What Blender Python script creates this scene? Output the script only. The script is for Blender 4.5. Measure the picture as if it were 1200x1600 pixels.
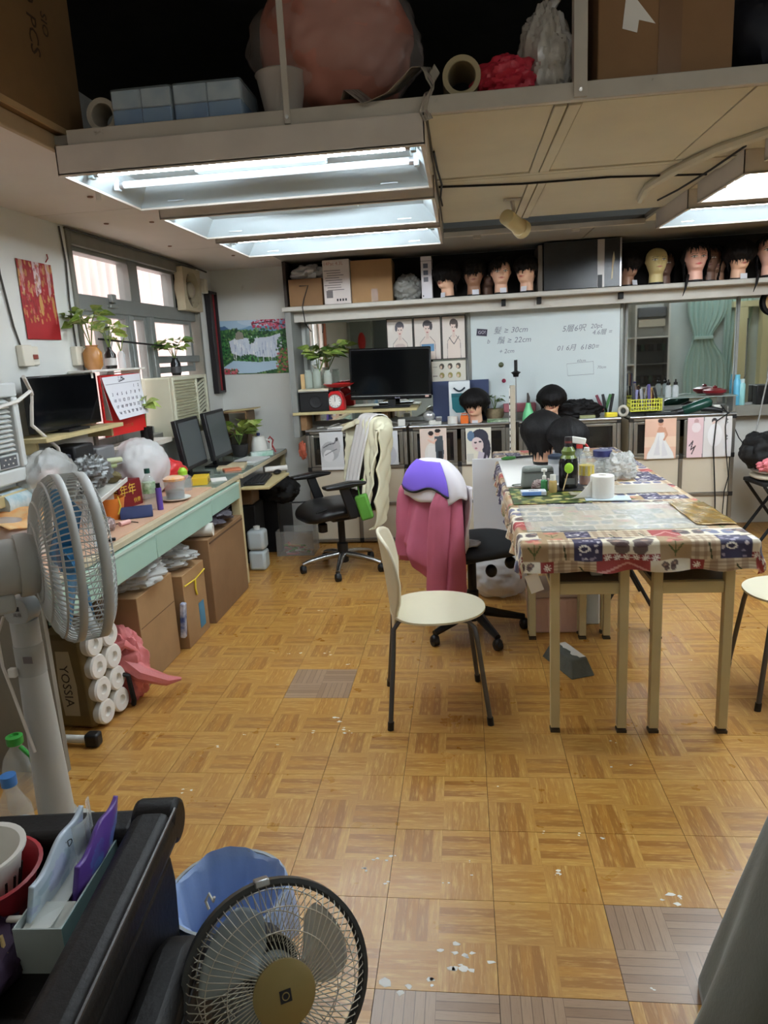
import bpy, bmesh, math, random
import numpy as np
from mathutils import Vector, Matrix, Euler

for o in list(bpy.data.objects):
    bpy.data.objects.remove(o, do_unlink=True)
scene = bpy.context.scene
COL = scene.collection
rnd = random.Random(7)
PI = math.pi

# ------------------------------------------------------------------ camera
CAM_Z = 1.5375
YAW, PITCH, ROLL, FPX = 0.117635, 0.218169, -0.053943, 1117.34
def cam_axes():
    cy, sy = math.cos(YAW), math.sin(YAW)
    F = Vector((-sy, cy, 0)); R = Vector((cy, sy, 0)); U = Vector((0, 0, 1))
    cp, sp = math.cos(PITCH), math.sin(PITCH)
    F2 = F*cp - U*sp; U2 = U*cp + F*sp
    cr, sr = math.cos(ROLL), math.sin(ROLL)
    return R*cr + U2*sr, U2*cr - R*sr, F2
cam_d = bpy.data.cameras.new('camera')
cam = bpy.data.objects.new('camera', cam_d); COL.objects.link(cam)
_R, _U, _F = cam_axes()
cam.matrix_world = Matrix(((_R.x, _U.x, -_F.x, 0), (_R.y, _U.y, -_F.y, 0), (_R.z, _U.z, -_F.z, CAM_Z), (0, 0, 0, 1)))
cam_d.sensor_width = 36.0; cam_d.sensor_fit = 'AUTO'
cam_d.lens = FPX/1600*36.0
cam_d.clip_start = 0.02
scene.camera = cam

# ------------------------------------------------------------------ world, exposure
world = bpy.data.worlds.new('overcast_sky'); scene.world = world
world.use_nodes = True
bg = world.node_tree.nodes['Background']
bg.inputs['Color'].default_value = (0.93, 0.96, 1.0, 1)
bg.inputs['Strength'].default_value = 3.2
TUBE_STRENGTH = 62.0
scene.view_settings.view_transform = 'Standard'
scene.view_settings.look = 'None'
scene.view_settings.gamma = 1.0
scene.view_settings.use_curve_mapping = False
scene.view_settings.exposure = 0.55

# ------------------------------------------------------------------ materials
def lin(c):
    out = []
    for v in c[:3]:
        v = v/255.0
        out.append(v/12.92 if v <= 0.04045 else ((v+0.055)/1.055)**2.4)
    return (out[0], out[1], out[2], 1.0)

class NT:
    """tiny node builder"""
    def __init__(self, m):
        self.t = m.node_tree; self.n = self.t.nodes; self.l = self.t.links
    def new(self, typ, **kw):
        nd = self.n.new(typ)
        for k, v in kw.items(): setattr(nd, k, v)
        return nd
    def put(self, sock, v):
        if isinstance(v, bpy.types.NodeSocket): self.l.new(v, sock)
        elif v is not None: sock.default_value = v
    def math(self, op, a, b=None, c=None):
        nd = self.new('ShaderNodeMath', operation=op)
        for i, v in enumerate((a, b, c)):
            if v is not None: self.put(nd.inputs[i], v)
        return nd.outputs[0]
    def mix(self, f, a, b):
        nd = self.new('ShaderNodeMix', data_type='RGBA')
        self.put(nd.inputs[0], f); self.put(nd.inputs[6], a); self.put(nd.inputs[7], b)
        return nd.outputs[2]
    def noise(self, vec, scale, detail=2, rough=0.5):
        nd = self.new('ShaderNodeTexNoise')
        if vec is not None: self.l.new(vec, nd.inputs['Vector'])
        nd.inputs['Scale'].default_value = scale; nd.inputs['Detail'].default_value = detail
        nd.inputs['Roughness'].default_value = rough
        return nd.outputs['Fac']
    def ramp(self, f, a, b):
        nd = self.new('ShaderNodeMapRange'); self.put(nd.inputs[0], f)
        nd.inputs[1].default_value = a; nd.inputs[2].default_value = b
        return nd.outputs[0]
    def comb(self, x, y, z):
        nd = self.new('ShaderNodeCombineXYZ')
        for i, v in enumerate((x, y, z)): self.put(nd.inputs[i], v)
        return nd.outputs[0]

MATS = {}
def mat(name, col=(200, 200, 200), rough=0.5, metal=0.0, var=0.0, vscale=6.0, col2=None, bump=0.0, bscale=60.0,
        trans=0.0, alpha=1.0, emit=0.0, sheen=0.0, coat=0.0, stretch=None, dirt=None, ior=1.45, vcol=False, spec=None, detail=3):
    if name in MATS: return MATS[name]
    m = bpy.data.materials.new(name); m.use_nodes = True
    N = NT(m); b = N.n['Principled BSDF']
    base = lin(col)
    tc = N.new('ShaderNodeTexCoord').outputs['Object']
    if stretch:
        mp = N.new('ShaderNodeMapping'); N.l.new(tc, mp.inputs[0]); mp.inputs['Scale'].default_value = stretch
        tc = mp.outputs[0]
    c = base
    if vcol:
        at = N.new('ShaderNodeAttribute'); at.attribute_name = 'print'; c = at.outputs['Color']
    if var > 0 or col2:
        c2 = lin(col2) if col2 else tuple(max(0, v*(1-var)) for v in base[:3]) + (1,)
        f = N.ramp(N.noise(tc, vscale, detail, 0.6), 0.35, 0.65)
        c = N.mix(f, c, c2)
    if dirt:
        f = N.ramp(N.noise(tc, dirt[1], 5, 0.7), dirt[2], dirt[2]+0.12)
        c = N.mix(f, c, lin(dirt[0]))
    N.put(b.inputs['Base Color'], c)
    b.inputs['Roughness'].default_value = rough
    b.inputs['Metallic'].default_value = metal
    b.inputs['IOR'].default_value = ior
    b.inputs['Transmission Weight'].default_value = trans
    b.inputs['Alpha'].default_value = alpha
    b.inputs['Coat Weight'].default_value = coat
    if sheen: b.inputs['Sheen Weight'].default_value = sheen
    if spec is not None: b.inputs['Specular IOR Level'].default_value = spec
    if emit > 0:
        N.put(b.inputs['Emission Color'], c); b.inputs['Emission Strength'].default_value = emit
    if bump > 0:
        bn = N.new('ShaderNodeBump'); bn.inputs['Strength'].default_value = bump; bn.inputs['Distance'].default_value = 0.01
        N.l.new(N.noise(tc, bscale, 3, 0.6), bn.inputs['Height']); N.l.new(bn.outputs[0], b.inputs['Normal'])
    MATS[name] = m
    return m

# ------------------------------------------------------------------ mesh builder
def rotm(ax, ang): return Matrix.Rotation(ang, 3, ax)
class MB:
    def __init__(self): self.v = []; self.f = []; self.mi = []
    def add(self, vs, fs, mi=0):
        o = len(self.v); self.v += [tuple(p) for p in vs]
        for f in fs: self.f.append(tuple(i+o for i in f)); self.mi.append(mi)
        return self
    def box(self, c, s, R=None, mi=0, taper=1.0):
        x, y, z = s[0]/2, s[1]/2, s[2]/2
        P = []
        for k, zz in ((1, -z), (taper, z)):
            for sx, sy in ((-1, -1), (1, -1), (1, 1), (-1, 1)): P.append(Vector((sx*x*k, sy*y*k, zz)))
        if R is not None: P = [R @ p for p in P]
        c = Vector(c)
        return self.add([p+c for p in P], [(3, 2, 1, 0), (4, 5, 6, 7), (0, 1, 5, 4), (1, 2, 6, 5), (2, 3, 7, 6), (3, 0, 4, 7)], mi)
    def bx(self, x0, x1, y0, y1, z0, z1, mi=0):
        return self.box(((x0+x1)/2, (y0+y1)/2, (z0+z1)/2), (x1-x0, y1-y0, z1-z0), mi=mi)
    def ring(self, c, d, r, n, ph=0):
        d = Vector(d).normalized()
        a = d.orthogonal().normalized() if abs(d.z) < 0.99 else Vector((1, 0, 0))
        if abs(d.z) < 0.99: a = Vector((0, 0, 1)).cross(d).normalized()
        b = d.cross(a)
        return [Vector(c) + a*(r*math.cos(2*PI*i/n+ph)) + b*(r*math.sin(2*PI*i/n+ph)) for i in range(n)]
    def cyl(self, p0, p1, r0, r1=None, n=12, mi=0, caps=True):
        r1 = r0 if r1 is None else r1
        d = Vector(p1)-Vector(p0)
        vs = self.ring(p0, d, r0, n) + self.ring(p1, d, r1, n)
        fs = [(i, (i+1) % n, n+(i+1) % n, n+i) for i in range(n)]
        if caps: fs += [tuple(range(n-1, -1, -1)), tuple(range(n, 2*n))]
        return self.add(vs, fs, mi)
    def tube(self, pts, r, n=6, closed=False, mi=0):
        pts = [Vector(p) for p in pts]; m = len(pts); vs = []
        rr = r if isinstance(r, (list, tuple)) else [r]*m
        d0 = (pts[1]-pts[0]).normalized()
        a = d0.orthogonal().normalized()
        for i in range(m):
            if closed: d = pts[(i+1) % m]-pts[i-1]
            else: d = pts[min(i+1, m-1)]-pts[max(i-1, 0)]
            d = d.normalized() if d.length > 1e-9 else d0
            a = (a - d*a.dot(d)); a = a.normalized() if a.length > 1e-6 else d.orthogonal().normalized()
            b = d.cross(a)
            vs += [pts[i] + (a*math.cos(2*PI*k/n) + b*math.sin(2*PI*k/n))*rr[i] for k in range(n)]
        fs = []
        for i in range(m if closed else m-1):
            j = (i+1) % m
            for k in range(n):
                fs.append((i*n+k, i*n+(k+1) % n, j*n+(k+1) % n, j*n+k))
        if not closed: fs += [tuple(range(n-1, -1, -1)), tuple((m-1)*n+k for k in range(n))]
        return self.add(vs, fs, mi)
    def lathe(self, prof, n=20, c=(0, 0, 0), R=None, mi=0, squash=(1, 1)):
        vs = []; fs = []; c = Vector(c)
        for r, z in prof:
            for k in range(n):
                p = Vector((r*math.cos(2*PI*k/n)*squash[0], r*math.sin(2*PI*k/n)*squash[1], z))
                vs.append((R @ p if R is not None else p) + c)
        m = len(prof)
        for i in range(m-1):
            for k in range(n): fs.append((i*n+k, i*n+(k+1) % n, (i+1)*n+(k+1) % n, (i+1)*n+k))
        shut = prof[0] != prof[-1]
        if shut and prof[0][0] > 1e-5: fs.append(tuple(range(n-1, -1, -1)))
        if shut and prof[-1][0] > 1e-5: fs.append(tuple((m-1)*n+k for k in range(n)))
        return self.add(vs, fs, mi)
    def prism(self, pts, a, b, plane='xy', mi=0):
        n = len(pts); mp = {'xy': lambda u, v, w: (u, v, w), 'xz': lambda u, v, w: (u, w, v), 'yz': lambda u, v, w: (w, u, v)}[plane]
        vs = [mp(u, v, a) for u, v in pts] + [mp(u, v, b) for u, v in pts]
        return self.add(vs, [tuple(range(n-1, -1, -1)), tuple(range(n, 2*n))] + [(i, (i+1) % n, n+(i+1) % n, n+i) for i in range(n)], mi)
    def grid(self, fn, nu, nv, closeu=False, mi=0, cap=False):
        vs = []; cu = nu if closeu else nu+1
        for j in range(nv+1):
            for i in range(cu): vs.append(Vector(fn(i/nu, j/nv)))
        fs = []
        for j in range(nv):
            for i in range(nu):
                i2 = (i+1) % cu
                fs.append((j*cu+i, j*cu+i2, (j+1)*cu+i2, (j+1)*cu+i))
        if cap and closeu: fs += [tuple(range(cu-1, -1, -1)), tuple(nv*cu+i for i in range(cu))]
        return self.add(vs, fs, mi)
    def ell(self, c, r, nu=20, nv=12, R=None, fn=None, mi=0):
        c = Vector(c)
        if fn: nu, nv = nu*2, nv*2
        def g(u, v):
            th = 2*PI*u; ph = PI*(v-0.5)*0.998
            p = Vector((math.cos(ph)*math.cos(th), math.cos(ph)*math.sin(th), math.sin(ph)))
            k = fn(p) if fn else 1.0
            q = Vector((p.x*r[0]*k, p.y*r[1]*k, p.z*r[2]*k))
            return (R @ q if R is not None else q) + c
        return self.grid(g, nu, nv, closeu=True, mi=mi, cap=True)

def mkmesh(mb, name, smooth=True, angle=40):
    me = bpy.data.meshes.new(name)
    me.from_pydata(mb.v, [], mb.f); me.update()
    if any(mb.mi): me.polygons.foreach_set('material_index', mb.mi)
    bm = bmesh.new(); bm.from_mesh(me); bmesh.ops.recalc_face_normals(bm, faces=bm.faces); bm.to_mesh(me); bm.free()
    if smooth:
        me.shade_smooth()
        try: me.set_sharp_from_angle(angle=math.radians(angle))
        except Exception: pass
    return me

def obj(name, mb, m, parent=None, loc=(0, 0, 0), rot=(0, 0, 0), bevel=0.0, seg=2, sub=0, solid=0.0, smooth=True, angle=40, label=None):
    me = mkmesh(mb, name, smooth, angle) if isinstance(mb, MB) else mb
    o = bpy.data.objects.new(name, me); COL.objects.link(o)
    if m is not None and not me.materials:
        for mm in (m if isinstance(m, (list, tuple)) else [m]): me.materials.append(mm)
    o.location = loc; o.rotation_euler = rot
    if parent is not None: o.parent = parent
    if solid:
        s = o.modifiers.new('solid', 'SOLIDIFY'); s.thickness = solid; s.offset = 0
    if bevel:
        b = o.modifiers.new('bevel', 'BEVEL'); b.width = bevel; b.segments = seg; b.limit_method = 'ANGLE'; b.angle_limit = math.radians(35)
        b.harden_normals = False
    if sub:
        s = o.modifiers.new('sub', 'SUBSURF'); s.levels = sub; s.render_levels = sub
    if label: o['label'] = label
    return o

def tag(o, label=None, cat=None, group=None, kind=None):
    if label: o['label'] = label
    if cat: o['category'] = cat
    if group: o['group'] = group
    if kind: o['kind'] = kind
    return o

def thing(name, label, cat, loc=(0, 0, 0), rz=0.0, group=None, rot=None):
    o = bpy.data.objects.new(name, None); COL.objects.link(o)
    o.empty_display_size = 0.05
    o.location = loc; o.rotation_euler = rot if rot else (0, 0, rz)
    return tag(o, label, cat, group)

def struct(name, mb, m, label=None, **kw):
    o = obj(name, mb, m, **kw); o['kind'] = 'structure'
    if label: o['label'] = label
    return o

def kids(o): return [c for c in bpy.data.objects if c.parent == o]
def copy_tree(o, parent=None):
    c = o.copy(); COL.objects.link(c); c.parent = parent
    for ch in kids(o): copy_tree(ch, c)
    return c
def dup(o, loc, rz, label, group=None):
    c = copy_tree(o); c.location = loc; c.rotation_euler = (0, 0, rz); c['label'] = label
    if group: c['group'] = group
    return c

def txt(s, size, name, m, parent=None, loc=(0, 0, 0), R=None, depth=0.0006, shear=0.0, align='CENTER', sx=1.0):
    """lettering as real flat mesh; R: 3x3 matrix, text lies in local xy"""
    cu = bpy.data.curves.new(name, 'FONT'); cu.body = s; cu.size = size; cu.align_x = align; cu.align_y = 'CENTER'
    cu.extrude = depth/2; cu.shear = shear; cu.resolution_u = 2
    t = bpy.data.objects.new('t', cu); COL.objects.link(t)
    dg = bpy.context.evaluated_depsgraph_get(); dg.update()
    me = bpy.data.meshes.new_from_object(t.evaluated_get(dg))
    bpy.data.objects.remove(t, do_unlink=True)
    M = (R if R is not None else Matrix.Identity(3)) @ Matrix.Diagonal((sx, 1, 1))
    me.transform(M.to_4x4())
    me.name = name; me.materials.clear(); me.materials.append(m)
    o = bpy.data.objects.new(name, me); COL.objects.link(o); o.location = loc
    if parent is not None: o.parent = parent
    return o
R_FRONT = Matrix(((1, 0, 0), (0, 0, -1), (0, 1, 0)))          # reads from -y (faces the camera)
R_RIGHT = Matrix(((0, 0, 1), (1, 0, 0), (0, 1, 0)))           # on the left wall, faces +x

# --- flat prints: a small raster painted in numpy and laid on a fine grid as a colour attribute
class Canvas:
    def __init__(self, w, h, col):
        self.w, self.h = w, h
        self.a = np.zeros((h, w, 3)); self.a[:] = lin(col)[:3]
        yy, xx = np.mgrid[0:h, 0:w]; self.u = (xx+0.5)/w; self.vv = 1-(yy+0.5)/h     # u right, v up
    def win(self, x0, x1, y0, y1):
        i0, i1 = max(0, int(x0*self.w)-1), min(self.w, int(x1*self.w)+2); j0, j1 = max(0, int((1-y1)*self.h)-1), min(self.h, int((1-y0)*self.h)+2)
        self.sl = (slice(j0, max(j0, j1)), slice(i0, max(i0, i1))); return self.u[self.sl], self.vv[self.sl]
    def mask(self, mk, col, al=1.0):
        c = np.array(lin(col)[:3]); v = self.a[self.sl] if mk.shape != (self.h, self.w) else self.a; v[mk] = v[mk]*(1-al)+c*al
    def ell(self, x, y, rx, ry, col, al=1.0, rot=0.0):
        q = max(rx, ry*self.h/self.w); uu, vv = self.win(x-q, x+q, y-q*self.w/self.h, y+q*self.w/self.h)
        dx = uu-x; dy = vv-y
        if rot:
            asp = self.h/self.w; c, s = math.cos(rot), math.sin(rot)
            dy = dy*asp; X = dx*c+dy*s; Y = (-dx*s+dy*c)/asp; dx, dy = X, Y
        self.mask((dx/rx)**2+(dy/ry)**2 < 1, col, al)
    def rect(self, x0, x1, y0, y1, col, al=1.0):
        uu, vv = self.win(x0, x1, y0, y1); self.mask((uu >= x0) & (uu <= x1) & (vv >= y0) & (vv <= y1), col, al)
    def poly(self, pts, col, al=1.0):
        ins = np.zeros((self.h, self.w), bool); n = len(pts)
        for i in range(n):
            x0, y0 = pts[i]; x1, y1 = pts[i-1]
            if y0 == y1: continue
            c = ((y0 > self.vv) != (y1 > self.vv)) & (self.u < (x1-x0)*(self.vv-y0)/(y1-y0)+x0)
            ins ^= c
        self.mask(ins, col, al)
    def line(self, pts, w, col, al=1.0):
        asp = self.h/self.w
        for (x0, y0), (x1, y1) in zip(pts[:-1], pts[1:]):
            dx, dy = x1-x0, (y1-y0)*asp; L = dx*dx+dy*dy+1e-12
            uu, vv = self.win(min(x0, x1)-w, max(x0, x1)+w, min(y0, y1)-w/asp, max(y0, y1)+w/asp)
            px, py = uu-x0, (vv-y0)*asp
            t = np.clip((px*dx+py*dy)/L, 0, 1)
            self.mask((px-t*dx)**2+(py-t*dy)**2 < w*w, col, al)
    def speck(self, mk, cols, p, seed=1):
        r = np.random.RandomState(seed); q = r.rand(self.h, self.w)
        for i, c in enumerate(cols):
            self.mask(mk & (q > i*p) & (q < (i+1)*p), c)
def print_mesh(cv, fn, name='print', m=None):
    """fn(u,v)->point; v up"""
    w, h = cv.w, cv.h
    vs = [fn((i+0.5)/w, 1-(j+0.5)/h) for j in range(h) for i in range(w)]
    fs = [(j*w+i, (j+1)*w+i, (j+1)*w+i+1, j*w+i+1) for j in range(h-1) for i in range(w-1)]
    me = bpy.data.meshes.new(name); me.from_pydata(vs, [], fs); me.update()
    at = me.color_attributes.new('print', 'FLOAT_COLOR', 'POINT')
    arr = np.ones((w*h, 4), np.float32); arr[:, :3] = cv.a.reshape(-1, 3); at.data.foreach_set('color', arr.ravel())
    me.shade_smooth()
    me.materials.append(m or mat('printed_paper', rough=0.55, vcol=True))
    return me
def obj_me(name, me, parent=None, loc=(0, 0, 0), rot=(0, 0, 0), solid=0.0):
    o = bpy.data.objects.new(name, me); COL.objects.link(o); o.location = loc; o.rotation_euler = rot
    if parent is not None: o.parent = parent
    if solid:
        s = o.modifiers.new('solid', 'SOLIDIFY'); s.thickness = solid; s.offset = 0
    return o
def crumple(seed, amp=0.08, f=3.0):
    r = random.Random(seed); ks = [(Vector((r.uniform(-1, 1), r.uniform(-1, 1), r.uniform(-1, 1)))*f*(1+i*0.45), r.uniform(0, 6.3), amp/(1+i*0.35)) for i in range(13)]
    def fn(p):
        s = 1.0
        for k, ph, a in ks: s += a*abs(math.sin(k.dot(p)+ph)) - a*0.5
        return s
    return fn

# common materials
M_WHITE = mat('white_paint', (226, 224, 216), 0.55, var=0.06, vscale=3)
M_BLACKP = mat('black_plastic', (22, 22, 24), 0.42)
M_BLACKM = mat('matt_black', (14, 14, 15), 0.7)
M_STEEL = mat('steel', (176, 178, 180), 0.3, 0.9)
M_CARD = mat('cardboard', (164, 128, 88), 0.85, var=0.12, vscale=5, bump=0.05, bscale=40)
M_CARD2 = mat('cardboard_brown', (142, 108, 74), 0.85, var=0.14, vscale=4, bump=0.05)
M_PAPER = mat('paper', (232, 230, 224), 0.7)
M_INK = mat('black_ink', (34, 34, 40), 0.6)
M_CREAM = mat('cream_paint', (205, 190, 146), 0.5, var=0.1, vscale=4, dirt=((120, 98, 62), 9, 0.66))
M_GLASS = mat('clear_glass', (245, 250, 250), 0.03, trans=1.0, ior=1.45)
M_CLEARP = mat('clear_plastic', (225, 235, 235), 0.12, alpha=0.32, spec=0.8)
M_BAGW = mat('white_plastic_bag', (232, 232, 232), 0.35, alpha=0.72, bump=0.25, bscale=25)
M_RED = mat('red_plastic', (196, 32, 36), 0.35)

# ================================================================== STRUCTURE
XL, XR, YB, YR = -2.08, 5.4, 6.1, -1.2
T = 0.305; GX, GY = 0.0456, 2.373

def floor_material():
    m = bpy.data.materials.new('parquet_vinyl'); m.use_nodes = True
    N = NT(m); b = N.n['Principled BSDF']
    pos = N.new('ShaderNodeNewGeometry').outputs['Position']
    sp = N.new('ShaderNodeSeparateXYZ'); N.l.new(pos, sp.inputs[0])
    u = N.math('DIVIDE', N.math('SUBTRACT', sp.outputs[0], GX), T)
    v = N.math('DIVIDE', N.math('SUBTRACT', sp.outputs[1], GY), T)
    iu, iv = N.math('FLOOR', u), N.math('FLOOR', v)
    fu, fv = N.math('FRACT', u), N.math('FRACT', v)
    q = N.new('ShaderNodeTexWhiteNoise', noise_dimensions='2D'); N.l.new(N.comb(iu, iv, 0.0), q.inputs['Vector'])
    flip = N.math('GREATER_THAN', q.outputs['Value'], 0.5)                     # some tiles were laid turned
    fu2 = N.math('MULTIPLY', fu, 2.0); fv2 = N.math('MULTIPLY', fv, 2.0)
    cu, cv = N.math('FLOOR', fu2), N.math('FLOOR', fv2)
    par = N.math('MODULO', N.math('ADD', N.math('ADD', cu, cv), flip), 2.0)
    su, sv = N.math('FRACT', fu2), N.math('FRACT', fv2)
    def sel(a, c): return N.math('ADD', N.math('MULTIPLY', a, par), N.math('MULTIPLY', c, N.math('SUBTRACT', 1.0, par)))
    across = sel(su, sv); along = sel(sv, su)
    s5 = N.math('MULTIPLY', across, 5.0); si = N.math('FLOOR', s5); sf = N.math('FRACT', s5)
    quad = N.math('ADD', N.math('ADD', N.math('MULTIPLY', cu, 3.1), N.math('MULTIPLY', cv, 7.7)), N.math('MULTIPLY', flip, 11.0))
    sl = N.new('ShaderNodeTexWhiteNoise', noise_dimensions='2D'); N.l.new(N.comb(N.math('ADD', si, N.math('MULTIPLY', quad, 9.0)), quad, 0.0), sl.inputs['Vector'])
    odd = N.math('MODULO', si, 2.0)
    g1 = N.noise(N.comb(N.math('MULTIPLY', across, 13.0), N.math('MULTIPLY', along, 1.5), N.math('ADD', N.math('MULTIPLY', quad, 5.3), N.math('MULTIPLY', si, 1.7))), 1.3, 4, 0.6)
    g2 = N.noise(N.comb(N.math('MULTIPLY', across, 60.0), N.math('MULTIPLY', along, 5.0), N.math('ADD', N.math('MULTIPLY', quad, 2.3), si)), 1.0, 3, 0.6)
    strp = N.math('MODULO', N.math('ADD', cv, flip), 2.0)
    dark = N.math('MULTIPLY', odd, N.math('ADD', 0.12, N.math('MULTIPLY', strp, 0.88)))
    outer = N.math('GREATER_THAN', N.math('ABSOLUTE', N.math('SUBTRACT', si, 2.0)), 1.5)
    c_light = lin((186, 135, 62)); c_mid = lin((172, 118, 48)); c_dark = lin((140, 86, 34)); c_hi = lin((208, 166, 94))
    c = N.mix(sl.outputs['Value'], c_mid, c_light)
    c = N.mix(N.math('MULTIPLY', dark, 0.52), c, c_dark)
    c = N.mix(N.math('MULTIPLY', outer, 0.24), c, c_hi)
    c = N.mix(N.ramp(g1, 0.5, 0.72), c, c_hi)
    c = N.mix(N.math('MULTIPLY', N.ramp(g2, 0.52, 0.75), 0.45), c, c_dark)
    edge = N.math('LESS_THAN', N.math('MINIMUM', sf, N.math('SUBTRACT', 1.0, sf)), 0.03)
    c = N.mix(N.math('MULTIPLY', edge, 0.25), c, c_dark)
    # traffic wear: duller, greyer patches and a few chips down to the white backing
    wear = N.ramp(N.noise(pos, 1.1, 4, 0.6), 0.48, 0.72)
    c = N.mix(N.math('MULTIPLY', wear, 0.28), c, lin((168, 138, 102)))
    ch = N.math('MULTIPLY', N.ramp(N.noise(pos, 21.0, 3, 0.7), 0.735, 0.75), N.ramp(N.noise(pos, 2.0, 2, 0.5), 0.5, 0.6))
    c = N.mix(ch, c, lin((226, 220, 206)))
    N.put(b.inputs['Base Color'], c)
    N.put(b.inputs['Roughness'], N.math('ADD', 0.2, N.math('MULTIPLY', N.noise(pos, 7.0, 3, 0.6), 0.22)))
    bn = N.new('ShaderNodeBump'); bn.inputs['Strength'].default_value = 0.12; bn.inputs['Distance'].default_value = 0.004
    N.l.new(N.noise(pos, 14.0, 3, 0.5), bn.inputs['Height']); N.l.new(bn.outputs[0], b.inputs['Normal'])
    return m
def brown_tile_material():
    m = bpy.data.materials.new('brown_vinyl_tile'); m.use_nodes = True
    N = NT(m); b = N.n['Principled BSDF']
    pos = N.new('ShaderNodeNewGeometry').outputs['Position']
    sp = N.new('ShaderNodeSeparateXYZ'); N.l.new(pos, sp.inputs[0])
    u = N.math('MULTIPLY', N.math('FRACT', N.math('DIVIDE', N.math('SUBTRACT', sp.outputs[0], GX), T)), 2.0)
    v = N.math('MULTIPLY', N.math('FRACT', N.math('DIVIDE', N.math('SUBTRACT', sp.outputs[1], GY), T)), 2.0)
    cu, cv = N.math('FLOOR', u), N.math('FLOOR', v)
    par = N.math('MODULO', N.math('ADD', cu, cv), 2.0); ip = N.math('SUBTRACT', 1.0, par)
    su, sv = N.math('FRACT', u), N.math('FRACT', v)
    ac = N.math('ADD', N.math('MULTIPLY', su, par), N.math('MULTIPLY', sv, ip))
    al = N.math('ADD', N.math('MULTIPLY', sv, par), N.math('MULTIPLY', su, ip))
    s = N.math('MULTIPLY', ac, 6.0); si = N.math('FLOOR', s); sf = N.math('FRACT', s)
    w = N.new('ShaderNodeTexWhiteNoise', noise_dimensions='2D'); N.l.new(N.comb(si, N.math('ADD', cu, N.math('MULTIPLY', cv, 3.0)), 0.0), w.inputs['Vector'])
    g = N.noise(N.comb(N.math('MULTIPLY', ac, 40.0), N.math('MULTIPLY', al, 3.0), si), 1.0, 3, 0.6)
    c = N.mix(w.outputs['Value'], lin((148, 118, 92)), lin((170, 140, 112)))
    c = N.mix(N.math('MULTIPLY', N.ramp(g, 0.5, 0.7), 0.3), c, lin((112, 84, 64)))
    ed = N.math('LESS_THAN', N.math('MINIMUM', sf, N.math('SUBTRACT', 1.0, sf)), 0.05)
    c = N.mix(N.math('MULTIPLY', ed, 0.6), c, lin((84, 62, 48)))
    N.put(b.inputs['Base Color'], c); b.inputs['Roughness'].default_value = 0.3
    return m
M_TILE = floor_material(); M_TILEB = brown_tile_material()
M_SUB = mat('floor_screed', (64, 50, 36), 0.9, var=0.2)
floor = struct('floor', MB().bx(XL-0.15, XR, YR, YB+0.1, -0.06, -0.004), M_SUB, label='parquet patterned vinyl tile floor with worn and chipped patches')

def cam_px(p):
    d = Vector(p)-Vector((0, 0, CAM_Z)); z = d.dot(_F)
    if z < 0.05: return None
    return 600+FPX*d.dot(_R)/z, 800-FPX*d.dot(_U)/z, z
tile_mb = MB().box((T/2, T/2, -0.003), (T-0.0016, T-0.0016, 0.006))
tile_me = mkmesh(tile_mb, 'floor_tile', smooth=False); tile_me.materials.append(M_TILE)
tileb_me = mkmesh(tile_mb, 'floor_tile_brown', smooth=False); tileb_me.materials.append(M_TILEB)
BROWN = {(-3, 2), (1, -3), (-1, -4), (0, -4)}
cand = []; rest = MB()
for i in range(-8, 19):
    for j in range(-13, 13):
        x, y = GX+i*T, GY+j*T
        if x+T < XL or x > XR or y+T < YR or y > YB: continue
        a = cam_px((x+T/2, y+T/2, 0))
        vis = a is not None and -90 < a[0] < 1290 and 780 < a[1] < 1720 and (x+T/2) < 2.9 and y < 5.75
        cand.append((a[2] if vis else 99, i, j, vis))
cand.sort()
n_t = 0
for z, i, j, vis in cand:
    x, y = GX+i*T, GY+j*T
    if vis and n_t < 285:
        obj_me('tile', tileb_me if (i, j) in BROWN else tile_me, floor, (x, y, 0.0)); n_t += 1
    else:
        x0, x1, y0, y1 = max(x, XL), min(x+T, XR), max(y, YR), min(y+T, YB)
        if x1-x0 > 0.01 and y1-y0 > 0.01: rest.bx(x0+0.0008, x1-0.0008, y0+0.0008, y1-0.0008, -0.006, 0)
o = obj('far_tiles', rest, M_TILE, floor, smooth=False); o['kind'] = 'stuff'
# flakes of white paint trodden onto the floor
fl = MB()
spots = [(745, 1505, 26), (720, 1512, 20), (620, 1535, 36), (660, 1540, 18), (700, 1488, 24), (610, 1340, 10), (575, 1362, 12), (735, 1345, 5), (695, 1378, 7), (730, 1490, 14),
         (430, 1165, 8), (340, 1165, 9), (385, 1147, 7), (290, 1235, 12), (525, 1125, 14), (540, 1140, 10), (485, 1143, 7), (545, 1147, 9), (465, 1022, 9), (510, 1021, 10), (545, 1037, 8),
         (880, 1365, 10), (740, 1367, 7), (845, 1300, 6), (905, 1303, 8), (870, 1365, 6), (1040, 1402, 20), (1060, 1405, 10), (935, 1310, 9), (960, 1200, 8), (985, 1195, 6), (1025, 1550, 8), (600, 1380, 9),
         (590, 985, 6), (480, 985, 7), (500, 953, 6), (520, 955, 5), (765, 1018, 4), (900, 1025, 8), (1075, 1030, 6), (450, 1022, 5), (585, 1345, 9), (780, 1230, 5), (960, 1160, 6)]
def unproj_floor(x, y):
    d = _R*((x-600)/FPX) - _U*((y-800)/FPX) + _F
    t = -CAM_Z/d.z
    return Vector((d.x*t, d.y*t, 0))
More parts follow.
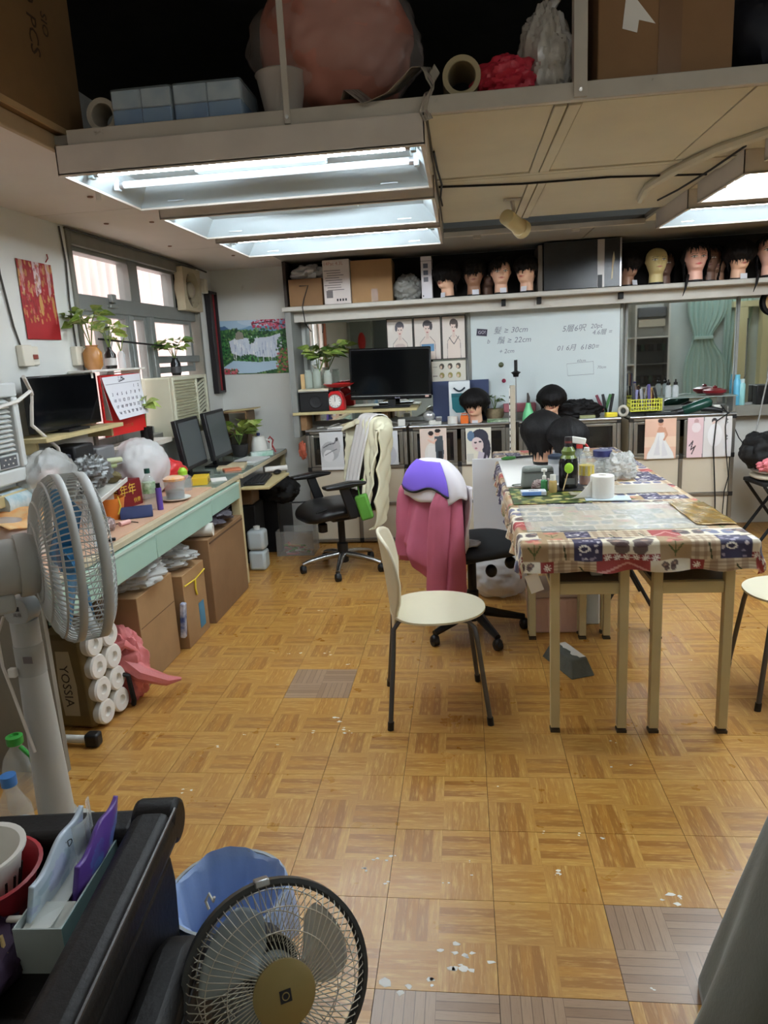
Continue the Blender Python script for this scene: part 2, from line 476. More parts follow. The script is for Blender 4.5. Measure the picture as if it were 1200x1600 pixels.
for k, (px, py, s) in enumerate(spots):
    c = unproj_floor(px, py); w = s/FPX*(c-Vector((0, 0, CAM_Z))).length*0.62
    for q in range(3 if s > 9 else 2):
        n = 7; cc = c+Vector((rnd.uniform(-w, w)*1.2, rnd.uniform(-w, w), 0)); r0 = w*rnd.uniform(0.25, 0.6)
        pts = [(cc.x+r0*rnd.uniform(0.4, 1.3)*math.cos(2*PI*a/n), cc.y+r0*rnd.uniform(0.3, 0.8)*math.sin(2*PI*a/n)) for a in range(n)]
        fl.prism(pts, 0.0001, 0.0005)
o = obj('paint_flakes', fl, mat('paint_flake', (240, 238, 230), 0.8), floor, smooth=False); o['kind'] = 'stuff'

# ---- walls
M_WALL = mat('wall_plaster', (220, 221, 216), 0.75, var=0.07, vscale=2.0, bump=0.04, bscale=18, dirt=((170, 166, 152), 3.0, 0.66))
M_WALLC = mat('wall_cream', (228, 220, 198), 0.8, var=0.05, vscale=2)
W1 = (3.83, 5.74, 1.04, 2.27)       # window in the left wall (y0,y1,z0,z1)
W2 = (0.95, 2.25, 1.15, 2.22)       # second one nearer the camera
AC1 = (2.44, 2.92, 1.07, 1.50)
wl = MB()
x0, x1 = XL-0.14, XL
def wallbox(y0, y1, z0, z1): wl.bx(x0, x1, y0, y1, z0, z1)
for (a, b) in ((YR, W2[0]), (W2[1], AC1[0]), (AC1[1], W1[0]), (W1[1], YB)): wallbox(a, b, 0, 3.05)
for (a, b, c, d) in (W1, W2, AC1): wallbox(a, b, 0, c); wallbox(a, b, d, 3.05)
wall_left = struct('wall_left', wl, M_WALL, 'stained white plaster wall with the windows')
wall_back = struct('wall_back', MB().bx(XL-0.14, XR, YB, YB+0.1, 0, 3.05), M_WALL, 'white plaster wall behind the counters')
struct('wall_right', MB().bx(XR, XR+0.1, YR, YB, 0, 3.05), M_WALLC, 'cream wall off to the right')
struct('wall_rear', MB().bx(XL-0.14, XR+0.1, YR-0.1, YR, 0, 3.05), mat('wall_pale_blue', (206, 216, 212), .8, var=.04), 'cream wall behind the camera seen in the mirror')
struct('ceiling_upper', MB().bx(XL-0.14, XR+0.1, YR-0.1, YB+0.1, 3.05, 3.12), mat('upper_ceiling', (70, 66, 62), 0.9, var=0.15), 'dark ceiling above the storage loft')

# ---- storage loft: deck, soffit boards, beam, posts
M_DECK = mat('loft_board', (150, 146, 136), 0.8, var=0.12, vscale=4)
M_SOFW = mat('soffit_white', (214, 204, 194), 0.75, var=0.05, vscale=2.5, dirt=((170, 152, 140), 5, 0.7))
M_SOFC = mat('soffit_cream', (202, 195, 172), 0.75, var=0.08, vscale=2.2, dirt=((160, 150, 120), 4, 0.66))
M_BEAM = mat('beam_grey', (190, 184, 172), 0.65, var=0.12, vscale=6, dirt=((112, 100, 84), 12, 0.68))
dk = MB()
dk.bx(XL, -1.38, YR, 2.56, 2.30, 2.328)
dk.bx(XL, XR, 2.56, 4.62, 2.30, 2.328); dk.bx(XL, -0.1, 4.62, 5.1, 2.30, 2.328); dk.bx(1.2, XR, 4.62, 5.1, 2.30, 2.328); dk.bx(XL, XR, 5.1, YB, 2.30, 2.328)
ceil = struct('ceiling', dk, M_DECK, 'low plywood soffit of the storage loft')
def cpanel(x0, x1, y0, y1, m, z0=2.285, z1=2.2995): obj('panel', MB().bx(x0, x1, y0, y1, z0, z1), m, ceil, bevel=0.0015, seg=1)
cpanel(XL, -1.385, YR, 1.2, M_SOFW); cpanel(XL, -1.385, 1.205, 3.55, M_SOFW); cpanel(XL, -1.385, 3.556, 4.9, M_SOFW); cpanel(XL, -1.385, 4.906, YB, M_SOFW)
cpanel(-1.38, -0.1, 2.57, 4.8, M_SOFC)
cpanel(-0.09, 0.315, 2.57, 3.46, M_SOFC); cpanel(0.405, 0.93, 2.57, 3.46, M_SOFC); cpanel(0.936, 1.72, 2.57, 3.46, M_SOFC); cpanel(1.726, 2.9, 2.57, 3.46, M_SOFC); cpanel(2.906, 5.38, 2.57, 3.46, M_SOFC)
cpanel(-0.09, 0.33, 3.68, 4.615, M_SOFC); cpanel(0.42, 1.19, 3.68, 4.615, M_SOFC); cpanel(1.2, 2.6, 3.68, 5.1, M_SOFC); cpanel(2.606, 5.38, 3.68, 5.1, M_SOFC)
M_SOFSHADE = mat('soffit_shaded', (150, 148, 142), 0.8, var=0.1, vscale=3)  # grey holds the shade of the rear soffit that gets no light
cpanel(-1.38, 0.9, 5.1, 6.09, M_SOFSHADE); cpanel(0.906, 3.2, 5.1, 6.09, M_SOFSHADE); cpanel(3.206, 5.38, 5.1, 6.09, M_SOFSHADE)
for (x0, x1, y0, y1) in ((0.318, 0.357, 2.57, 3.46), (0.362, 0.402, 2.57, 3.46), (-0.09, 2.9, 3.464, 3.5), (-0.09, 2.9, 3.505, 3.675), (0.333, 0.374, 3.68, 4.615), (0.379, 0.417, 3.68, 4.615)):
    obj('batten', MB().bx(x0, x1, y0, y1, 2.279, 2.2995), M_SOFC, ceil, bevel=0.002, seg=1)
obj('slot_edge', MB().bx(-0.1, 0.42, 5.06, 5.1, 2.268, 2.30), M_BEAM, ceil, bevel=0.003)
obj('slot_edge', MB().bx(0.425, 1.2, 5.06, 5.1, 2.268, 2.30), M_BEAM, ceil, bevel=0.003)
for x in (0.12, 0.76): obj('slot_hinge', MB().box((x, 5.08, 2.258), (0.05, 0.03, 0.018)), M_BEAM, ceil, bevel=0.003)
# dark sheet above the slot, coloured as the unlit space inside
obj('slot_shade', MB().bx(-0.1, 1.2, 4.62, 5.1, 2.42, 2.43), mat('slot_dark', (40, 30, 26), 0.95, var=0.3, vscale=9), ceil)
# screws under the white soffit
for (x, y) in ((-1.62, 3.25), (-1.85, 3.85), (-1.62, 3.9), (-1.85, 4.7), (-1.62, 5.3)):
    obj('screw', MB().lathe([(0.0, -0.006), (0.012, -0.004), (0.014, 0.0)], 10, (x, y, 2.284)), mat('rusty_screw', (120, 78, 52), 0.6), ceil)
beam = struct('trim_1', MB().bx(-1.32, XR, 2.535, 2.56, 2.283, 2.336), M_BEAM, 'grey edge beam of the loft', bevel=0.003)
struct('trim_2', MB().bx(-1.40, -1.378, YR, 2.6, 2.283, 2.336), mat('tan_edge', (176, 152, 118), 0.6, var=0.1), 'tan edging along the side loft', bevel=0.004)
for k, (x, w) in enumerate(((-0.548, 0.021), (0.392, 0.042))):
    p = struct('trim_%d' % (3+k), MB().bx(x-w/2, x+w/2, 2.528, 2.575 if k else 2.535, 2.29, 3.05), M_BEAM, ['thin steel loft post with a bolt', 'square painted loft post'][k], bevel=0.002)
    obj('bolt', MB().cyl((x, 2.524, 2.31), (x, 2.53, 2.31), 0.006, n=8), M_STEEL, p)
# cable bundle on the soffit
o = obj('conduit', MB().tube([(1.2, 3.0, 2.272), (1.05, 3.25, 2.268), (0.96, 3.55, 2.262), (0.93, 3.9, 2.266), (0.98, 4.25, 2.27)], 0.022, 8), M_SOFC, ceil)
obj('cable', MB().tube([(-0.085, 3.56, 2.272), (0.3, 3.62, 2.27), (0.7, 3.63, 2.271), (1.15, 3.72, 2.268)], 0.005, 6), M_BLACKM, ceil)
obj('cable', MB().tube([(-0.085, 2.95, 2.272), (-0.08, 3.2, 2.266), (-0.07, 3.5, 2.27), (-0.083, 3.75, 2.264), (-0.08, 4.0, 2.272)], 0.005, 6), M_BLACKM, ceil)
obj('cable', MB().tube([(1.08, 4.3, 2.27), (1.1, 4.0, 2.26), (1.13, 3.6, 2.262), (1.15, 3.25, 2.27)], 0.005, 6), M_BLACKM, ceil)
# frame of the left light well (fills between the fittings)
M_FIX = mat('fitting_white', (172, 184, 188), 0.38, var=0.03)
M_FIXO = mat('fitting_outside', (206, 198, 188), 0.6, var=0.1, vscale=5)
M_TUBE = mat('lit_tube', (240, 248, 255), 0.5, emit=TUBE_STRENGTH)
M_TUBE0 = mat('unlit_tube', (214, 226, 232), 0.25)

def troffer(name, label, x0, x1, y0, y1, lit, unlit):
    zb, zt = 2.192, 2.284; cx, cy = (x0+x1)/2, (y0+y1)/2; hx, hy = (x1-x0)/2, (y1-y0)/2; h = zt-zb
    t = thing(name, label, 'ceiling light', (cx, cy, zb), group='fluorescent troffers under the loft')
    # outer skin
    s = MB(); e = 0.004
    s.bx(-hx, hx, -hy, -hy+e, 0, h); s.bx(-hx, hx, hy-e, hy, 0, h); s.bx(-hx, -hx+e, -hy, hy, 0, h); s.bx(hx-e, hx, -hy, hy, 0, h)
    obj('housing', s, M_FIXO, t)
    # reflector pan: sloped sides up to a flat top
    i = MB(); a, b, zt2 = 0.010, 0.075, h-0.012
    lo = [(-hx+a, -hy+a, 0.004), (hx-a, -hy+a, 0.004), (hx-a, hy-a, 0.004), (-hx+a, hy-a, 0.004)]
    hi = [(-hx+b, -hy+b, zt2), (hx-b, -hy+b, zt2), (hx-b, hy-b, zt2), (-hx+b, hy-b, zt2)]
    i.add(lo+hi, [(0, 1, 5, 4), (1, 2, 6, 5), (2, 3, 7, 6), (3, 0, 4, 7), (4, 5, 6, 7)])
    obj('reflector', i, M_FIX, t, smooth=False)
    r = MB()
    r.bx(-hx, hx, -hy, -hy+0.014, -0.004, 0.004); r.bx(-hx, hx, hy-0.014, hy, -0.004, 0.004)
    r.bx(-hx, -hx+0.014, -hy+0.014, hy-0.014, -0.004, 0.004); r.bx(hx-0.014, hx, -hy+0.014, hy-0.014, -0.004, 0.004)
    obj('rim', r, M_FIXO, t)
    for ys, mm, nm in [(v, M_TUBE, 'tube') for v in lit] + [(v, M_TUBE0, 'unlit_tube') for v in unlit]:
        tb = obj(nm, MB().cyl((-hx+0.06, ys, 0.036), (hx-0.06, ys, 0.036), 0.0135, n=14), mm, t)
        for sx in (-1, 1):
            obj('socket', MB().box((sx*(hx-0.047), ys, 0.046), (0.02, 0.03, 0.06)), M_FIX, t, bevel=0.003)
            obj('end_cap', MB().cyl((sx*(hx-0.075), ys, 0.036), (sx*(hx-0.057), ys, 0.036), 0.0145, n=12), M_STEEL, tb)
    for sx in (-0.72, 0.72): obj('clip', MB().box((sx*hx, hy-0.03, 0.022), (0.07, 0.003, 0.004)), M_STEEL, t)
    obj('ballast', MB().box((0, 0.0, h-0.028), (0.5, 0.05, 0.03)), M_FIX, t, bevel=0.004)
    return t
YS = ((2.52, 3.16), (3.37, 3.98), (4.14, 4.77))
troffer('troffer_light', 'open fluorescent troffer with one dead tube, nearest of the left three', -1.36, -0.1, YS[0][0], YS[0][1], [-0.17], [0.03])
troffer('troffer_light', 'middle fluorescent troffer of the left three with its tube hidden by the front lip', -1.36, -0.1, YS[1][0], YS[1][1], [-0.2], [])
troffer('troffer_light', 'fluorescent troffer of the left three farthest back toward the shelf', -1.36, -0.1, YS[2][0], YS[2][1], [-0.12], [])
troffer('troffer_light', 'right hand fluorescent troffer cut by the frame, nearest the camera', 1.19, 2.45, YS[0][0], YS[0][1], [-0.17, 0.1], [])
troffer('troffer_light', 'middle fluorescent troffer of the right hand row', 1.19, 2.45, YS[1][0], YS[1][1], [-0.15, 0.12], [])
troffer('troffer_light', 'fluorescent troffer of the right hand row nearest the mannequin shelf', 1.19, 2.45, YS[2][0], YS[2][1], [-0.12], [])
# spot fitting
t = thing('track_spotlight', 'small cream cylinder spotlight on a bracket under the loft soffit', 'spotlight', (0.28, 4.02, 2.285))
obj('bracket', MB().box((0, 0, -0.006), (0.09, 0.03, 0.012)), M_BEAM, t, bevel=0.003)
obj('stem', MB().tube([(0.0, 0, -0.01), (0.01, 0.02, -0.05), (0.0, 0.03, -0.08)], 0.011, 8), M_BEAM, t)
d = Vector((0.13, 0.22, -0.06)).normalized(); R = d.to_track_quat('Z', 'Y').to_matrix()
obj('lamp_body', MB().lathe([(0.028, -0.07), (0.04, -0.062), (0.04, 0.09), (0.046, 0.092), (0.05, 0.13), (0.044, 0.13), (0.0, 0.11)], 18, (0, 0.04, -0.105), R), M_CREAM, t)

# ---- windows
M_ALU = mat('window_aluminium', (146, 150, 146), 0.45, 0.5, var=0.08)
M_PANE = mat('window_pane', (235, 240, 240), 0.05, alpha=0.1)
def frame_bar(parent, y0, y1, z0, z1, d0=-0.10, d1=-0.02, name='frame_bar', m=None):
    return obj(name, MB().bx(XL+d0, XL+d1, y0, y1, z0, z1), m or M_ALU, parent, bevel=0.003, seg=1)
wo = MB(); y0, y1, z0, z1 = W1
wo.bx(XL-0.12, XL+0.012, y0, y0+0.04, z0, z1); wo.bx(XL-0.12, XL+0.012, y1-0.04, y1, z0, z1); wo.bx(XL-0.12, XL+0.012, y0+0.04, y1-0.04, z1-0.07, z1); wo.bx(XL-0.12, XL+0.03, y0+0.04, y1-0.04, z0, z0+0.05)
win = struct('window_1', wo, mat('window_surround', (128, 126, 116), 0.65, var=0.15, vscale=6), 'grey aluminium casement window over the bench', bevel=0.004)
frame_bar(win, y0+.04, y1-.04, 1.86, 1.95); frame_bar(win, 4.59, 4.725, 1.95, 2.20); frame_bar(win, 5.29, 5.33, 1.95, 2.20)
frame_bar(win, 3.87, 4.59, 2.175, 2.20); frame_bar(win, 4.725, 5.29, 2.18, 2.20)
for (a, b, c, d) in ((3.87, 4.20, 1.09, 1.86), (4.20, 4.53, 1.09, 1.86), (4.56, 4.80, 1.09, 1.86), (4.86, 5.62, 1.48, 1.86)):
    s = MB(); w = 0.045
    s.bx(XL-.08, XL-.03, a, a+w, c, d); s.bx(XL-.08, XL-.03, b-w, b, c, d); s.bx(XL-.08, XL-.03, a+w, b-w, c, c+w); s.bx(XL-.08, XL-.03, a+w, b-w, d-w*.6, d)
    f = obj('sash', s, M_ALU, win, bevel=0.003, seg=1)
    obj('pane', MB().bx(XL-.056, XL-.053, a+w, b-w, c+w, d-w*.6), M_PANE, f)
frame_bar(win, 4.53, 4.56, 1.09, 1.86); frame_bar(win, 4.80, 4.86, 1.09, 1.86, -0.11, 0.0); frame_bar(win, 4.86, 5.70, 1.55, 1.60)
for (a, b) in ((3.87, 4.59), (4.725, 5.29)): obj('pane', MB().bx(XL-.06, XL-.057, a, b, 1.95, 2.178), M_PANE, win)
obj('latch', MB().box((XL-0.01, 4.30, 1.945), (0.03, 0.06, 0.05)), M_ALU, win, bevel=0.004)
obj('latch', MB().box((XL-0.012, 4.30, 1.90), (0.03, 0.10, 0.02)), M_ALU, win, bevel=0.004)
obj('security_grille', MB().tube([(XL-0.13, 4.40+0.07*math.cos(a*PI/8), 1.72+0.07*math.sin(a*PI/8)) for a in range(16)], 0.006, 6, closed=True), M_ALU, win)
y0, y1, z0, z1 = W2
M_ORANGE = mat('orange_wood', (164, 96, 62), 0.55, var=0.15)
wo = MB(); wo.bx(XL-.12, XL+.012, y0, y0+.06, z0, z1); wo.bx(XL-.12, XL+.012, y1-.06, y1, z0, z1); wo.bx(XL-.12, XL+.012, y0+.06, y1-.06, z1-.06, z1); wo.bx(XL-.12, XL+.02, y0+.06, y1-.06, z0, z0+.06)
win2 = struct('window_2', wo, M_ORANGE, 'orange wood framed window seen in the mirror', bevel=0.004)
for a, b in ((1.01, 1.4), (1.43, 1.8), (1.83, 2.19)):
    s = MB(); s.bx(XL-.08, XL-.03, a, a+.05, 1.21, 2.16); s.bx(XL-.08, XL-.03, b-.05, b, 1.21, 2.16); s.bx(XL-.08, XL-.03, a+.05, b-.05, 1.21, 1.26); s.bx(XL-.08, XL-.03, a+.05, b-.05, 2.11, 2.16)
    f = obj('sash', s, M_WHITE, win2, bevel=0.003); obj('pane', MB().bx(XL-.056, XL-.053, a+.05, b-.05, 1.26, 2.11), M_PANE, f)
# outside: corrugated sheet wall of the next building across a narrow lightwell
def corr(u, v):
    y = -3+u*14; return (-3.35+0.035*math.sin(y*2*PI/0.16), y, -1+v*4.2)
ow = obj('corrugated_wall', MB().grid(corr, 700, 1), mat('corrugated_sheet', (216, 186, 178), 0.7, var=0.25, vscale=1.5, stretch=(1, 3, 0.4)))
ow.modifiers.new('s', 'SOLIDIFY').thickness = 0.01
tag(ow, 'pale pink corrugated metal wall of the building outside the window', 'wall', kind='structure'); 
dp = MB(); dp.tube([(-3.22, 4.5, -1), (-3.22, 4.5, 3.2)], 0.06, 12); 
for z in (0.4, 1.6, 2.3): dp.cyl((-3.22, 4.5, z), (-3.22, 4.5, z+0.06), 0.068, n=12)
tag(obj('drain_pipe', dp, mat('pipe_pink', (222, 200, 194), 0.6)), 'pale vertical drain pipe on the corrugated wall outside', 'pipe')

# ================================================================== BACK WALL: shelf, mirrors, cabinets
M_SHELFW = mat('shelf_white', (198, 194, 184), 0.55, var=0.1, vscale=5, dirt=((140, 130, 112), 9, 0.68))
M_MIRROR = mat('mirror', (226, 232, 230), 0.02, 1.0)
def R_of(d):
    return Vector(d).to_track_quat('Z', 'Y').to_matrix()
# wall shelf
sh = thing('long_shelf', 'long white wall shelf holding boxes and mannequin heads', 'shelf', (0, 5.9, 1.9))
obj('board', MB().bx(-1.40, 3.9, -0.19, 0.195, -0.005, 0.03), M_SHELFW, sh, bevel=0.006)
obj('apron', MB().bx(-1.36, 3.9, -0.05, -0.02, -0.085, -0.005), M_SHELFW, sh, bevel=0.003)
obj('end_panel', MB().bx(-1.385, -1.335, -0.16, 0.195, -1.0, -0.005), mat('post_grey', (140, 142, 138), 0.6, var=0.1), sh, bevel=0.003)
obj('upper_end_panel', MB().bx(-1.385, -1.36, -0.12, 0.195, 0.03, 0.38), mat('dark_wood', (58, 50, 44), 0.7), sh)
obj('back_panel', MB().bx(-1.36, 3.9, 0.175, 0.195, 0.03, 0.38), mat('shelf_back_dark', (46, 42, 40), 0.85, var=0.2), sh)
for x in (0.33, 0.6, 1.21): obj('bracket', MB().box((x, -0.06, -0.03), (0.03, 0.1, 0.05)), M_BLACKM, sh)
# mirrors
for k, (x0, x1, lab) in enumerate(((-1.30, 0.03, 'wall mirror behind the television reflecting the doorway'), (1.30, 2.14, 'wall mirror right of the whiteboard reflecting the curtain'), (2.15, 3.4, 'wall mirror at the right frame edge'))):
    mr = thing('wall_mirror', lab, 'mirror', ((x0+x1)/2, 6.075, 1.0)); hw = (x1-x0)/2
    obj('mirror_glass', MB().bx(-hw, hw, 0, 0.02, 0, 0.825), M_MIRROR, mr)
    f = MB(); f.bx(-hw, hw, -0.012, 0, -0.03, 0.0); f.bx(-hw, -hw+0.02, -0.012, 0, 0, 0.825)
    obj('mirror_trim', f, mat('post_grey'), mr)
struct('trim_6', MB().bx(2.08, 5.3, 5.98, 6.1, 0.90, 0.985), mat('ledge_grey', (140, 136, 126), 0.6, var=0.1), 'grey ledge below the right mirror', bevel=0.004)
# whiteboard
wb = thing('whiteboard', 'large whiteboard with faint handwriting between the mirrors', 'whiteboard', (0.665, 6.055, 0.93))
obj('panel', MB().bx(-0.59, 0.59, -0.012, 0.01, 0.02, 0.90), mat('whiteboard_white', (206, 216, 216), 0.3, var=0.04, vscale=2), wb)
f = MB(); f.bx(-0.615, -0.59, -0.02, 0.012, 0, 0.93); f.bx(0.59, 0.612, -0.02, 0.012, 0, 0.93); f.bx(-0.59, 0.59, -0.02, 0.012, 0.90, 0.925); f.bx(-0.59, 0.59, -0.02, 0.012, 0, 0.02)
obj('frame', f, mat('board_frame', (126, 126, 120), 0.4, 0.6), wb, bevel=0.003)
M_MARK = mat('marker_faded', (124, 128, 140), 0.6)
def wt(s, x, z, size, shear=0.25): txt(s, size, 'handwriting', M_MARK, wb, (x-0.665, -0.0135, z-0.93), R_FRONT, 0.0004, shear)
wt('a', 0.20, 1.665, .04); wt('髮 ≥ 30cm', 0.395, 1.665, .062); wt('b', 0.215, 1.585, .05); wt('鬚 ≥ 22cm', 0.42, 1.585, .062); wt('+ 2cm', 0.36, 1.50, .048)
wt('5層6呎', 0.895, 1.65, .062); wt('20pt', 1.07, 1.66, .05); wt('4.6層 =', 1.115, 1.61, .05); wt('01 6月  6180=', 0.925, 1.50, .056); wt('60cm', 0.955, 1.395, .032); wt('70cm', 1.115, 1.335, .032)
bx_ = [(0.84-0.665, -0.0135, 1.375-0.93), (1.05-0.665, -0.0135, 1.385-0.93), (1.055-0.665, -0.0135, 1.285-0.93), (0.85-0.665, -0.0135, 1.28-0.93)]
obj('drawn_rectangle', MB().tube(bx_, 0.0018, 4, closed=True), M_MARK, wb)
for (x, z, r, c, lab) in ((0.315, 1.395, 0.021, (72, 78, 52), 'round olive magnet on the whiteboard'), (0.335, 1.265, 0.017, (132, 40, 66), 'round crimson magnet on the whiteboard')):
    tag(obj('magnet', MB().lathe([(r, 0), (r, 0.006), (r*0.7, 0.011), (0, 0.012)], 16, (0, 0, 0), R_of((0, -1, 0))), mat('magnet_%d' % c[0], c, 0.35), loc=(x, 6.0425, z)), lab, 'magnet')
o = MB().box((0, 0, 0), (0.085, 0.004, 0.055), rotm('Y', 0.12)); s = tag(obj('sticker', o, mat('sticker_dark', (62, 58, 76), 0.4, var=0.3, vscale=30), loc=(0.165, 6.0405, 1.66)), 'small dark sticker at the top left of the whiteboard', 'sticker')
txt('GO!', 0.035, 'lettering', mat('sticker_silver', (190, 186, 200), 0.4), s, (0, -0.0026, 0), R_FRONT)

# ---- four steel-tube cabinets
M_TUBEST = mat('cabinet_tube', (150, 146, 138), 0.32, 0.75, var=0.08)
M_CABTOP = mat('cabinet_shelf', (176, 172, 162), 0.5, var=0.1)
M_DARKGL = mat('cabinet_glass', (46, 44, 42), 0.06, alpha=0.5, spec=0.7)
M_PANELC = mat('cabinet_panel', (206, 194, 172), 0.6, var=0.08, vscale=3)
M_CONN = mat('black_connector', (24, 22, 22), 0.5)
Z1, Z2, Z3, Z0 = 0.945, 0.635, 0.33, 0.025
def cabinet(x0, x1, label, cols):
    w = x1-x0
    t = thing('steel_cabinet', label, 'cabinet', (x0, 5.72, 0), group='steel tube cabinets along the back wall')
    r = 0.014; D = 0.34; xs = [0.012, w/2, w-0.012]
    for x in (0.012, w-0.012):
        for y in (0.012, D): obj('post', MB().bx(x-r, x+r, y-r, y+r, 0, Z1), M_TUBEST, t, bevel=0.004)
    for z in (Z0, Z3, Z2, Z1-0.012):
        obj('rail', MB().bx(0.026, w-0.026, -0.002, 0.026, z-0.013, z+0.013), M_TUBEST, t, bevel=0.004)
        for x in (0.012, w-0.012): obj('connector', MB().box((x, 0.012, z), (0.034, 0.034, 0.036)), M_CONN, t, bevel=0.004)
    for z in (Z0, Z3, Z2): obj('mid_connector', MB().box((w/2, 0.01, z), (0.034, 0.03, 0.034)), M_CONN, t, bevel=0.004)
    obj('top_rod', MB().cyl((0, -0.008, Z1+0.006), (w, -0.008, Z1+0.006), 0.011, n=10), M_STEEL, t)
    for (a, b) in ((Z3, Z2), (Z0, Z3)): obj('centre_post', MB().bx(w/2-r, w/2+r, 0, 0.026, a+0.017, b-0.017), M_TUBEST, t, bevel=0.004)
    obj('top_board', MB().bx(0.002, w-0.002, 0.004, D+0.01, Z1-0.004, Z1+0.006), M_CABTOP, t)
    obj('shelf_board', MB().bx(0.026, w-0.026, 0.03, D, Z2-0.006, Z2+0.006), M_CABTOP, t)
    obj('back_panel', MB().bx(0.026, w-0.026, D-0.004, D+0.004, 0.03, Z1-0.02), mat('cabinet_back', (72, 62, 52), 0.8), t)
    obj('side_panel', MB().bx(0.006, 0.012, 0.03, D-0.02, 0.03, Z1-0.02), M_PANELC, t); obj('side_panel', MB().bx(w-0.012, w-0.006, 0.03, D-0.02, 0.03, Z1-0.02), M_PANELC, t)
    for (a, b) in ((0.03, w/2-0.016), (w/2+0.016, w-0.03)):
        for (c, d) in ((Z0, Z3), (Z3, Z2)): obj('panel', MB().bx(a, b, 0.012, 0.02, c+0.015, d-0.015), M_PANELC, t)
        # glazed flap door on top
        dr = MB(); e = 0.03; z0, z1 = Z2+0.017, Z1-0.03
        dr.bx(a, a+e, -0.004, 0.018, z0, z1); dr.bx(b-e, b, -0.004, 0.018, z0, z1); dr.bx(a+e, b-e, -0.004, 0.018, z0, z0+0.018); dr.bx(a+e, b-e, -0.004, 0.018, z1-0.02, z1)
        dd = obj('door', dr, M_TUBEST, t, bevel=0.003)
        obj('door_glass', MB().bx(a+e, b-e, 0.005, 0.009, z0+0.018, z1-0.02), M_DARKGL, dd)
    # things dimly seen through the glass
    n = 0
    for k in range(9):
        ww = rnd.uniform(.04, .09); hh = rnd.uniform(.07, .2); xx = 0.05+k*(w-0.16)/8.5
        obj('stored_item', MB().bx(xx, xx+ww*.8, 0.12, 0.2, Z2+0.007, Z2+0.007+hh), mat('store_%d' % cols[k % len(cols)][0], cols[k % len(cols)], 0.6), t, bevel=0.004)
    return t
CC = [(120, 96, 62), (66, 62, 60), (150, 138, 116), (90, 42, 44), (44, 48, 56), (170, 150, 104)]
cabinet(-1.28, -0.462, 'steel cabinet behind the office chair, leftmost of the four', CC)
cabinet(-0.437, 0.352, 'steel cabinet with the couple and dark haired woman photos, second from left', CC[2:]+CC[:2])
cabinet(0.43, 1.205, 'steel cabinet partly hidden behind the wigs on the table', CC[3:]+CC[:3])
cabinet(1.275, 2.056, 'steel cabinet with the white gown photo and hanging cords, rightmost of the four', CC[1:]+CC[:1])

# ---- photos taped to the cabinet doors
def paper_at(name, label, cat, cv, x0, x1, z0, z1, y, group=None, amp=0.003, par=None):
    w, h = x1-x0, z1-z0
    me = print_mesh(cv, lambda u, v: ((u-.5)*w, amp*math.sin(v*5+u*3), v*h), name)
    o = obj_me(name, me, par, ((x0+x1)/2, y, z0), solid=0.0012)
    if par is None: tag(o, label, cat, group)
    return o
c = Canvas(60, 84, (222, 222, 222))       # 1: soft grey figure
c.ell(.42, .5, .38, .25, (150, 148, 150), .6); c.ell(.35, .38, .22, .16, (232, 230, 230)); c.ell(.72, .62, .14, .2, (190, 186, 186)); c.line([(.15, .6), (.4, .68), (.62, .7), (.75, .85)], .02, (90, 88, 92)); c.line([(.2, .4), (.5, .5), (.7, .55)], .015, (110, 108, 112)); c.ell(.72, .8, .06, .05, (60, 56, 58)); c.rect(0, 1, 0, .08, (240, 240, 240))
paper_at('photo_sheet', 'grey photo sheet of a reclining bride taped to the leftmost cabinet', 'photo', c, -1.17, -0.975, .625, .94, 5.708)
c = Canvas(60, 84, (226, 206, 194))       # 2: couple
c.ell(.42, .28, .26, .34, (232, 226, 220)); c.poly([(.25, 0), (.3, .55), (.55, .55), (.62, 0)], (236, 232, 228)); c.poly([(.6, 0), (.55, .78), (.85, .8), (.88, .35), (.82, 0)], (70, 78, 86)); c.poly([(.68, 0), (.66, .4), (.82, .4), (.82, 0)], (34, 36, 42)); c.ell(.42, .82, .09, .07, (232, 190, 170)); c.ell(.42, .87, .1, .06, (44, 34, 34)); c.ell(.66, .87, .09, .07, (224, 180, 158)); c.ell(.67, .93, .11, .05, (24, 22, 24)); c.line([(.32, .7), (.5, .62), (.6, .7)], .03, (232, 190, 170))
paper_at('photo_sheet', 'photo sheet of a wedding couple on the second cabinet', 'photo', c, -0.356, -0.14, .625, .935, 5.708)
c = Canvas(60, 84, (226, 222, 206))       # 3: woman, dark hair
c.ell(.55, .72, .34, .24, (52, 52, 66)); c.ell(.8, .42, .16, .3, (52, 50, 64)); c.ell(.2, .78, .14, .14, (96, 122, 150)); c.ell(.46, .55, .22, .2, (226, 206, 204), 1, .4); c.ell(.38, .6, .06, .025, (60, 56, 66)); c.ell(.56, .62, .06, .025, (60, 56, 66)); c.ell(.4, .44, .06, .022, (170, 110, 116)); c.poly([(.4, 0), (.5, .36), (.8, .3), (.9, 0)], (204, 196, 208)); c.rect(.04, .3, .08, .3, (206, 204, 194)); c.line([(.7, .1), (.85, .5)], .05, (60, 56, 70))
paper_at('photo_sheet', 'photo sheet of a woman with curled dark hair on the second cabinet', 'photo', c, 0.009, 0.212, .632, .925, 5.708)
c = Canvas(70, 90, (228, 186, 162))       # 4: bride
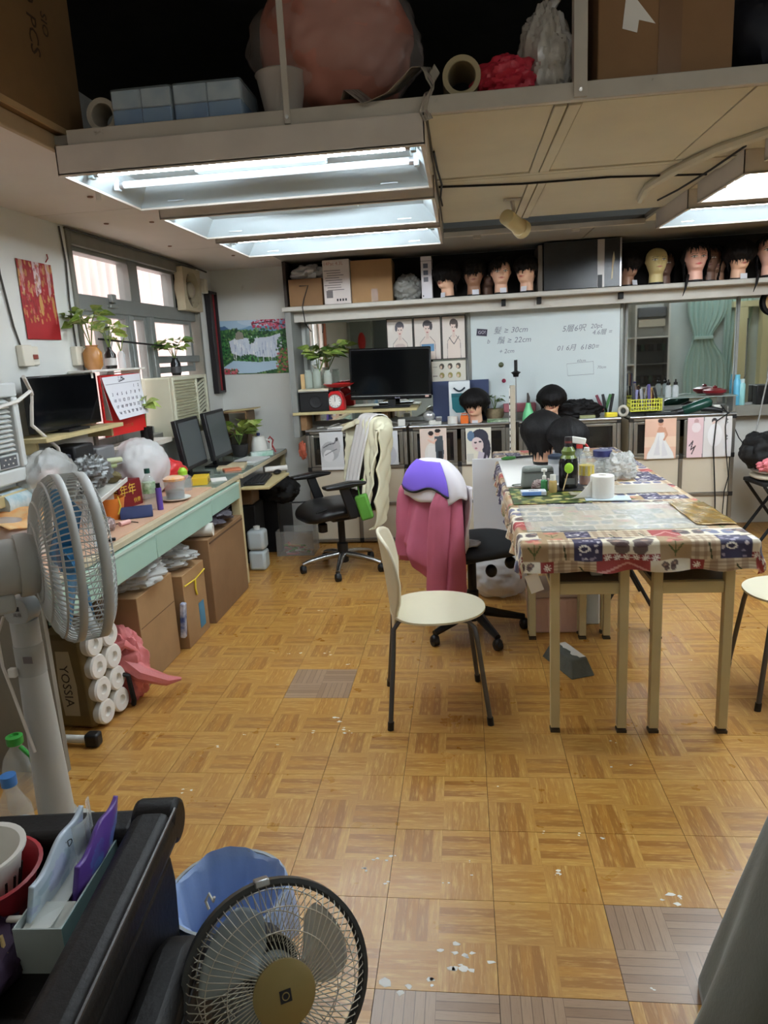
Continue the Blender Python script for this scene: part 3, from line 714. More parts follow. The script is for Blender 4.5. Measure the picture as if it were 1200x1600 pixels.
c.rect(0, 1, .3, .55, (236, 206, 182)); c.poly([(.08, 0), (.1, .12), (.3, .42), (.4, .68), (.6, .68), (.66, .46), (.9, .16), (.96, 0)], (238, 238, 238)); c.poly([(.3, .1), (.45, .6), (.5, .1)], (222, 222, 226)); c.poly([(.55, .05), (.57, .5), (.75, .1)], (226, 226, 230)); c.ell(.5, .88, .08, .07, (206, 150, 122)); c.ell(.5, .94, .09, .05, (42, 30, 30)); c.poly([(.38, .66), (.44, .8), (.56, .8), (.64, .66)], (206, 150, 122)); c.line([(.62, .76), (.7, .6), (.62, .48)], .03, (206, 150, 122))
paper_at('photo_sheet', 'peach photo sheet of a bride in a wide white gown on the rightmost cabinet', 'photo', c, 1.384, 1.622, .622, .938, 5.708)
c = Canvas(100, 90, (226, 222, 220))      # 5: pink and white double page
c.rect(0, .36, 0, 1, (232, 202, 206)); c.line([(.36, 0), (.37, 1)], .006, (110, 104, 104)); c.ell(.2, .9, .05, .07, (200, 160, 160)); c.ell(.2, .75, .1, .12, (240, 226, 228)); c.ell(.6, .9, .06, .07, (60, 52, 54)); c.ell(.6, .84, .05, .06, (226, 200, 190)); c.ell(.62, .55, .16, .28, (240, 238, 238)); c.line([(.06, .3), (.14, .42), (.1, .2), (.2, .3), (.12, .1)], .012, (60, 50, 54))
for z in (.95, .88, .55, .48): c.line([(.86, z), (.9, z-.03), (.88, z-.05)], .008, (50, 46, 50))
paper_at('photo_sheet', 'pink and white double photo page behind the hanging cords on the rightmost cabinet', 'photo', c, 1.70, 2.03, .622, .935, 5.708)
c = Canvas(40, 60, (218, 220, 224)); c.ell(.5, .3, .4, .3, (196, 198, 206)); c.ell(.6, .75, .12, .1, (120, 112, 116))
paper_at('photo_sheet', 'pale photo sheet half hidden behind the office chair back', 'photo', c, -0.70, -0.53, .65, .93, 5.708)
tag(obj('note_sheet', MB().box((0, 0, 0), (0.15, 0.0015, 0.05)), mat('note_pink', (226, 208, 208), 0.7), loc=(0.77, 5.709, 0.925)), 'narrow pale note strip on the cabinet behind the wigs', 'paper')

# ---- posters above the counter
def model_poster(col_top, hair, body, kind):
    c = Canvas(70, 96, (226, 216, 206))
    c.poly([(.2, 0), (.22, .42), (.4, .56), (.62, .56), (.8, .42), (.82, 0)], (228, 212, 200))
    c.rect(.44, .56, .5, .64, (220, 198, 186)); c.ell(.5, .83, .17, .11, hair); c.ell(.5, .75, .125, .13, (230, 208, 196)); c.ell(.5, .86, .14, .06, hair); c.line([(.2, 0), (.22, .42), (.4, .55)], .01, (150, 140, 136)); c.line([(.8, 0), (.78, .42), (.6, .55)], .01, (150, 140, 136)); c.ell(.64, .80, .06, .1, hair) if kind else c.ell(.36, .79, .05, .08, hair)
    c.ell(.45, .74, .03, .012, (70, 60, 60)); c.ell(.56, .74, .03, .012, (70, 60, 60)); c.ell(.5, .65, .04, .014, (180, 110, 110))
    if kind == 1: c.rect(.26, .74, .2, .38, (96, 140, 176))
    if kind == 0:
        for a in range(5): c.line([(.2+a*.05, .05+.05*a), (.5, .18), (.8-a*.04, .06+.05*a)], .008, (186, 170, 164)); 
        c.ell(.5, .36, .2, .06, (206, 186, 178))
    if kind == 2: c.line([(.3, .5), (.5, .34), (.72, .52)], .015, (96, 92, 96))
    return c
PX = [(-0.615, -0.395), (-0.392, -0.165), (-0.162, 0.035)]
for k, lab in enumerate(('portrait poster of a woman with hands crossed at her chest above the television', 'portrait poster of a woman in a blue top, middle of three', 'portrait poster of a woman turned aside next to the whiteboard')):
    x0, x1 = PX[k]
    p = thing('portrait_poster', lab, 'poster', ((x0+x1)/2, 6.062, 1.46), group='portrait posters over the television')
    w = x1-x0
    obj('border', MB().bx(-w/2, w/2, 0, 0.004, 0, .35), mat('poster_border', (52, 46, 44), 0.6), p)
    paper_at('print', None, None, model_poster(0, [(84, 80, 88), (66, 60, 62), (84, 74, 70)][k], 0, k), -w/2+.006, w/2-.006, .006, .344, -0.002, par=p, amp=0)
c = Canvas(84, 84, (222, 216, 200))
for r in range(4):
    for q in range(3):
        col = [(70, 62, 52), (150, 136, 76), (62, 58, 54), (48, 44, 42)][r]
        c.ell(.3+q*.24, .86-r*.23, .07, .075, col); c.ell(.28+q*.24, .84-r*.23, .035, .04, (214, 186, 160))
    c.line([(.04, .85-r*.23), (.16, .85-r*.23)], .008, (120, 110, 100))
paper_at('hair_chart', 'chart of twelve small hairstyles below the portrait posters', 'poster', c, -0.255, 0.03, 1.13, 1.45, 6.066, amp=0)

# ---- television on its board
tv = thing('television', 'black flat television on a board above the left cabinets', 'television', (-0.58, 5.86, 1.105))
R = rotm('Y', 0.02)
obj('screen_frame', MB().box((0, 0, 0.27), (0.66, 0.045, 0.41), R), mat('tv_black', (14, 14, 16), 0.25), tv, bevel=0.008)
obj('screen', MB().box((0, -0.0235, 0.285), (0.625, 0.002, 0.345), R), mat('tv_screen', (8, 9, 11), 0.08), tv)
obj('silver_strip', MB().box((0, -0.024, 0.095), (0.65, 0.004, 0.006), R), M_STEEL, tv)
obj('neck', MB().box((0, 0.01, 0.04), (0.06, 0.03, 0.07)), M_BLACKP, tv); obj('foot', MB().box((0, 0, 0.006), (0.3, 0.17, 0.012)), M_BLACKP, tv, bevel=0.005)
txt('BenQ', 0.018, 'logo', mat('logo_grey', (170, 170, 190), 0.4), tv, (0.05, -0.0255, 0.076), R_FRONT)
obj('sticker', MB().box((0.29, -0.024, 0.08), (0.03, 0.002, 0.018)), mat('tv_sticker', (214, 180, 170), 0.5), tv)
tb = thing('television_board', 'long pale board carrying the television and scale', 'shelf', (-0.86, 5.88, 1.06))
obj('board', MB().bx(-0.52, 0.49, -0.15, 0.15, 0.02, 0.043), mat('board_yellow', (196, 182, 134), 0.55, var=0.1), tb, bevel=0.003)
for x in (-0.47, 0.2): obj('leg_block', MB().bx(x, x+0.05, -0.1, 0.12, -0.108, 0.02), M_CARD2, tb)
# speaker with ledge
sp = thing('speaker_box', 'black speaker box under a cream ledge at the left end of the counter', 'speaker', (-1.245, 5.88, 1.105))
obj('cabinet', MB().bx(-0.075, 0.165, -0.13, 0.12, 0, 0.165), mat('speaker_black', (20, 20, 22), 0.5), sp, bevel=0.006)
obj('cone', MB().lathe([(0.055, 0), (0.05, 0.006), (0.02, -0.004), (0, 0.002)], 24, (0.06, -0.132, 0.08), R_of((0, -1, 0))), mat('speaker_cone', (34, 34, 36), 0.6), sp)
obj('ledge', MB().bx(-0.08, 0.17, -0.135, 0.125, 0.165, 0.18), mat('cream_strip', (214, 206, 180), 0.5), sp, bevel=0.002)
obj('ledge_rod', MB().cyl((-0.08, -0.14, 0.16), (0.17, -0.14, 0.16), 0.005, n=8), M_STEEL, sp)
# kitchen scale
sc = thing('kitchen_scale', 'red dial kitchen scale with a red pan beside the television', 'scale', (-1.03, 5.80, 1.105))
obj('body', MB().prism([(-.075, 0), (.075, 0), (.072, .07), (.055, .13), (.03, .155), (-.03, .155), (-.055, .13), (-.072, .07)], -0.04, 0.07, 'xz'), M_RED, sc, bevel=0.008)
dl = obj('dial', MB().cyl((0, -0.043, 0.075), (0, -0.039, 0.075), 0.05, n=28), M_PAPER, sc)
obj('dial_rim', MB().tube([(0.053*math.cos(a*PI/16), -0.042, 0.075+0.053*math.sin(a*PI/16)) for a in range(32)], 0.004, 6, closed=True), M_STEEL, sc)
obj('needle', MB().box((0, -0.0445, 0.095), (0.004, 0.001, 0.045)), M_INK, dl)
for a in range(12): obj('tick', MB().box((0.041*math.sin(a*PI/6), -0.0437, 0.075+0.041*math.cos(a*PI/6)), (0.003, 0.001, 0.01), rotm('Y', a*PI/6)), M_INK, dl)
obj('pan_post', MB().cyl((0, 0.01, 0.15), (0, 0.01, 0.185), 0.02, n=10), M_BLACKP, sc)
obj('pan', MB().lathe([(0.02, 0.18), (0.09, 0.188), (0.125, 0.21), (0.128, 0.214), (0.09, 0.194), (0, 0.188)], 28, (0.03, 0.01, 0)), M_RED, sc)

# ---- plant in glass jars in front of the mirror
LEAVES = []
def leaf_mesh(k, col):
    n = 8; vs = []; fs = []; wd = [0.0, .55, .95, 1.0, .9, .72, .48, .22, 0.0]
    for i in range(n+1):
        t = i/n; w = wd[i]*0.36; dr = -0.25*t*t*(1+0.4*k)
        for s in (-1, 0, 1): vs.append((t, s*w, dr+(0.10 if s else 0.0)*(1-t*.4)*(wd[i])))
    for i in range(n):
        for s in range(2): a = i*3+s; fs.append((a, a+1, a+4, a+3))
    m = MB(); m.add(vs, fs); me = mkmesh(m, 'leaf'); me.materials.append(col); return me
M_LEAFS = [mat('leaf_green_a', (92, 128, 48), 0.4, col2=(150, 168, 84), vscale=3), mat('leaf_green_b', (128, 156, 66), 0.4, col2=(186, 194, 110), vscale=3), mat('leaf_green_c', (62, 100, 44), 0.4, col2=(96, 130, 60), vscale=3)]
LEAVES = [[leaf_mesh(k, m) for k in range(2)] for m in M_LEAFS]
def plant_on(parent, c, n, spread, hgt, size, seed, tones=(0, 1), up=0.4, stems=4, bias=(0, 0)):
    r = random.Random(seed); st = MB()
    tips = []
    for i in range(stems):
        a = 2*PI*i/stems+r.uniform(-.3, .3); e = Vector(c)+Vector((math.cos(a)*spread*.7+bias[0], math.sin(a)*spread*.7+bias[1], hgt*r.uniform(.7, 1)))
        mid = (Vector(c)+e)/2+Vector((0, 0, hgt*.2)); st.tube([c, mid, e], 0.0028, 5); tips.append((mid, e))
    obj('stems', st, mat('stem_green', (110, 136, 66), 0.5), parent)
    for i in range(n):
        mid, e = tips[i % stems]; b = mid.lerp(e, r.uniform(0, 1.1))+Vector((r.uniform(-1, 1), r.uniform(-1, 1), r.uniform(-.6, .8)))*spread*.35
        az = math.atan2(b.y-c[1], b.x-c[0])+r.uniform(-.9, .9); s = size*r.uniform(.7, 1.15)
        o = obj_me('leaf', LEAVES[r.choice(tones)][r.randrange(2)], parent, b, (r.uniform(-.7, .7), -r.uniform(-up*.5, up*1.6), az)); o.scale = (s, s, s)
jp = thing('potted_plant', 'leafy green plant in glass jars on the speaker in front of the mirror', 'plant', (-1.19, 5.88, 1.285))
for dx, h in ((0.0, .16), (0.09, .14), (-0.07, .15)):
    obj('glass_jar', MB().lathe([(.034, 0), (.036, .01), (.036, h*.8), (.026, h*.92), (.03, h), (.027, h), (.023, h*.9), (.033, h*.78), (.033, .012), (0, .01)], 16, (dx, 0, 0)), mat('jar_glass', (214, 226, 214), 0.05, alpha=0.35), jp)
plant_on(jp, (0.02, 0, .12), 40, .14, .22, .11, 3, (0, 2, 1), .3, 6, (0.05, -0.02))
tag(obj('cardboard_slip', MB().box((0, 0, .06), (.03, .02, .12)), mat('slip_tan', (206, 170, 120), 0.7), loc=(-1.30, 5.84, 1.2855)), 'narrow tan carton standing left of the mirror plant', 'box')

# ---- counter clutter, built where it stands (z = 0.951)
ZC = 0.952
bl = tag(obj('blue_board', MB().box((0, 0, .165), (.46, .012, .33), rotm('X', -.12)), mat('navy_board', (44, 56, 92), 0.6, var=.1), loc=(-0.02, 5.99, ZC+.005)), 'navy blue board leaning on the whiteboard behind the wig head', 'board')
wp = thing('water_pitcher', 'white and teal upright box package with a handle before the navy board', 'package', (-0.03, 5.9, ZC))
obj('shell', MB().bx(-.085, .085, -.05, .05, 0, .335), mat('package_white', (222, 228, 230), .4), wp, bevel=.006)
obj('teal_band', MB().prism([(-.065, .22), (.065, .22), (.06, .12), (.03, .085), (-.03, .085), (-.06, .12)], -.053, -.049, 'xz'), mat('package_teal', (38, 118, 128), .4), wp)
obj('teal_lip', MB().box((0, -.053, .225), (.13, .006, .03)), mat('package_teal_dark', (24, 90, 100), .4), wp)
obj('handle', MB().tube([(-.045+.09*i/8, -.056, .285-.028*math.sin(PI*i/8)) for i in range(9)], .007, 6), mat('handle_dark', (44, 56, 66), .4), wp)
tag(obj('white_mug', MB().lathe([(.04, 0), (.04, .065), (.036, .065), (.036, .006), (0, .006)], 18), M_WHITE, loc=(-.09, 5.77, ZC)), 'short white tub on the counter beside the orange clip box', 'tub')
oc = thing('orange_box', 'small orange plastic clip box on the counter by the wig head', 'box', (.005, 5.765, ZC))
obj('shell', MB().box((0, 0, .035), (.065, .05, .07)), mat('orange_plastic', (226, 112, 44), .4), oc, bevel=.008)
obj('clip', MB().tube([(-.02, -.02, .07), (-.02, -.02, .085), (.02, -.02, .085), (.02, -.02, .07)], .004, 6), mat('orange_plastic'), oc)
pw = thing('power_adapter', 'white and chrome hair clipper dock on the counter', 'clipper dock', (-.23, 5.8, ZC))
obj('base', MB().box((0, 0, .02), (.1, .08, .04)), M_WHITE, pw, bevel=.01); obj('head', MB().ell((-.05, .02, .07), (.05, .04, .045), 14, 10), mat('dock_chrome', (200, 204, 206), .2, .6), pw); obj('slot', MB().box((.03, -.03, .05), (.05, .03, .04)), M_STEEL, pw, bevel=.006)
tag(obj('wall_socket_block', MB().box((0, 0, .03), (.06, .04, .06)), M_WHITE, loc=(-.5, 5.77, ZC), bevel=.006), 'white socket block at the end of the leftmost cabinet top', 'socket')
# tangled cable + papers on the left cabinet
r = random.Random(4); pts = [(-1.2+.055*i, 5.83+r.uniform(-.07, .07), ZC+.012+abs(r.uniform(0, .03))) for i in range(13)]
tag(obj('cable_tangle', MB().tube(pts, .006, 6), mat('cable_grey', (150, 148, 142), .5)), 'grey cable tangled along the leftmost cabinet top', 'cable')
for k, (x, y, rz, w) in enumerate(((-1.05, 5.87, .3, .17), (-.88, 5.83, -.5, .1))):
    tag(obj('paper_stack', MB().box((0, 0, .008), (w, .11, .016), rotm('Z', rz)), M_PAPER, loc=(x, y, ZC), bevel=.002), ['stack of papers under the television board', 'small white packet on the leftmost cabinet top'][k], 'papers')
tag(obj('black_pouch', MB().ell((0, 0, .045), (.06, .06, .05), 14, 10, fn=crumple(4, .15)), M_BLACKM, loc=(-.74, 5.85, ZC-.002)), 'black cloth pouch under the television board', 'pouch')
# straw basket, plant pot, red tin, foil
vp = thing('small_plant', 'grey green plant in a straw pot before the whiteboard', 'plant', (.25, 5.9, ZC))
obj('pot', MB().lathe([(.05, 0), (.075, .05), (.07, .1), (.06, .1), (.06, .01), (0, .01)], 16), mat('straw', (150, 132, 104), .8, var=.3, vscale=30), vp); plant_on(vp, (0, 0, .09), 9, .06, .12, .06, 9, (2,), .5, 4)
tag(obj('green_pack', MB().box((0, 0, .008), (.17, .08, .014), rotm('X', .15)), mat('green_pack', (72, 122, 62), .4, col2=(210, 220, 200), vscale=18), loc=(.27, 5.78, ZC+.007)), 'green and white flat packet in front of the wig head', 'packet')
tag(obj('pink_tin', MB().box((0, 0, .035), (.26, .07, .07)), mat('pink_tin', (176, 106, 116), .4, var=.15), loc=(.455, 5.99, ZC+.06+.0), bevel=.006), 'dusty pink tin standing on books behind the measuring post', 'tin')
tag(obj('book_pile', MB().box((0, 0, .03), (.28, .1, .059)), mat('book_grey', (120, 116, 110), .7), loc=(.455, 5.98, ZC)), 'grey book pile under the pink tin', 'books')
# measuring post in front of the counter gap
mp_ = thing('measuring_stand', 'upright pale measuring post standing between two cabinets', 'post', (.391, 5.74, 0))
obj('post', MB().bx(-.028, .012, -.03, .02, 0, 1.24), mat('post_cream', (186, 176, 156), .6, var=.1), mp_, bevel=.003)
obj('scale_strip', MB().bx(-.036, -.0285, -.031, .0, .3, 1.22), M_PAPER, mp_)
for k in range(16): obj('mark', MB().box((-.032, -.0315, .4+k*.05), (.006, .001, .018)), M_INK, mp_)
ro = thing('clamp_rod', 'thin steel rod with a black knob rising in front of the whiteboard', 'clamp stand', (.415, 5.79, ZC))
obj('rod', MB().cyl((0, 0, 0), (0, 0, .36), .0035, n=8), M_STEEL, ro); obj('collar', MB().lathe([(.02, .35), (.024, .37), (.04, .385), (.016, .395), (.012, .40)], 12), M_BLACKP, ro); obj('grip', MB().cyl((0, 0, .395), (0, 0, .48), .013, n=12), M_BLACKP, ro); obj('foot', MB().lathe([(.035, 0), (.035, .008), (0, .012)], 14), M_STEEL, ro)
gb = thing('spray_bottle', 'mint green bottle with a dark nozzle before the whiteboard', 'bottle', (.508, 5.78, ZC))
obj('body', MB().lathe([(.045, 0), (.048, .02), (.04, .07), (.022, .12), (.018, .145), (0, .146)], 20), mat('mint', (112, 198, 140), .35), gb); obj('nozzle', MB().prism([(-.012, .145), (.012, .145), (.012, .19), (.0, .225), (-.01, .22)], -.01, .01, 'xz'), mat('nozzle_brown', (58, 50, 46), .5), gb, bevel=.003)
# tools bundle, sponge, tape
for k, (dx, tl, col) in enumerate(((0, -.4, (120, 52, 66)), (.035, -.2, (30, 28, 30)), (.06, .3, (60, 110, 60)), (.09, .15, (26, 26, 28)))):
    tag(obj('styling_brush', MB().box((0, 0, .075), (.022, .018, .15), rotm('Y', tl)), mat('brush_%d' % col[0], col, .5), loc=(1.09+dx, 5.95, ZC+.025), bevel=.004), ['maroon handled styling brush leaning left', 'black styling brush leaning by the wig', 'green handled styling brush leaning right', 'black upright styling brush by the board frame'][k], 'brush')
tag(obj('yellow_sponge', MB().box((0, 0, .02), (.09, .05, .036), rotm('Z', .2)), mat('sponge_yellow', (228, 206, 60), .8, bump=.3), loc=(1.145, 5.79, ZC+.003), bevel=.006), 'bright yellow sponge on the counter', 'sponge')
tag(obj('tape_roll', MB().tube([(0, .035*math.cos(a*PI/12), .043+.035*math.sin(a*PI/12)) for a in range(24)], .012, 8, closed=True), mat('tape_cream', (206, 200, 186), .5), loc=(1.24, 5.80, ZC+.004), rot=(0, 0, .9)), 'cream tape roll on edge between the two right cabinets', 'tape')
tag(obj('metal_tin', MB().box((0, 0, .015), (.12, .06, .028)), mat('tin_olive', (150, 152, 110), .4), loc=(.96, 5.77, ZC+.001), bevel=.004), 'low olive tin in front of the loose wig', 'tin')
# yellow basket with tools
yb = thing('yellow_basket', 'yellow lattice basket on the rightmost cabinet', 'basket', (1.41, 5.84, ZC+.04))
s = MB()
for i in range(13):
    x = -.115+i*.0192
    for y in (-.06, .06): s.box((x, y, .045), (.005, .004, .09))
for i in range(6):
    for x in (-.118, .118): s.box((x, -.055+i*.022, .045), (.004, .005, .09))
for z in (.003, .032, .06, .088):
    for y in (-.06, .06): s.box((0, y, z), (.24, .005, .007))
    for x in (-.118, .118): s.box((x, 0, z), (.005, .12, .007))
s.box((0, 0, .004), (.23, .115, .004))
obj('lattice', s, mat('basket_yellow', (206, 204, 70), .45), yb)
tag(obj('basket_riser', MB().box((0, 0, .02), (.2, .1, .038)), M_BLACKP, loc=(1.40, 5.86, ZC)), 'black low box under the yellow basket', 'box')
cols = [(30, 30, 34), (122, 120, 160), (86, 60, 44), (150, 150, 156), (48, 44, 44), (166, 166, 170), (70, 60, 120), (160, 120, 60), (90, 50, 36), (30, 34, 40)]
tl = ['black comb', 'lilac comb', 'brown brush', 'silver scissors handle', 'dark comb', 'grey brush', 'violet comb', 'tan brush', 'reddish brown roller', 'black tail comb']
for k in range(10):
    r = random.Random(k); h = r.uniform(.14, .2)
    tag(obj('hair_tool', MB().box((0, 0, h/2), (r.uniform(.014, .026), .012, h), rotm('Y', r.uniform(-.35, .35)) @ rotm('X', r.uniform(-.2, .2))), mat('tool_%d_%d' % (cols[k][0], cols[k][2]), cols[k], .4), loc=(1.325+.019*k, 5.83+.02*(k % 3), ZC+.055), bevel=.004),
        tl[k]+' standing in the yellow basket, %s from the left' % ['first', 'second', 'third', 'fourth', 'fifth', 'sixth', 'seventh', 'eighth', 'ninth', 'tenth'][k], 'hair tool', 'hair tools in the yellow basket')
# glass shelf with bottles, red bowl
gs = thing('glass_shelf', 'low glass shelf standing at the mirror on the rightmost cabinet', 'shelf', (1.83, 5.96, ZC))
obj('plate', MB().bx(-.29, .29, -.08, .08, .118, .126), mat('shelf_glass', (190, 206, 200), .08, alpha=.45), gs)
for x in (-.27, .27): obj('support', MB().bx(x-.01, x+.01, -.07, .07, 0, .118), M_STEEL, gs)
for k, x in enumerate((1.61, 1.665)):
    b = thing('dropper_bottle', ['clear bottle with black nozzle on the glass shelf, left of two', 'clear bottle with black nozzle on the glass shelf, right of two'][k], 'bottle', (x, 5.93, ZC+.127))
    obj('body', MB().lathe([(.022, 0), (.024, .01), (.024, .08), (.01, .1), (0, .1)], 14), mat('bottle_clear', (214, 220, 222), .1, alpha=.6), b); obj('nozzle', MB().lathe([(.016, .095), (.016, .115), (.006, .12), (.006, .14), (0, .14)], 10), M_BLACKP, b)
rb = thing('red_dish', 'dark red lidded dish on the glass shelf before the curtain reflection', 'dish', (1.97, 5.95, ZC+.127))
obj('bowl', MB().lathe([(.06, 0), (.085, .02), (.088, .04), (.04, .055), (0, .056)], 20), mat('dark_red', (112, 24, 34), .3), rb); obj('knob', MB().lathe([(.012, .05), (.02, .065), (0, .078)], 10), mat('dark_red'), rb)
# hair dryer
hd = thing('hair_dryer', 'dark green hair dryer lying on the rightmost cabinet with a black cord', 'hair dryer', (1.80, 5.79, ZC))
obj('barrel', MB().lathe([(.03, -.12), (.036, -.11), (.04, -.02), (.043, .05), (.036, .09), (.012, .105), (0, .106)], 18, (0, 0, .062), R_of((.9, 0, .28))), mat('dryer_green', (22, 62, 52), .25), hd)
obj('nozzle', MB().cyl((-.105, 0, .03), (-.2, 0, .012), .028, .02, 14), M_BLACKP, hd)
obj('grip', MB().tube([(.02, -.01, .04), (.1, -.025, .035), (.17, -.03, .02)], [.022, .02, .016], 10), M_BLACKP, hd)
def cord(name, pts, lab, r=.005, m=None): return tag(obj(name, MB().tube(pts, r, 6), m or M_BLACKM), lab, 'cord')
cord('dangling_cord', [(1.97, 5.76, ZC+.02), (2.0, 5.7, ZC+.01), (1.905, 5.69, .90), (1.895, 5.695, .7), (1.91, 5.695, .5), (1.925, 5.695, .3), (1.93, 5.695, .14), (1.95, 5.69, .01)], 'black dryer cord hanging down the rightmost cabinet, left of two')
cord('dangling_cord', [(1.97, 5.8, ZC+.06), (1.985, 5.7, ZC+.01), (1.975, 5.693, .85), (1.99, 5.695, .66), (2.015, 5.695, .47), (1.99, 5.695, .35), (1.985, 5.695, .18), (2.0, 5.69, .01)], 'thin black cord hanging down the rightmost cabinet, right of two', .004)
tag(obj('adapter_block', MB().box((0, 0, .03), (.06, .05, .06)), M_WHITE, loc=(1.955, 5.84, ZC), bevel=.006), 'white plug adapter on the rightmost cabinet', 'plug')
tag(obj('flat_iron', MB().box((0, 0, .014), (.24, .04, .026), rotm('Z', -.12)), M_BLACKP, loc=(1.52, 5.765, ZC+.001), bevel=.008), 'black flat iron lying in front of the yellow basket', 'hair iron')
for k, (x, y, h) in enumerate(((2.165, 6.03, .235), (2.2, 6.025, .20))):
    b = thing('spray_can', ['tall sky blue spray can on the grey ledge', 'shorter pale teal spray can on the grey ledge'][k], 'spray can', (x, y, .986))
    obj('can', MB().lathe([(.024, 0), (.026, .008), (.026, h*.8), (.018, h*.88), (.018, h), (0, h)], 16), mat('can_%d' % k, [(96, 176, 206), (150, 206, 206)][k], .3), b); obj('cap', MB().cyl((0, 0, h*.86), (0, 0, h*1.0+.004), .019, n=12), mat('cap_%d' % k, [(110, 190, 214), (200, 222, 222)][k], .4), b)
bs = thing('black_speaker', 'small black speaker on the ledge at the right frame edge', 'speaker', (2.36, 6.03, .986)); obj('cabinet', MB().bx(-.06, .06, -.045, .045, 0, .15), M_BLACKP, bs, bevel=.006); obj('cone', MB().cyl((0, -.05, .08), (0, -.044, .08), .04, n=20), M_BLACKM, bs)
rm = thing('round_mirror', 'round tan mirror with a thick black rim at the right frame edge', 'mirror', (2.43, 6.045, 1.77))
obj('rim', MB().tube([(.095*math.cos(a*PI/18), 0, .095*math.sin(a*PI/18)) for a in range(36)], .013, 8, closed=True), M_BLACKM, rm); obj('face', MB().cyl((0, -.004, 0), (0, .004, 0), .09, n=32), mat('tan_face', (206, 174, 128), .4), rm); obj('hanger', MB().cyl((0, 0, .1), (0, 0, .127), .003, n=6), M_BLACKM, rm)
cord('hanging_cord', [(2.33, 5.82, 1.66), (2.32, 5.85, 1.2), (2.24, 5.8, .8), (2.15, 5.75, .62)], 'grey cord slanting down at the right frame edge', .006, mat('cable_grey'))
cord('hanging_cord', [(2.06, 5.78, .86), (2.1, 5.76, .76), (2.17, 5.74, .66)], 'black cord running from the rightmost cabinet to the bags', .004)
cord('hanging_cord', [(-1.24, 5.70, 2.08), (-1.17, 5.695, 2.08), (-1.21, 5.695, 1.98), (-1.225, 5.69, 1.92), (-1.215, 5.70, 1.80), (-1.2, 5.83, 1.74)], 'black wire looped over the front of the shelf box', .004)
cord('hanging_cord', [(-.87, 5.8, 1.25), (-.95, 5.85, 1.22), (-1.05, 5.86, 1.15), (-1.1, 5.87, 1.13)], 'black aerial cord running from the television to the speaker', .004)
# orange red string bundle at the left cabinet
tag(obj('string_bundle', MB().ell((0, 0, 0), (.022, .02, .055), 10, 8, fn=crumple(8, .4)), mat('string_red', (170, 84, 60), .8), loc=(-1.315, 5.70, .80)), 'orange string bundle hanging at the left end of the cabinets', 'string')

# ================================================================== SHELF BOXES AND MANNEQUIN HEADS
ZS = 1.931
def carton(name, label, x0, x1, y0, y1, z, h, m, cat='box', bevel=.004, tape=None, flaps=False):
    t = thing(name, label, cat, ((x0+x1)/2, (y0+y1)/2, z)); w, d = (x1-x0)/2, (y1-y0)/2
    obj('carton', MB().bx(-w, w, -d, d, 0, h), m, t, bevel=bevel)
    obj('lid_seam', MB().box((0, 0, h+.0005), (2*w-.01, .004, .0012)), mat('seam_dark', (92, 68, 46), .9), t)
    return t
t = carton('open_carton', 'brown open carton with a plastic bag on top at the shelf left end', -1.335, -1.07, 5.74, 6.04, ZS, .205, M_CARD2)
tag(obj('plastic_bag', MB().ell((0, 0, .05), (.12, .1, .055), 20, 12, fn=crumple(2, .22)), M_BAGW, loc=(-1.2, 5.87, ZS+.205)), 'crumpled white plastic bag on the shelf carton', 'bag')
t = carton('white_carton', 'tall white printed carton between two brown cartons on the shelf', -1.055, -.845, 5.73, 6.02, ZS, .33, mat('white_carton', (212, 202, 196), .6, var=.05))
M_PINKINK = mat('pink_ink', (176, 120, 110), .6); M_GREYINK = mat('grey_ink', (110, 104, 104), .6)
txt('14Pac 4.3L', .036, 'lettering', M_PINKINK, t, (-.02, -.146, .30), R_FRONT)
for k in range(9): obj('text_line', MB().box((-.02+.012*(k % 3-1), -.1455, .25-k*.018), (.13-.02*(k % 2), .001, .005)), M_GREYINK, t)
for k in range(4): obj('print_mark', MB().box((0.0+.022*k, -.1455, .03), (.013, .001, .018)), M_INK, t)
obj('print_block', MB().box((-.06, -.1455, .075), (.05, .001, .055)), M_GREYINK, t)
t = carton('brown_carton', 'plain brown carton with a tape strip next to the white carton', -.84, -.52, 5.75, 6.04, ZS, .315, M_CARD)
obj('tape', MB().box((.02, -.1455, .05), (.05, .0015, .095)), mat('tape_brown', (134, 96, 62), .35), t)
tag(obj('wrapped_bundle', MB().ell((0, 0, .09), (.105, .11, .1), 24, 16, fn=crumple(5, .14, 4)), mat('cloudy_plastic', (150, 150, 144), .35, alpha=.85, bump=.4, bscale=30), loc=(-.41, 5.86, ZS-.006)), 'cloudy plastic wrapped bundle on the shelf beside the slim white carton', 'bundle')
t = carton('slim_carton', 'slim upright white carton with small pictures left of the mannequin heads', -.295, -.212, 5.74, 5.98, ZS, .31, mat('slim_white', (214, 210, 214), .5))
for k, c in enumerate(((96, 100, 116), (84, 92, 110), (110, 112, 120))): obj('picture', MB().box((-.005, -.1208, .24-k*.05), (.036, .001, .034)), mat('slimpic_%d' % k, c, .5), t)
obj('lid_line', MB().box((0, -.1208, .275), (.083, .001, .003)), M_GREYINK, t); obj('logo', MB().box((-.028, -.1208, .02), (.008, .001, .012)), M_INK, t)
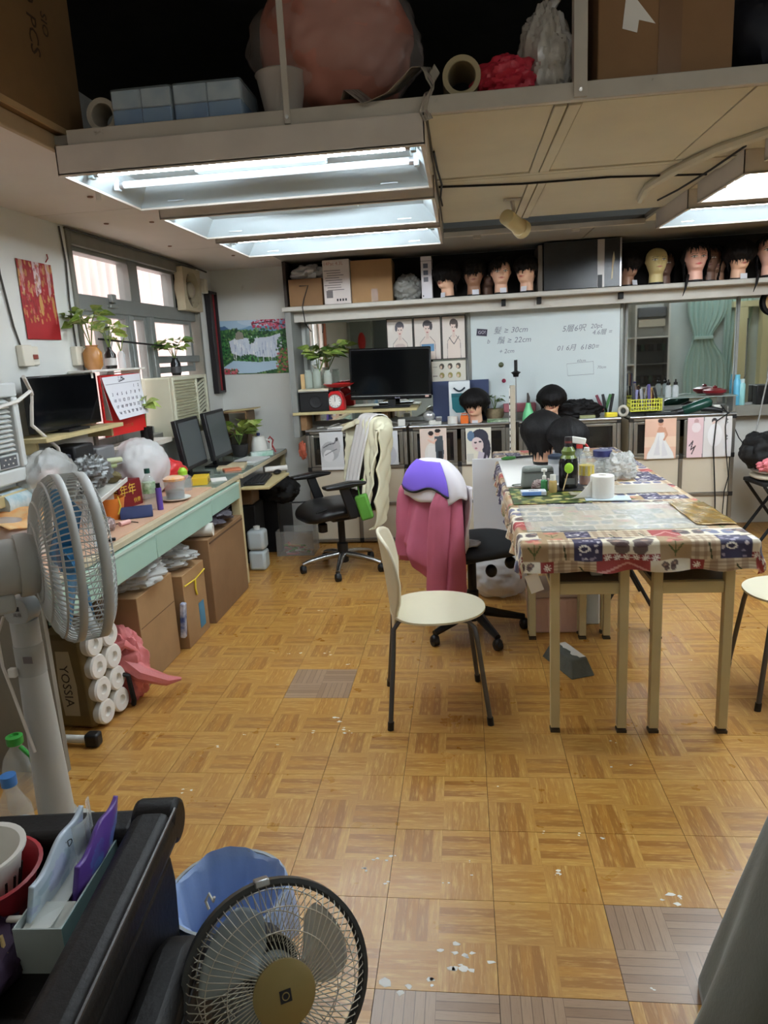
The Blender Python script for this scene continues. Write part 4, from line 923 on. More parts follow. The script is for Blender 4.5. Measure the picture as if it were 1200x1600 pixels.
# dark glass case
t = thing('display_case', 'dark case with a silver strip and a torn paper mark among the heads', 'case', (.9, 5.88, ZS))
obj('shell', MB().bx(-.275, .285, -.17, .16, 0, .345), mat('case_dark', (44, 46, 48), .25, var=.2, vscale=9, dirt=((96, 98, 98), 14, .72)), t, bevel=.004)
obj('strip', MB().bx(.115, .165, -.174, -.1705, .0, .34), mat('case_strip', (176, 172, 168), .4, .3), t); obj('edge', MB().bx(.277, .288, -.175, -.1705, .0, .345), M_STEEL, t)
obj('strip_foot', MB().bx(.117, .15, -.1755, -.1742, .0, .09), M_BLACKP, t)
obj('torn_paper', MB().prism([(.215, .05), (.225, .06), (.23, .15), (.24, .2), (.232, .25), (.222, .2), (.218, .12)], -.173, -.171, 'xz'), mat('torn_cream', (206, 196, 164), .8), t)
obj('crate_edge', MB().bx(-.315, -.28, -.15, .14, 0, .33), mat('old_wood', (112, 104, 94), .8, var=.2), t, bevel=.004)

# ---- mannequin head: one face mesh, painted; several wigs
HP = [(0.0, .052, .05, .05), (.05, .050, .048, .052), (.075, .048, .048, .056), (.09, .050, .075, .064), (.105, .056, .082, .07), (.125, .064, .085, .078), (.15, .071, .086, .086),
      (.175, .075, .088, .092), (.2, .075, .084, .092), (.225, .067, .073, .084), (.245, .05, .054, .064), (.256, .03, .03, .038), (.261, .004, .004, .004)]
def hinterp(z):
    for (a, b) in zip(HP[:-1], HP[1:]):
        if a[0] <= z <= b[0]:
            t = (z-a[0])/(b[0]-a[0]); t = t*t*(3-2*t) if False else t
            return [a[i]+(b[i]-a[i])*t for i in (1, 2, 3)]
    return HP[-1][1:]
def gss(x, s): return math.exp(-(x/s)**2)
def head_pt(th, z):
    w, f, b = hinterp(z); c, s = math.cos(th), math.sin(th)      # th=0 faces -y
    y = -f*c if c > 0 else -b*c
    x = w*s*(abs(s)**-.12 if abs(s) > .05 else 1)
    if c > 0:
        ax = abs(x)
        y -= .022*gss(x, .009)*gss(z-.148, .013) + .010*gss(x, .007)*gss(z-.166, .016)      # nose
        y += .009*gss(ax-.030, .014)*gss(z-.172, .009)                                       # eye sockets
        y -= .004*gss(x, .02)*gss(z-.185, .01)
        y -= .006*gss(x, .018)*gss(z-.122, .006); y -= .008*gss(x, .02)*gss(z-.098, .008)    # lips, chin
    if abs(s) > .93: x += math.copysign(.010*gss(z-.16, .017)*gss(c+.05, .22), s)            # ears
    return Vector((x, y, z))
def head_mesh(name, skin, lipc, brow=True):
    nu, nv = 64, 60
    vs = []; cols = []
    sk = np.array(lin(skin)[:3]); lp = np.array(lin(lipc)[:3]); br = np.array(lin((56, 44, 40))[:3]); ey = np.array(lin((230, 226, 220))[:3]); ir = np.array(lin((40, 32, 30))[:3])
    for j in range(nv+1):
        z = .261*j/nv
        for i in range(nu):
            th = 2*PI*i/nu-PI; th = th-.35*math.sin(th)*0.0
            p = head_pt(th, z); vs.append(p); c = sk.copy()
            if math.cos(th) > .2:
                ax = abs(p.x)
                if abs(p.x) < .022 and abs(p.z-.122) < .0065*(1-(p.x/.024)**2): c = lp
                e = ((ax-.031)/.0145)**2+((p.z-.171)/.0062)**2
                if e < 1: c = ey
                if ((ax-.031)/.006)**2+((p.z-.171)/.006)**2 < 1: c = ir
                if e >= .7 and e < 2.1 and p.z > .172: c = br
                if abs(ax-.032) < .02 and abs(p.z-.187-.004*(1-((ax-.032)/.02)**2)) < .0028: c = br*.6+sk*.4
            cols.append((c[0], c[1], c[2], 1))
    fs = [(j*nu+i, j*nu+(i+1) % nu, (j+1)*nu+(i+1) % nu, (j+1)*nu+i) for j in range(nv) for i in range(nu)]
    me = bpy.data.meshes.new(name); me.from_pydata(vs, [], fs); me.update()
    at = me.color_attributes.new('print', 'FLOAT_COLOR', 'POINT'); at.data.foreach_set('color', np.array(cols, np.float32).ravel())
    me.shade_smooth(); me.materials.append(mat('mannequin_skin', rough=.45, vcol=True)); return me
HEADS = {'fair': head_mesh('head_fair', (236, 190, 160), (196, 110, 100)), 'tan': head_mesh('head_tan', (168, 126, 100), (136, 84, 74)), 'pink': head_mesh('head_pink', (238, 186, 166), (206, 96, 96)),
         'yellow': head_mesh('head_yellow', (206, 188, 132), (176, 120, 96)), 'brown': head_mesh('head_shaded', (120, 88, 72), (104, 62, 58))}  # brown skin is shade put into the colour, for heads standing in shadow
def hair_material(name, a, b):
    m = bpy.data.materials.new(name); m.use_nodes = True; N = NT(m); bs = N.n['Principled BSDF']
    tc = N.new('ShaderNodeTexCoord').outputs['Object']; mp = N.new('ShaderNodeMapping'); N.l.new(tc, mp.inputs[0]); mp.inputs['Scale'].default_value = (150, 150, 8)
    n = N.noise(mp.outputs[0], 1.0, 3, .6)
    N.put(bs.inputs['Base Color'], N.mix(n, lin(a), lin(b))); bs.inputs['Roughness'].default_value = .6; bs.inputs['Specular IOR Level'].default_value = .22
    bn = N.new('ShaderNodeBump'); bn.inputs['Strength'].default_value = .6; bn.inputs['Distance'].default_value = .004; N.l.new(n, bn.inputs['Height']); N.l.new(bn.outputs[0], bs.inputs['Normal'])
    return m
M_HAIR = hair_material('black_hair', (7, 6, 7), (24, 21, 21))
def wig_mesh(name, front, side, back, puff=.02, seed=0, rag=.012, part=0.0):
    """hair shell; front/side/back = height of the lower hair edge"""
    r = random.Random(seed); nu, nv = 64, 22
    jag = [r.uniform(-1, 1)*rag for _ in range(nu)]
    m = MB()
    def shell(off, inner):
        out = []
        for j in range(nv+1):
            for i in range(nu):
                th = 2*PI*i/nu-PI; c = math.cos(th)
                if c > .35: lo = front + part*math.sin(th)
                elif c > -.1: t = (.35-c)/.45; lo = front+(side-front)*t + part*math.sin(th)*(1-t)
                else: t = (-.1-c)/.9; lo = side+(back-side)*t
                lo += jag[i]
                t = j/nv; z = lo+(.262-lo)*t
                p = head_pt(th, max(min(z, .2609), .07)) if z > .1 else head_pt(th, .1)
                w = Vector((math.sin(th), -math.cos(th), 0))
                k = off*(1-.2*t)+puff*math.sin(PI*min(1, (1-t)*.9+.12))
                ridge = .0018*math.sin(th*23+seed)+.0012*math.sin(th*41+2*seed)
                cap = max(0, (z-.2)/.062)
                q = Vector((p.x, p.y, z))
                if z < .12: q = Vector((math.sin(th)*max(.066, abs(p.x)), q.y, z)) if c < .35 else q
                q += w*((k+ridge)*(1-.75*cap**2)); q.z += (off+puff*.6)*cap
                out.append(q)
        return out
    o = shell(.010, False)
    fs = [(j*nu+i, j*nu+(i+1) % nu, (j+1)*nu+(i+1) % nu, (j+1)*nu+i) for j in range(nv) for i in range(nu)] + [tuple(nv*nu+i for i in range(nu))]
    m.add(o, fs)
    # loose locks hanging at the edge
    for q in range(46):
        i = r.randrange(nu); p = o[i]; d = Vector((r.uniform(-.006, .006), r.uniform(-.006, .006), -r.uniform(.012, .03)))
        m.tube([p+Vector((0, 0, .025)), p+Vector((d.x*.4, d.y*.4, .004)), p+d], [.0045, .0035, .0008], 5)
    me = mkmesh(m, name, angle=180); me.materials.append(M_HAIR); return me
WIGS = {'fringe': wig_mesh('wig_fringe', .165, .12, .07, .022, 1), 'short': wig_mesh('wig_short', .205, .15, .09, .026, 2, .016, .02), 'eyes': wig_mesh('wig_eyes', .14, .10, .065, .034, 3),
        'long': wig_mesh('wig_long', .222, .02, .0, .016, 4), 'bob': wig_mesh('wig_bob', .16, .085, .05, .04, 5), 'low': wig_mesh('wig_low', .128, .10, .06, .036, 6, .02)}
M_TAG = mat('tag_white', (226, 226, 232), .6)
def mannequin(x, y, z, rz, skin, wig, label, tagged=False, scale=1.0, tilt=0.0, neck=True, group='mannequin heads on the wall shelf'):
    t = thing('mannequin_head', label, 'mannequin head', (x, y, z), group=group, rot=(tilt, 0, rz)); t.scale = (scale,)*3
    obj_me('face', HEADS[skin], t)
    if wig: obj_me('wig', WIGS[wig], t)
    obj('neck_base', MB().lathe([(.053, -.0), (.055, .004), (.055, .014), (.05, .016)], 20), M_BLACKP, t)
    if tagged:
        g = obj('price_tag', MB().box((0, 0, 0), (.05, .0012, .038), rotm('X', -.2)), M_TAG, t, loc=(.012, -.07, .028))
    return t
for a in ((-.095, 5.80, -.75, 'fair', 'eyes', 'black bobbed mannequin head with hair over its eyes beside the slim carton', True, .93, .1),
          (.105, 5.84, 0, 'tan', 'fringe', 'tan mannequin head facing forward with dark hair, second from the slim carton', True, 1.0, 0),
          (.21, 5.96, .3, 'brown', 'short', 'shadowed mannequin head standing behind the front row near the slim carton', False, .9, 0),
          (.312, 5.81, 0.02, 'fair', 'short', 'fair mannequin head facing forward with short black hair', True, .97, 0),
          (.505, 5.79, -.6, 'fair', 'fringe', 'fair mannequin head turned left next to the dark case', True, .97, 0),
          (1.262, 5.85, .55, 'tan', 'low', 'dim brown mannequin head just right of the dark case', True, .95, 0),
          (1.457, 5.79, 0.05, 'yellow', None, 'bald yellowish mannequin head on the shelf', False, 1.0, 0),
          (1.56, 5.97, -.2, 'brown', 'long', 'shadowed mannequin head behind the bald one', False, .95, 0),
          (1.735, 5.78, 0.0, 'pink', 'long', 'pink faced mannequin head with long straight black hair', False, 1.02, 0),
          (1.865, 5.90, -.25, 'brown', 'long', 'shade darkened mannequin head between the pink faced and fringed ones', False, 1.0, 0),
          (1.955, 5.97, -.3, 'tan', 'long', 'pale sliver of a mannequin head behind the fringed one', False, .95, 0),
          (2.04, 5.79, .1, 'fair', 'eyes', 'fair mannequin head with a messy fringe over its face', True, .98, .12),
          (2.255, 5.77, -.2, 'pink', 'long', 'pink faced mannequin head cut by the right frame edge', False, 1.1, 0)):
    mannequin(a[0], a[1], ZS, a[2], a[3], a[4], a[5], a[6], a[7], a[8])
for (x, lab) in ((1.655, 'black lock hanging over the shelf edge under the pink faced head'), (2.15, 'black lock hanging over the shelf edge by the right frame')):
    tag(obj('hair_lock', MB().tube([(x+.02, 5.75, ZS+.05), (x, 5.70, ZS+.015), (x-.012, 5.685, ZS-.04), (x-.03, 5.69, ZS-.10)], [.012, .012, .008, .002], 6), M_HAIR), lab, 'hair')
# on the counter and the table
mannequin(.10, 5.80, ZC, -.35, 'fair', 'bob', 'black bobbed mannequin head looking down in front of the navy board', True, .98, .22, group='mannequin heads on the counter')
mannequin(.69, 5.79, ZC, -.15, 'fair', 'eyes', 'black bobbed mannequin head in front of the whiteboard handwriting', True, .98, .18, group='mannequin heads on the counter')
tag(obj('loose_wig', MB().ell((0, 0, .065), (.17, .09, .075), 26, 14, fn=crumple(9, .16, 5)), M_HAIR, loc=(.90, 5.86, ZC-.004)), 'loose black wig lying on the counter by the whiteboard', 'wig')

# ================================================================== LEFT WALL
def wall_tag(o, *a, **k): return tag(o, *a, **k)
# red new year poster
c = Canvas(90, 114, (158, 24, 30)); 
c.rect(0, 1, .72, 1, (150, 34, 36))
for k, (a, b) in enumerate(((.05, .16), (.42, .62), (.80, .92))): c.poly([(a, 1), (b, 1), (b-.02, .62), (a+.03, .55)], [(206, 170, 168), (226, 214, 216), (206, 180, 176)][k], .75)
r_ = random.Random(3)
for k in range(190): c.ell(r_.uniform(.0, 1), r_.uniform(.22, .98), r_.uniform(.01, .035), r_.uniform(.01, .05), r_.choice([(186, 140, 70), (120, 14, 22), (172, 34, 40), (206, 170, 100), (130, 20, 26), (200, 120, 110)]), .6)
c.ell(.55, .45, .05, .14, (206, 170, 90), .7); c.ell(.92, .42, .04, .16, (196, 158, 80), .7)
me = print_mesh(c, lambda u, v: (0.0015*math.sin(v*9), (u-.5)*.30, v*.375), 'poster')
tag(obj_me('red_poster', me, None, (XL+.006, 3.49, 1.692), solid=.001), 'red festive poster with gold figures on the left wall', 'poster')
tag(obj('poster_hook', MB().tube([(0, 0, 0), (.01, .01, .02), (.004, .015, .04)], .003, 5), mat('red_string', (150, 50, 44), .8), loc=(XL+.004, 3.6, 2.075)), 'small red string nailed above the red poster', 'string')
# switches and trunking
M_SWITCH = mat('switch_white', (222, 216, 200), .4)
for k, (y, z) in enumerate(((3.30, 1.615), (3.78, 1.61))):
    s = thing('wall_switch', ['white switch box and red rocker under the red poster', 'white switch box at the window edge beside the plant shelf'][k], 'switch', (XL, y, z))
    obj('box', MB().bx(0, .035, -.06, .02, -.05, .05), M_SWITCH, s, bevel=.005); obj('plate', MB().bx(0, .012, .025, .105, -.045, .045), M_SWITCH, s, bevel=.004)
    if k == 0: obj('rocker', MB().box((.015, .07, -.005), (.008, .035, .022)), mat('rocker_red', (150, 70, 58), .4), s, bevel=.002)
for k, pts in enumerate((((3.2, 2.28), (3.2, 1.98), (3.24, 1.75), (3.27, 1.66)), ((3.77, 2.275), (3.79, 2.1), (3.77, 1.9), (3.775, 1.66)))):
    tag(obj('wall_cable', MB().tube([(XL+.008, a, b) for a, b in pts], .005, 6), mat('cable_dark', (70, 66, 60), .6)), ['dark cable running down the wall to the switch under the poster', 'dark cable running down beside the window frame'][k], 'cable')
tag(obj('wall_cable', MB().tube([(XL+.02, 3.8, 2.27), (XL+.03, 4.3, 2.272), (XL+.025, 4.9, 2.268), (XL+.03, 5.5, 2.272), (XL+.02, 5.95, 2.26)], .007, 6), mat('cable_dark')), 'dark cable along the top of the window', 'cable')
tag(obj('wall_cable', MB().tube([(XL+.17, 3.0, 1.52), (XL+.12, 3.12, 1.45), (XL+.11, 3.1, 1.30), (XL+.16, 3.2, 1.18), (XL+.16, 3.22, 1.10), (XL+.15, 3.1, 1.02)], .009, 8), mat('cable_white', (214, 208, 200), .5)), 'white power cable looping down beside the near air conditioner', 'cable')
tag(obj('tie_string', MB().tube([(XL+.185, 2.75, 1.40), (XL+.19, 2.9, 1.42), (XL+.17, 3.03, 1.455), (XL+.16, 3.06, 1.44)], .008, 6), mat('cloth_white', (226, 222, 216), .9)), 'white cloth strip tied across the near air conditioner', 'string')
# near air conditioner
M_ACW = mat('ac_white', (206, 210, 208), .4, var=.04)
ac = thing('window_air_conditioner', 'white window air conditioner at the left frame edge', 'air conditioner', (XL+.18, 2.68, 1.08))
f = MB(); f.bx(-.18, 0, -.24, .24, .0, .06); f.bx(-.18, 0, -.24, .24, .36, .42); f.bx(-.18, 0, -.24, -.2, .06, .36); f.bx(-.18, 0, .2, .24, .06, .36); f.bx(-.18, -.05, -.2, .2, .06, .36)
obj('casing', f, M_ACW, ac, bevel=.008)
for k in range(11): obj('louvre', MB().box((-.02, -.02, .145+k*.02), (.03, .40, .006), rotm('Y', .5)), M_ACW, ac)
obj('control_panel', MB().bx(-.045, -.006, .02, .19, .065, .125), mat('ac_panel', (186, 190, 190), .4), ac, bevel=.003)
obj('display', MB().bx(-.006, -.003, .06, .17, .072, .118), mat('ac_dark', (90, 92, 96), .3), ac)
for k in range(6): obj('button', MB().box((-.002, .075+.016*k, .085+.02*(k % 2)), (.003, .008, .006)), M_PAPER, ac)
tag(obj('towel_rail', MB().box((0, 0, 0), (.1, .5, .05)), mat('tan_wood', (196, 178, 130), .6, var=.15), loc=(XL+.13, 2.72, 1.02), bevel=.006), 'tan wooden ledge under the near air conditioner', 'ledge')
# small plant shelf
ps = thing('plant_shelf', 'narrow white shelf across the window carrying plant bottles', 'shelf', (XL+.07, 3.97, 1.52)); obj('board', MB().bx(-.06, .075, -.32, .33, 0, .012), M_WHITE, ps, bevel=.002)
for y in (-.28, .3): obj('bracket', MB().bx(-.065, .05, y-.01, y+.01, -.03, 0), M_WHITE, ps)
def bottle_plant(loc, label, prof, m, n, spread, h, size, seed, tones=(1, 0), lab2=None, up=.4, stems=4, bias=(0, 0)):
    t = thing('bottle_plant', label, 'plant', loc); H = max(z for r, z in prof)
    obj('bottle', MB().lathe(prof, 18), m, t)
    if lab2: obj('bottle_label', MB().lathe([(prof[2][0]+.001, H*.15), (prof[2][0]+.001, H*.5)], 18), mat('blabel_%d' % lab2[0], lab2, .5), t)
    plant_on(t, (0, 0, H*.92), n, spread, h, size, seed, tones, up, stems, bias); return t
bottle_plant((XL+.08, 3.80, 1.533), 'large leafy plant in a round glass jar on the window shelf', [(.035, 0), (.05, .02), (.052, .09), (.03, .12), (.035, .13), (.032, .13), (.0, .125)], mat('amber_jar', (190, 130, 60), .15, alpha=.75), 34, .10, .20, .09, 21, (1, 0), None, .3, 5, (0, -.03))
bottle_plant((XL+.08, 4.0, 1.533), 'plant in a dark labelled bottle on the window shelf', [(.03, 0), (.032, .01), (.032, .08), (.014, .105), (.014, .12), (0, .12)], mat('dark_bottle', (40, 34, 32), .15), 20, .07, .15, .075, 22, (1,), (206, 200, 196), .4, 4, (0, -.02))
bottle_plant((XL+.06, 4.05+.13, 1.533), 'small plant sprig in a clear bottle at the right of the window shelf', [(.02, 0), (.022, .01), (.022, .08), (.01, .1), (0, .1)], mat('bottle_clear'), 6, .05, .10, .055, 27, (1,), None, .5, 3)
bottle_plant((XL+.09, 4.92, 1.462), 'trailing plant in a black bottle on the far air conditioner', [(.03, 0), (.035, .02), (.035, .08), (.02, .11), (.022, .12), (0, .12)], mat('black_bottle', (18, 18, 20), .2), 30, .10, .13, .09, 23, (0, 2, 1), (70, 70, 72), .2, 5, (0, -.04))
bottle_plant((XL+.14, 4.22, 1.085), 'tall pothos sprig in a black mug on the window sill', [(.035, 0), (.038, .02), (.038, .09), (.034, .09), (.034, .08), (0, .08)], mat('black_bottle'), 15, .05, .20, .095, 24, (1,), None, .3, 3, (0, -.03))
tag(obj('sill_board', MB().bx(XL+.032, XL+.2, 3.85, 4.45, 1.055, 1.083), M_SHELFW), 'white board laid on the window sill', 'board')
tag(obj('curtain_rod', MB().cyl((XL+.05, 3.95, 1.70), (XL+.05, 5.0, 1.66), .006, n=8), M_BLACKM), 'thin dark rod across the window behind the plants', 'rod')
# calendar
cal = thing('wall_calendar', 'hanging monthly calendar with lifted white page and red backing', 'calendar', (XL+.12, 4.0, 1.16), rot=(0, 0, -.10))
obj('backing', MB().bx(-.003, .003, -.215, .215, 0, .34), mat('calendar_red', (206, 34, 32), .5), cal)
c = Canvas(96, 80, (224, 224, 230)); c.line([(.05, .82), (.95, .82)], .004, (120, 120, 130)); c.line([(.4, .86), (.55, .9), (.48, .95)], .012, (60, 60, 70))
me = print_mesh(c, lambda u, v: (.012+.05*(1-v)*(1-v)*.6+.03*(1-u)*(1-v), (u-.5)*.40+.03*(1-v)*(1-u), .10+v*.24-.01*(1-u)), 'page')
pg = obj_me('page', me, cal, solid=.001)
me = print_mesh(Canvas(20, 20, (206, 206, 208)), lambda u, v: (.008+.09*(u)*(1-v), -.215-.06*u*(1-v)*1.2+.01, .09+v*.25), 'page')
obj_me('lifted_page', me, cal, solid=.001)
nums = ['', '', '', '', '', '1', '2', '3', '4', '5', '6', '7', '8', '9', '10', '11', '12', '13', '14', '15', '16', '17', '18', '19', '20', '21', '22', '23', '24', '25', '26', '27', '28', '29', '30']
M_CALINK = mat('calendar_ink', (64, 64, 84), .6)
for k, s in enumerate(nums):
    if not s: continue
    cc, rr = k % 7, k//7; u = .12+cc*.128; v = .72-rr*.145
    x = .0132+.05*(1-v)*(1-v)*.6+.03*(1-u)*(1-v); txt(s, .026, 'date', M_CALINK, pg, (x+.001, (u-.5)*.40+.03*(1-v)*(1-u), .10+v*.24-.01*(1-u)), R_RIGHT)
txt('三月', .03, 'month', M_CALINK, pg, (.0145, -.02, .318), R_RIGHT)
txt('二〇二四', .022, 'lettering', mat('gold_ink', (176, 110, 60), .4), cal, (.004, .03, .045), R_RIGHT)
obj('hanger', MB().tube([(0, -.2, .34), (0, 0, .352), (0, .2, .34)], .003, 5), M_STEEL, cal)
# monitor shelf + television-like monitor on the wall side
ms = thing('monitor_shelf', 'tan shelf under the black monitor beside the window', 'shelf', (XL+.1, 3.45, 1.22)); obj('board', MB().bx(-.1, .1, -.4, .36, 0, .02), mat('tan_wood'), ms, bevel=.002)
for y in (-.38, .34): obj('support', MB().bx(-.1, .04, y-.01, y+.01, -.05, 0), mat('tan_wood'), ms)
mo = thing('black_monitor', 'black flat monitor on the tan shelf under the switches', 'monitor', (XL+.1, 3.42, 1.241))
obj('panel', MB().box((0, 0, .145), (.035, .63, .265)), mat('tv_black'), mo, bevel=.006); obj('screen', MB().box((.0185, 0, .15), (.002, .60, .235)), mat('tv_screen'), mo); obj('foot', MB().box((0, 0, .006), (.12, .2, .012)), M_BLACKP, mo)
# dark clutter below the monitor shelf
for k, (y, h, c_, nm) in enumerate(((3.18, .1, (50, 52, 60), 'dark camera bag under the tan monitor shelf'), (3.4, .13, (28, 28, 30), 'black device under the tan monitor shelf'), (3.62, .09, (110, 110, 112), 'grey metal box under the tan monitor shelf'))):
    tag(obj('stored_device', MB().box((0, 0, h/2), (.16, .19, h)), mat('dev_%d' % c_[0], c_, .5), loc=(XL+.1, y, 1.041), bevel=.01), nm, 'device')
tag(obj('device_ledge', MB().bx(XL+.005, XL+.19, 3.07, 3.77, 1.02, 1.04), mat('steel_dull', (150, 150, 150), .4, .6)), 'steel ledge holding the devices below the monitor shelf', 'shelf')
# far air conditioner in the window
a2 = thing('window_air_conditioner', 'cream window air conditioner set in the window beside the monitors', 'air conditioner', (XL+.0, 5.04, 1.045))
M_ACC = mat('ac_cream', (206, 204, 180), .45, var=.06); M_GRILL = mat('ac_grille', (170, 166, 136), .5)
f = MB(); f.bx(-.3, .12, -.33, .33, 0, .41); obj('casing', f, M_ACC, a2, bevel=.01)
f = MB(); f.bx(.12, .14, -.33, -.30, .0, .41); f.bx(.12, .14, .30, .33, 0, .41); f.bx(.12, .14, -.3, .3, 0, .05); f.bx(.12, .14, -.3, .3, .385, .41); f.bx(.12, .14, .10, .13, .05, .385)
obj('front_frame', f, M_ACC, a2, bevel=.004)
for k in range(16): obj('grille_slat', MB().box((.128, -.1, .065+k*.02), (.012, .40, .008)), M_GRILL, a2)
for k in range(9): obj('vent_slat', MB().box((.13, .215, .15+k*.026), (.016, .16, .006), rotm('X', .25)), M_ACC, a2)
obj('vent_back', MB().bx(.1205, .122, .13, .30, .13, .385), mat('vent_dark', (70, 68, 56), .7), a2); obj('knob_panel', MB().bx(.12, .138, .14, .295, .055, .12), M_GRILL, a2)
# exhaust fan box
ex = thing('exhaust_fan', 'cream square exhaust fan box in the upper window corner', 'fan', (XL+.02, 5.51, 1.93))
f = MB(); n = 24; ro, hs = .135, .18
vs = []
for k in range(n): a = 2*PI*k/n+PI/4; m_ = max(abs(math.cos(a)), abs(math.sin(a))); vs += [(.035, .0+hs*math.cos(a)/m_, .155+hs*.86*math.sin(a)/m_), (.035, ro*math.cos(a), .155+ro*math.sin(a)), (-.03, hs*math.cos(a)/m_, .155+hs*.86*math.sin(a)/m_), (-.06, ro*.95*math.cos(a), .155+ro*.95*math.sin(a))]
f.add(vs, [tuple(x) for k in range(n) for x in ((4*k, 4*((k+1) % n), 4*((k+1) % n)+1, 4*k+1), (4*k, 4*k+2, 4*((k+1) % n)+2, 4*((k+1) % n)), (4*k+1, 4*((k+1) % n)+1, 4*((k+1) % n)+3, 4*k+3))])
obj('frame', f, mat('fan_cream', (180, 168, 140), .6, var=.12, dirt=((110, 96, 76), 8, .62)), ex)
obj('hub', MB().lathe([(.06, -.03), (.06, .02), (.045, .035), (0, .04)], 18, (0, 0, .155), R_of((1, 0, 0))), mat('fan_hub', (150, 140, 118), .5), ex)
for k in range(5):
    a = 2*PI*k/5; obj('blade', MB().box((-.02, .095*math.cos(a), .155+.095*math.sin(a)), (.006, .09, .06), rotm('X', a) @ rotm('Y', .5)), mat('fan_blade', (100, 92, 76), .6), ex)
obj('dark_back', MB().bx(-.09, -.085, -.13, .13, .02, .29), M_BLACKM, ex)
tag(obj('junction_box', MB().box((0, 0, 0), (.05, .06, .11)), M_SWITCH, loc=(XL+.026, 5.84, 2.14), bevel=.006), 'white junction box in the far upper corner', 'switch')
fr = thing('framed_board', 'tall dark framed board hung in the far left corner', 'picture', (XL+.004, 5.98, 1.30), rot=(0, 0, 0))
obj('board', MB().bx(.0, .02, -.07, .08, 0, .79), mat('board_dark', (60, 52, 50), .5), fr); f = MB(); f.bx(.0, .045, -.09, -.07, -.02, .81); f.bx(.0, .045, .08, .10, -.02, .81); f.bx(0, .045, -.07, .08, .79, .81); f.bx(0, .045, -.07, .08, -.02, 0)
obj('frame', f, mat('frame_black', (30, 26, 28), .4), fr, bevel=.003); obj('red_edge', MB().bx(.02, .024, .05, .078, .0, .79), mat('edge_red', (150, 40, 46), .5), fr)
# waterfall poster
c = Canvas(150, 110, (126, 168, 204))
c.ell(.2, .95, .3, .12, (176, 206, 228)); c.ell(.6, .98, .3, .1, (200, 220, 236)); c.poly([(0, .75), (0, .88), (.12, .9), (.2, .82), (.0, .7)], (86, 118, 160))
c.poly([(0, 0), (0, .82), (.2, .84), (.5, .80), (.8, .78), (1, .84), (1, 0)], (56, 100, 62))
r_ = random.Random(5)
for k in range(700):
    x, y = r_.random(), r_.uniform(0, .84); c.ell(x, y, r_.uniform(.008, .022), r_.uniform(.012, .03), r_.choice([(30, 76, 44), (84, 136, 74), (22, 56, 38), (120, 160, 92), (52, 104, 60)]), .85)
c.poly([(.16, .62), (.28, .68), (.5, .66), (.72, .68), (.88, .74), (.9, .42), (.78, .3), (.3, .34), (.18, .4)], (216, 226, 240))
for k in range(70): x = r_.uniform(.17, .89); y = r_.uniform(.36, .7); c.line([(x, y), (x+r_.uniform(-.01, .01), y-r_.uniform(.06, .2))], .004, r_.choice([(168, 184, 214), (236, 242, 248), (140, 156, 190), (250, 252, 255)]), .9)
c.poly([(.25, .64), (.26, .76), (.3, .8), (.36, .77), (.37, .66)], (150, 146, 134))
for cx_, cy_, rx_, ry_, n_ in ((.47, .62, .04, .05, 25), (.41, .26, .13, .11, 90), (.06, .48, .08, .17, 90), (.9, .5, .07, .2, 70)):
    for k in range(n_): t_ = r_.uniform(0, 6.28); q_ = r_.random()**.5; c.ell(cx_+rx_*q_*math.cos(t_), cy_+ry_*q_*math.sin(t_), .014, .02, r_.choice([(30, 84, 48), (60, 122, 66), (22, 62, 40), (84, 144, 80)]), .9)
c.poly([(.0, .1), (.2, .26), (.55, .22), (.8, .24), (.85, .1), (.5, .02), (.1, .02)], (186, 212, 232))
for k in range(120): x = r_.uniform(.0, .25); c.ell(x, r_.uniform(0, .1), .015, .02, r_.choice([(196, 72, 84), (60, 104, 58), (214, 120, 130)]), .9)
for k in range(150): x = r_.uniform(.8, 1); c.ell(x, r_.uniform(0, .45), .015, .02, r_.choice([(60, 104, 58), (96, 132, 66), (140, 160, 84), (190, 90, 100)]), .9)
for k in range(120): x = r_.uniform(.5, 1); y = 1-r_.uniform(0, .2)*(.4+x*.6); c.ell(x, y, .014, .018, r_.choice([(206, 66, 100), (226, 110, 136), (170, 40, 70)]), .9)
c.line([(.5, .92), (.75, .96), (1, .86)], .006, (70, 40, 46))
me = print_mesh(c, lambda u, v: ((u-.5)*.625, 0, v*.45-.012*u), 'poster', mat('glossy_print', rough=.35, vcol=True))
tag(obj_me('waterfall_poster', me, None, (-1.757, 6.094, 1.428), solid=.001), 'glossy landscape poster of a waterfall with pink blossom on the back wall', 'poster')

# ================================================================== BENCH
M_MINT = mat('mint_laminate', (166, 200, 184), .4, var=.05, vscale=3)
M_BTOP = mat('bench_mat', (208, 168, 140), .45, var=.05, vscale=4)
M_BEDGE = mat('bench_edge', (198, 184, 154), .5, var=.08)
be = thing('work_bench', 'long workbench with pink top and mint green drawers along the left wall', 'bench', (XL, 2.36, 0))
obj('top', MB().bx(.004, .53, .0, 2.38, .742, .772), M_BEDGE, be, bevel=.003)
obj('top_mat', MB().bx(.02, .50, .01, 1.9, .7725, .7795), M_BTOP, be, bevel=.001); obj('glass_top', MB().bx(.02, .525, 1.905, 2.375, .7725, .7795), mat('bench_glass', (136, 150, 140), .08, spec=.7), be, bevel=.001)
for (a, b) in ((.03, .93), (.935, 1.74), (1.745, 2.3)):
    d = obj('drawer', MB().bx(.50, .545, a, b, .60 if b < 2 else .625, .735), M_MINT, be, bevel=.003)
    obj('drawer_lip', MB().bx(.545, .549, a, b, .722, .735), mat('mint_edge', (196, 216, 204), .4), d)
obj('carcass', MB().bx(.02, .498, .03, 2.30, .61, .741), mat('bench_inner', (120, 108, 90), .7), be)
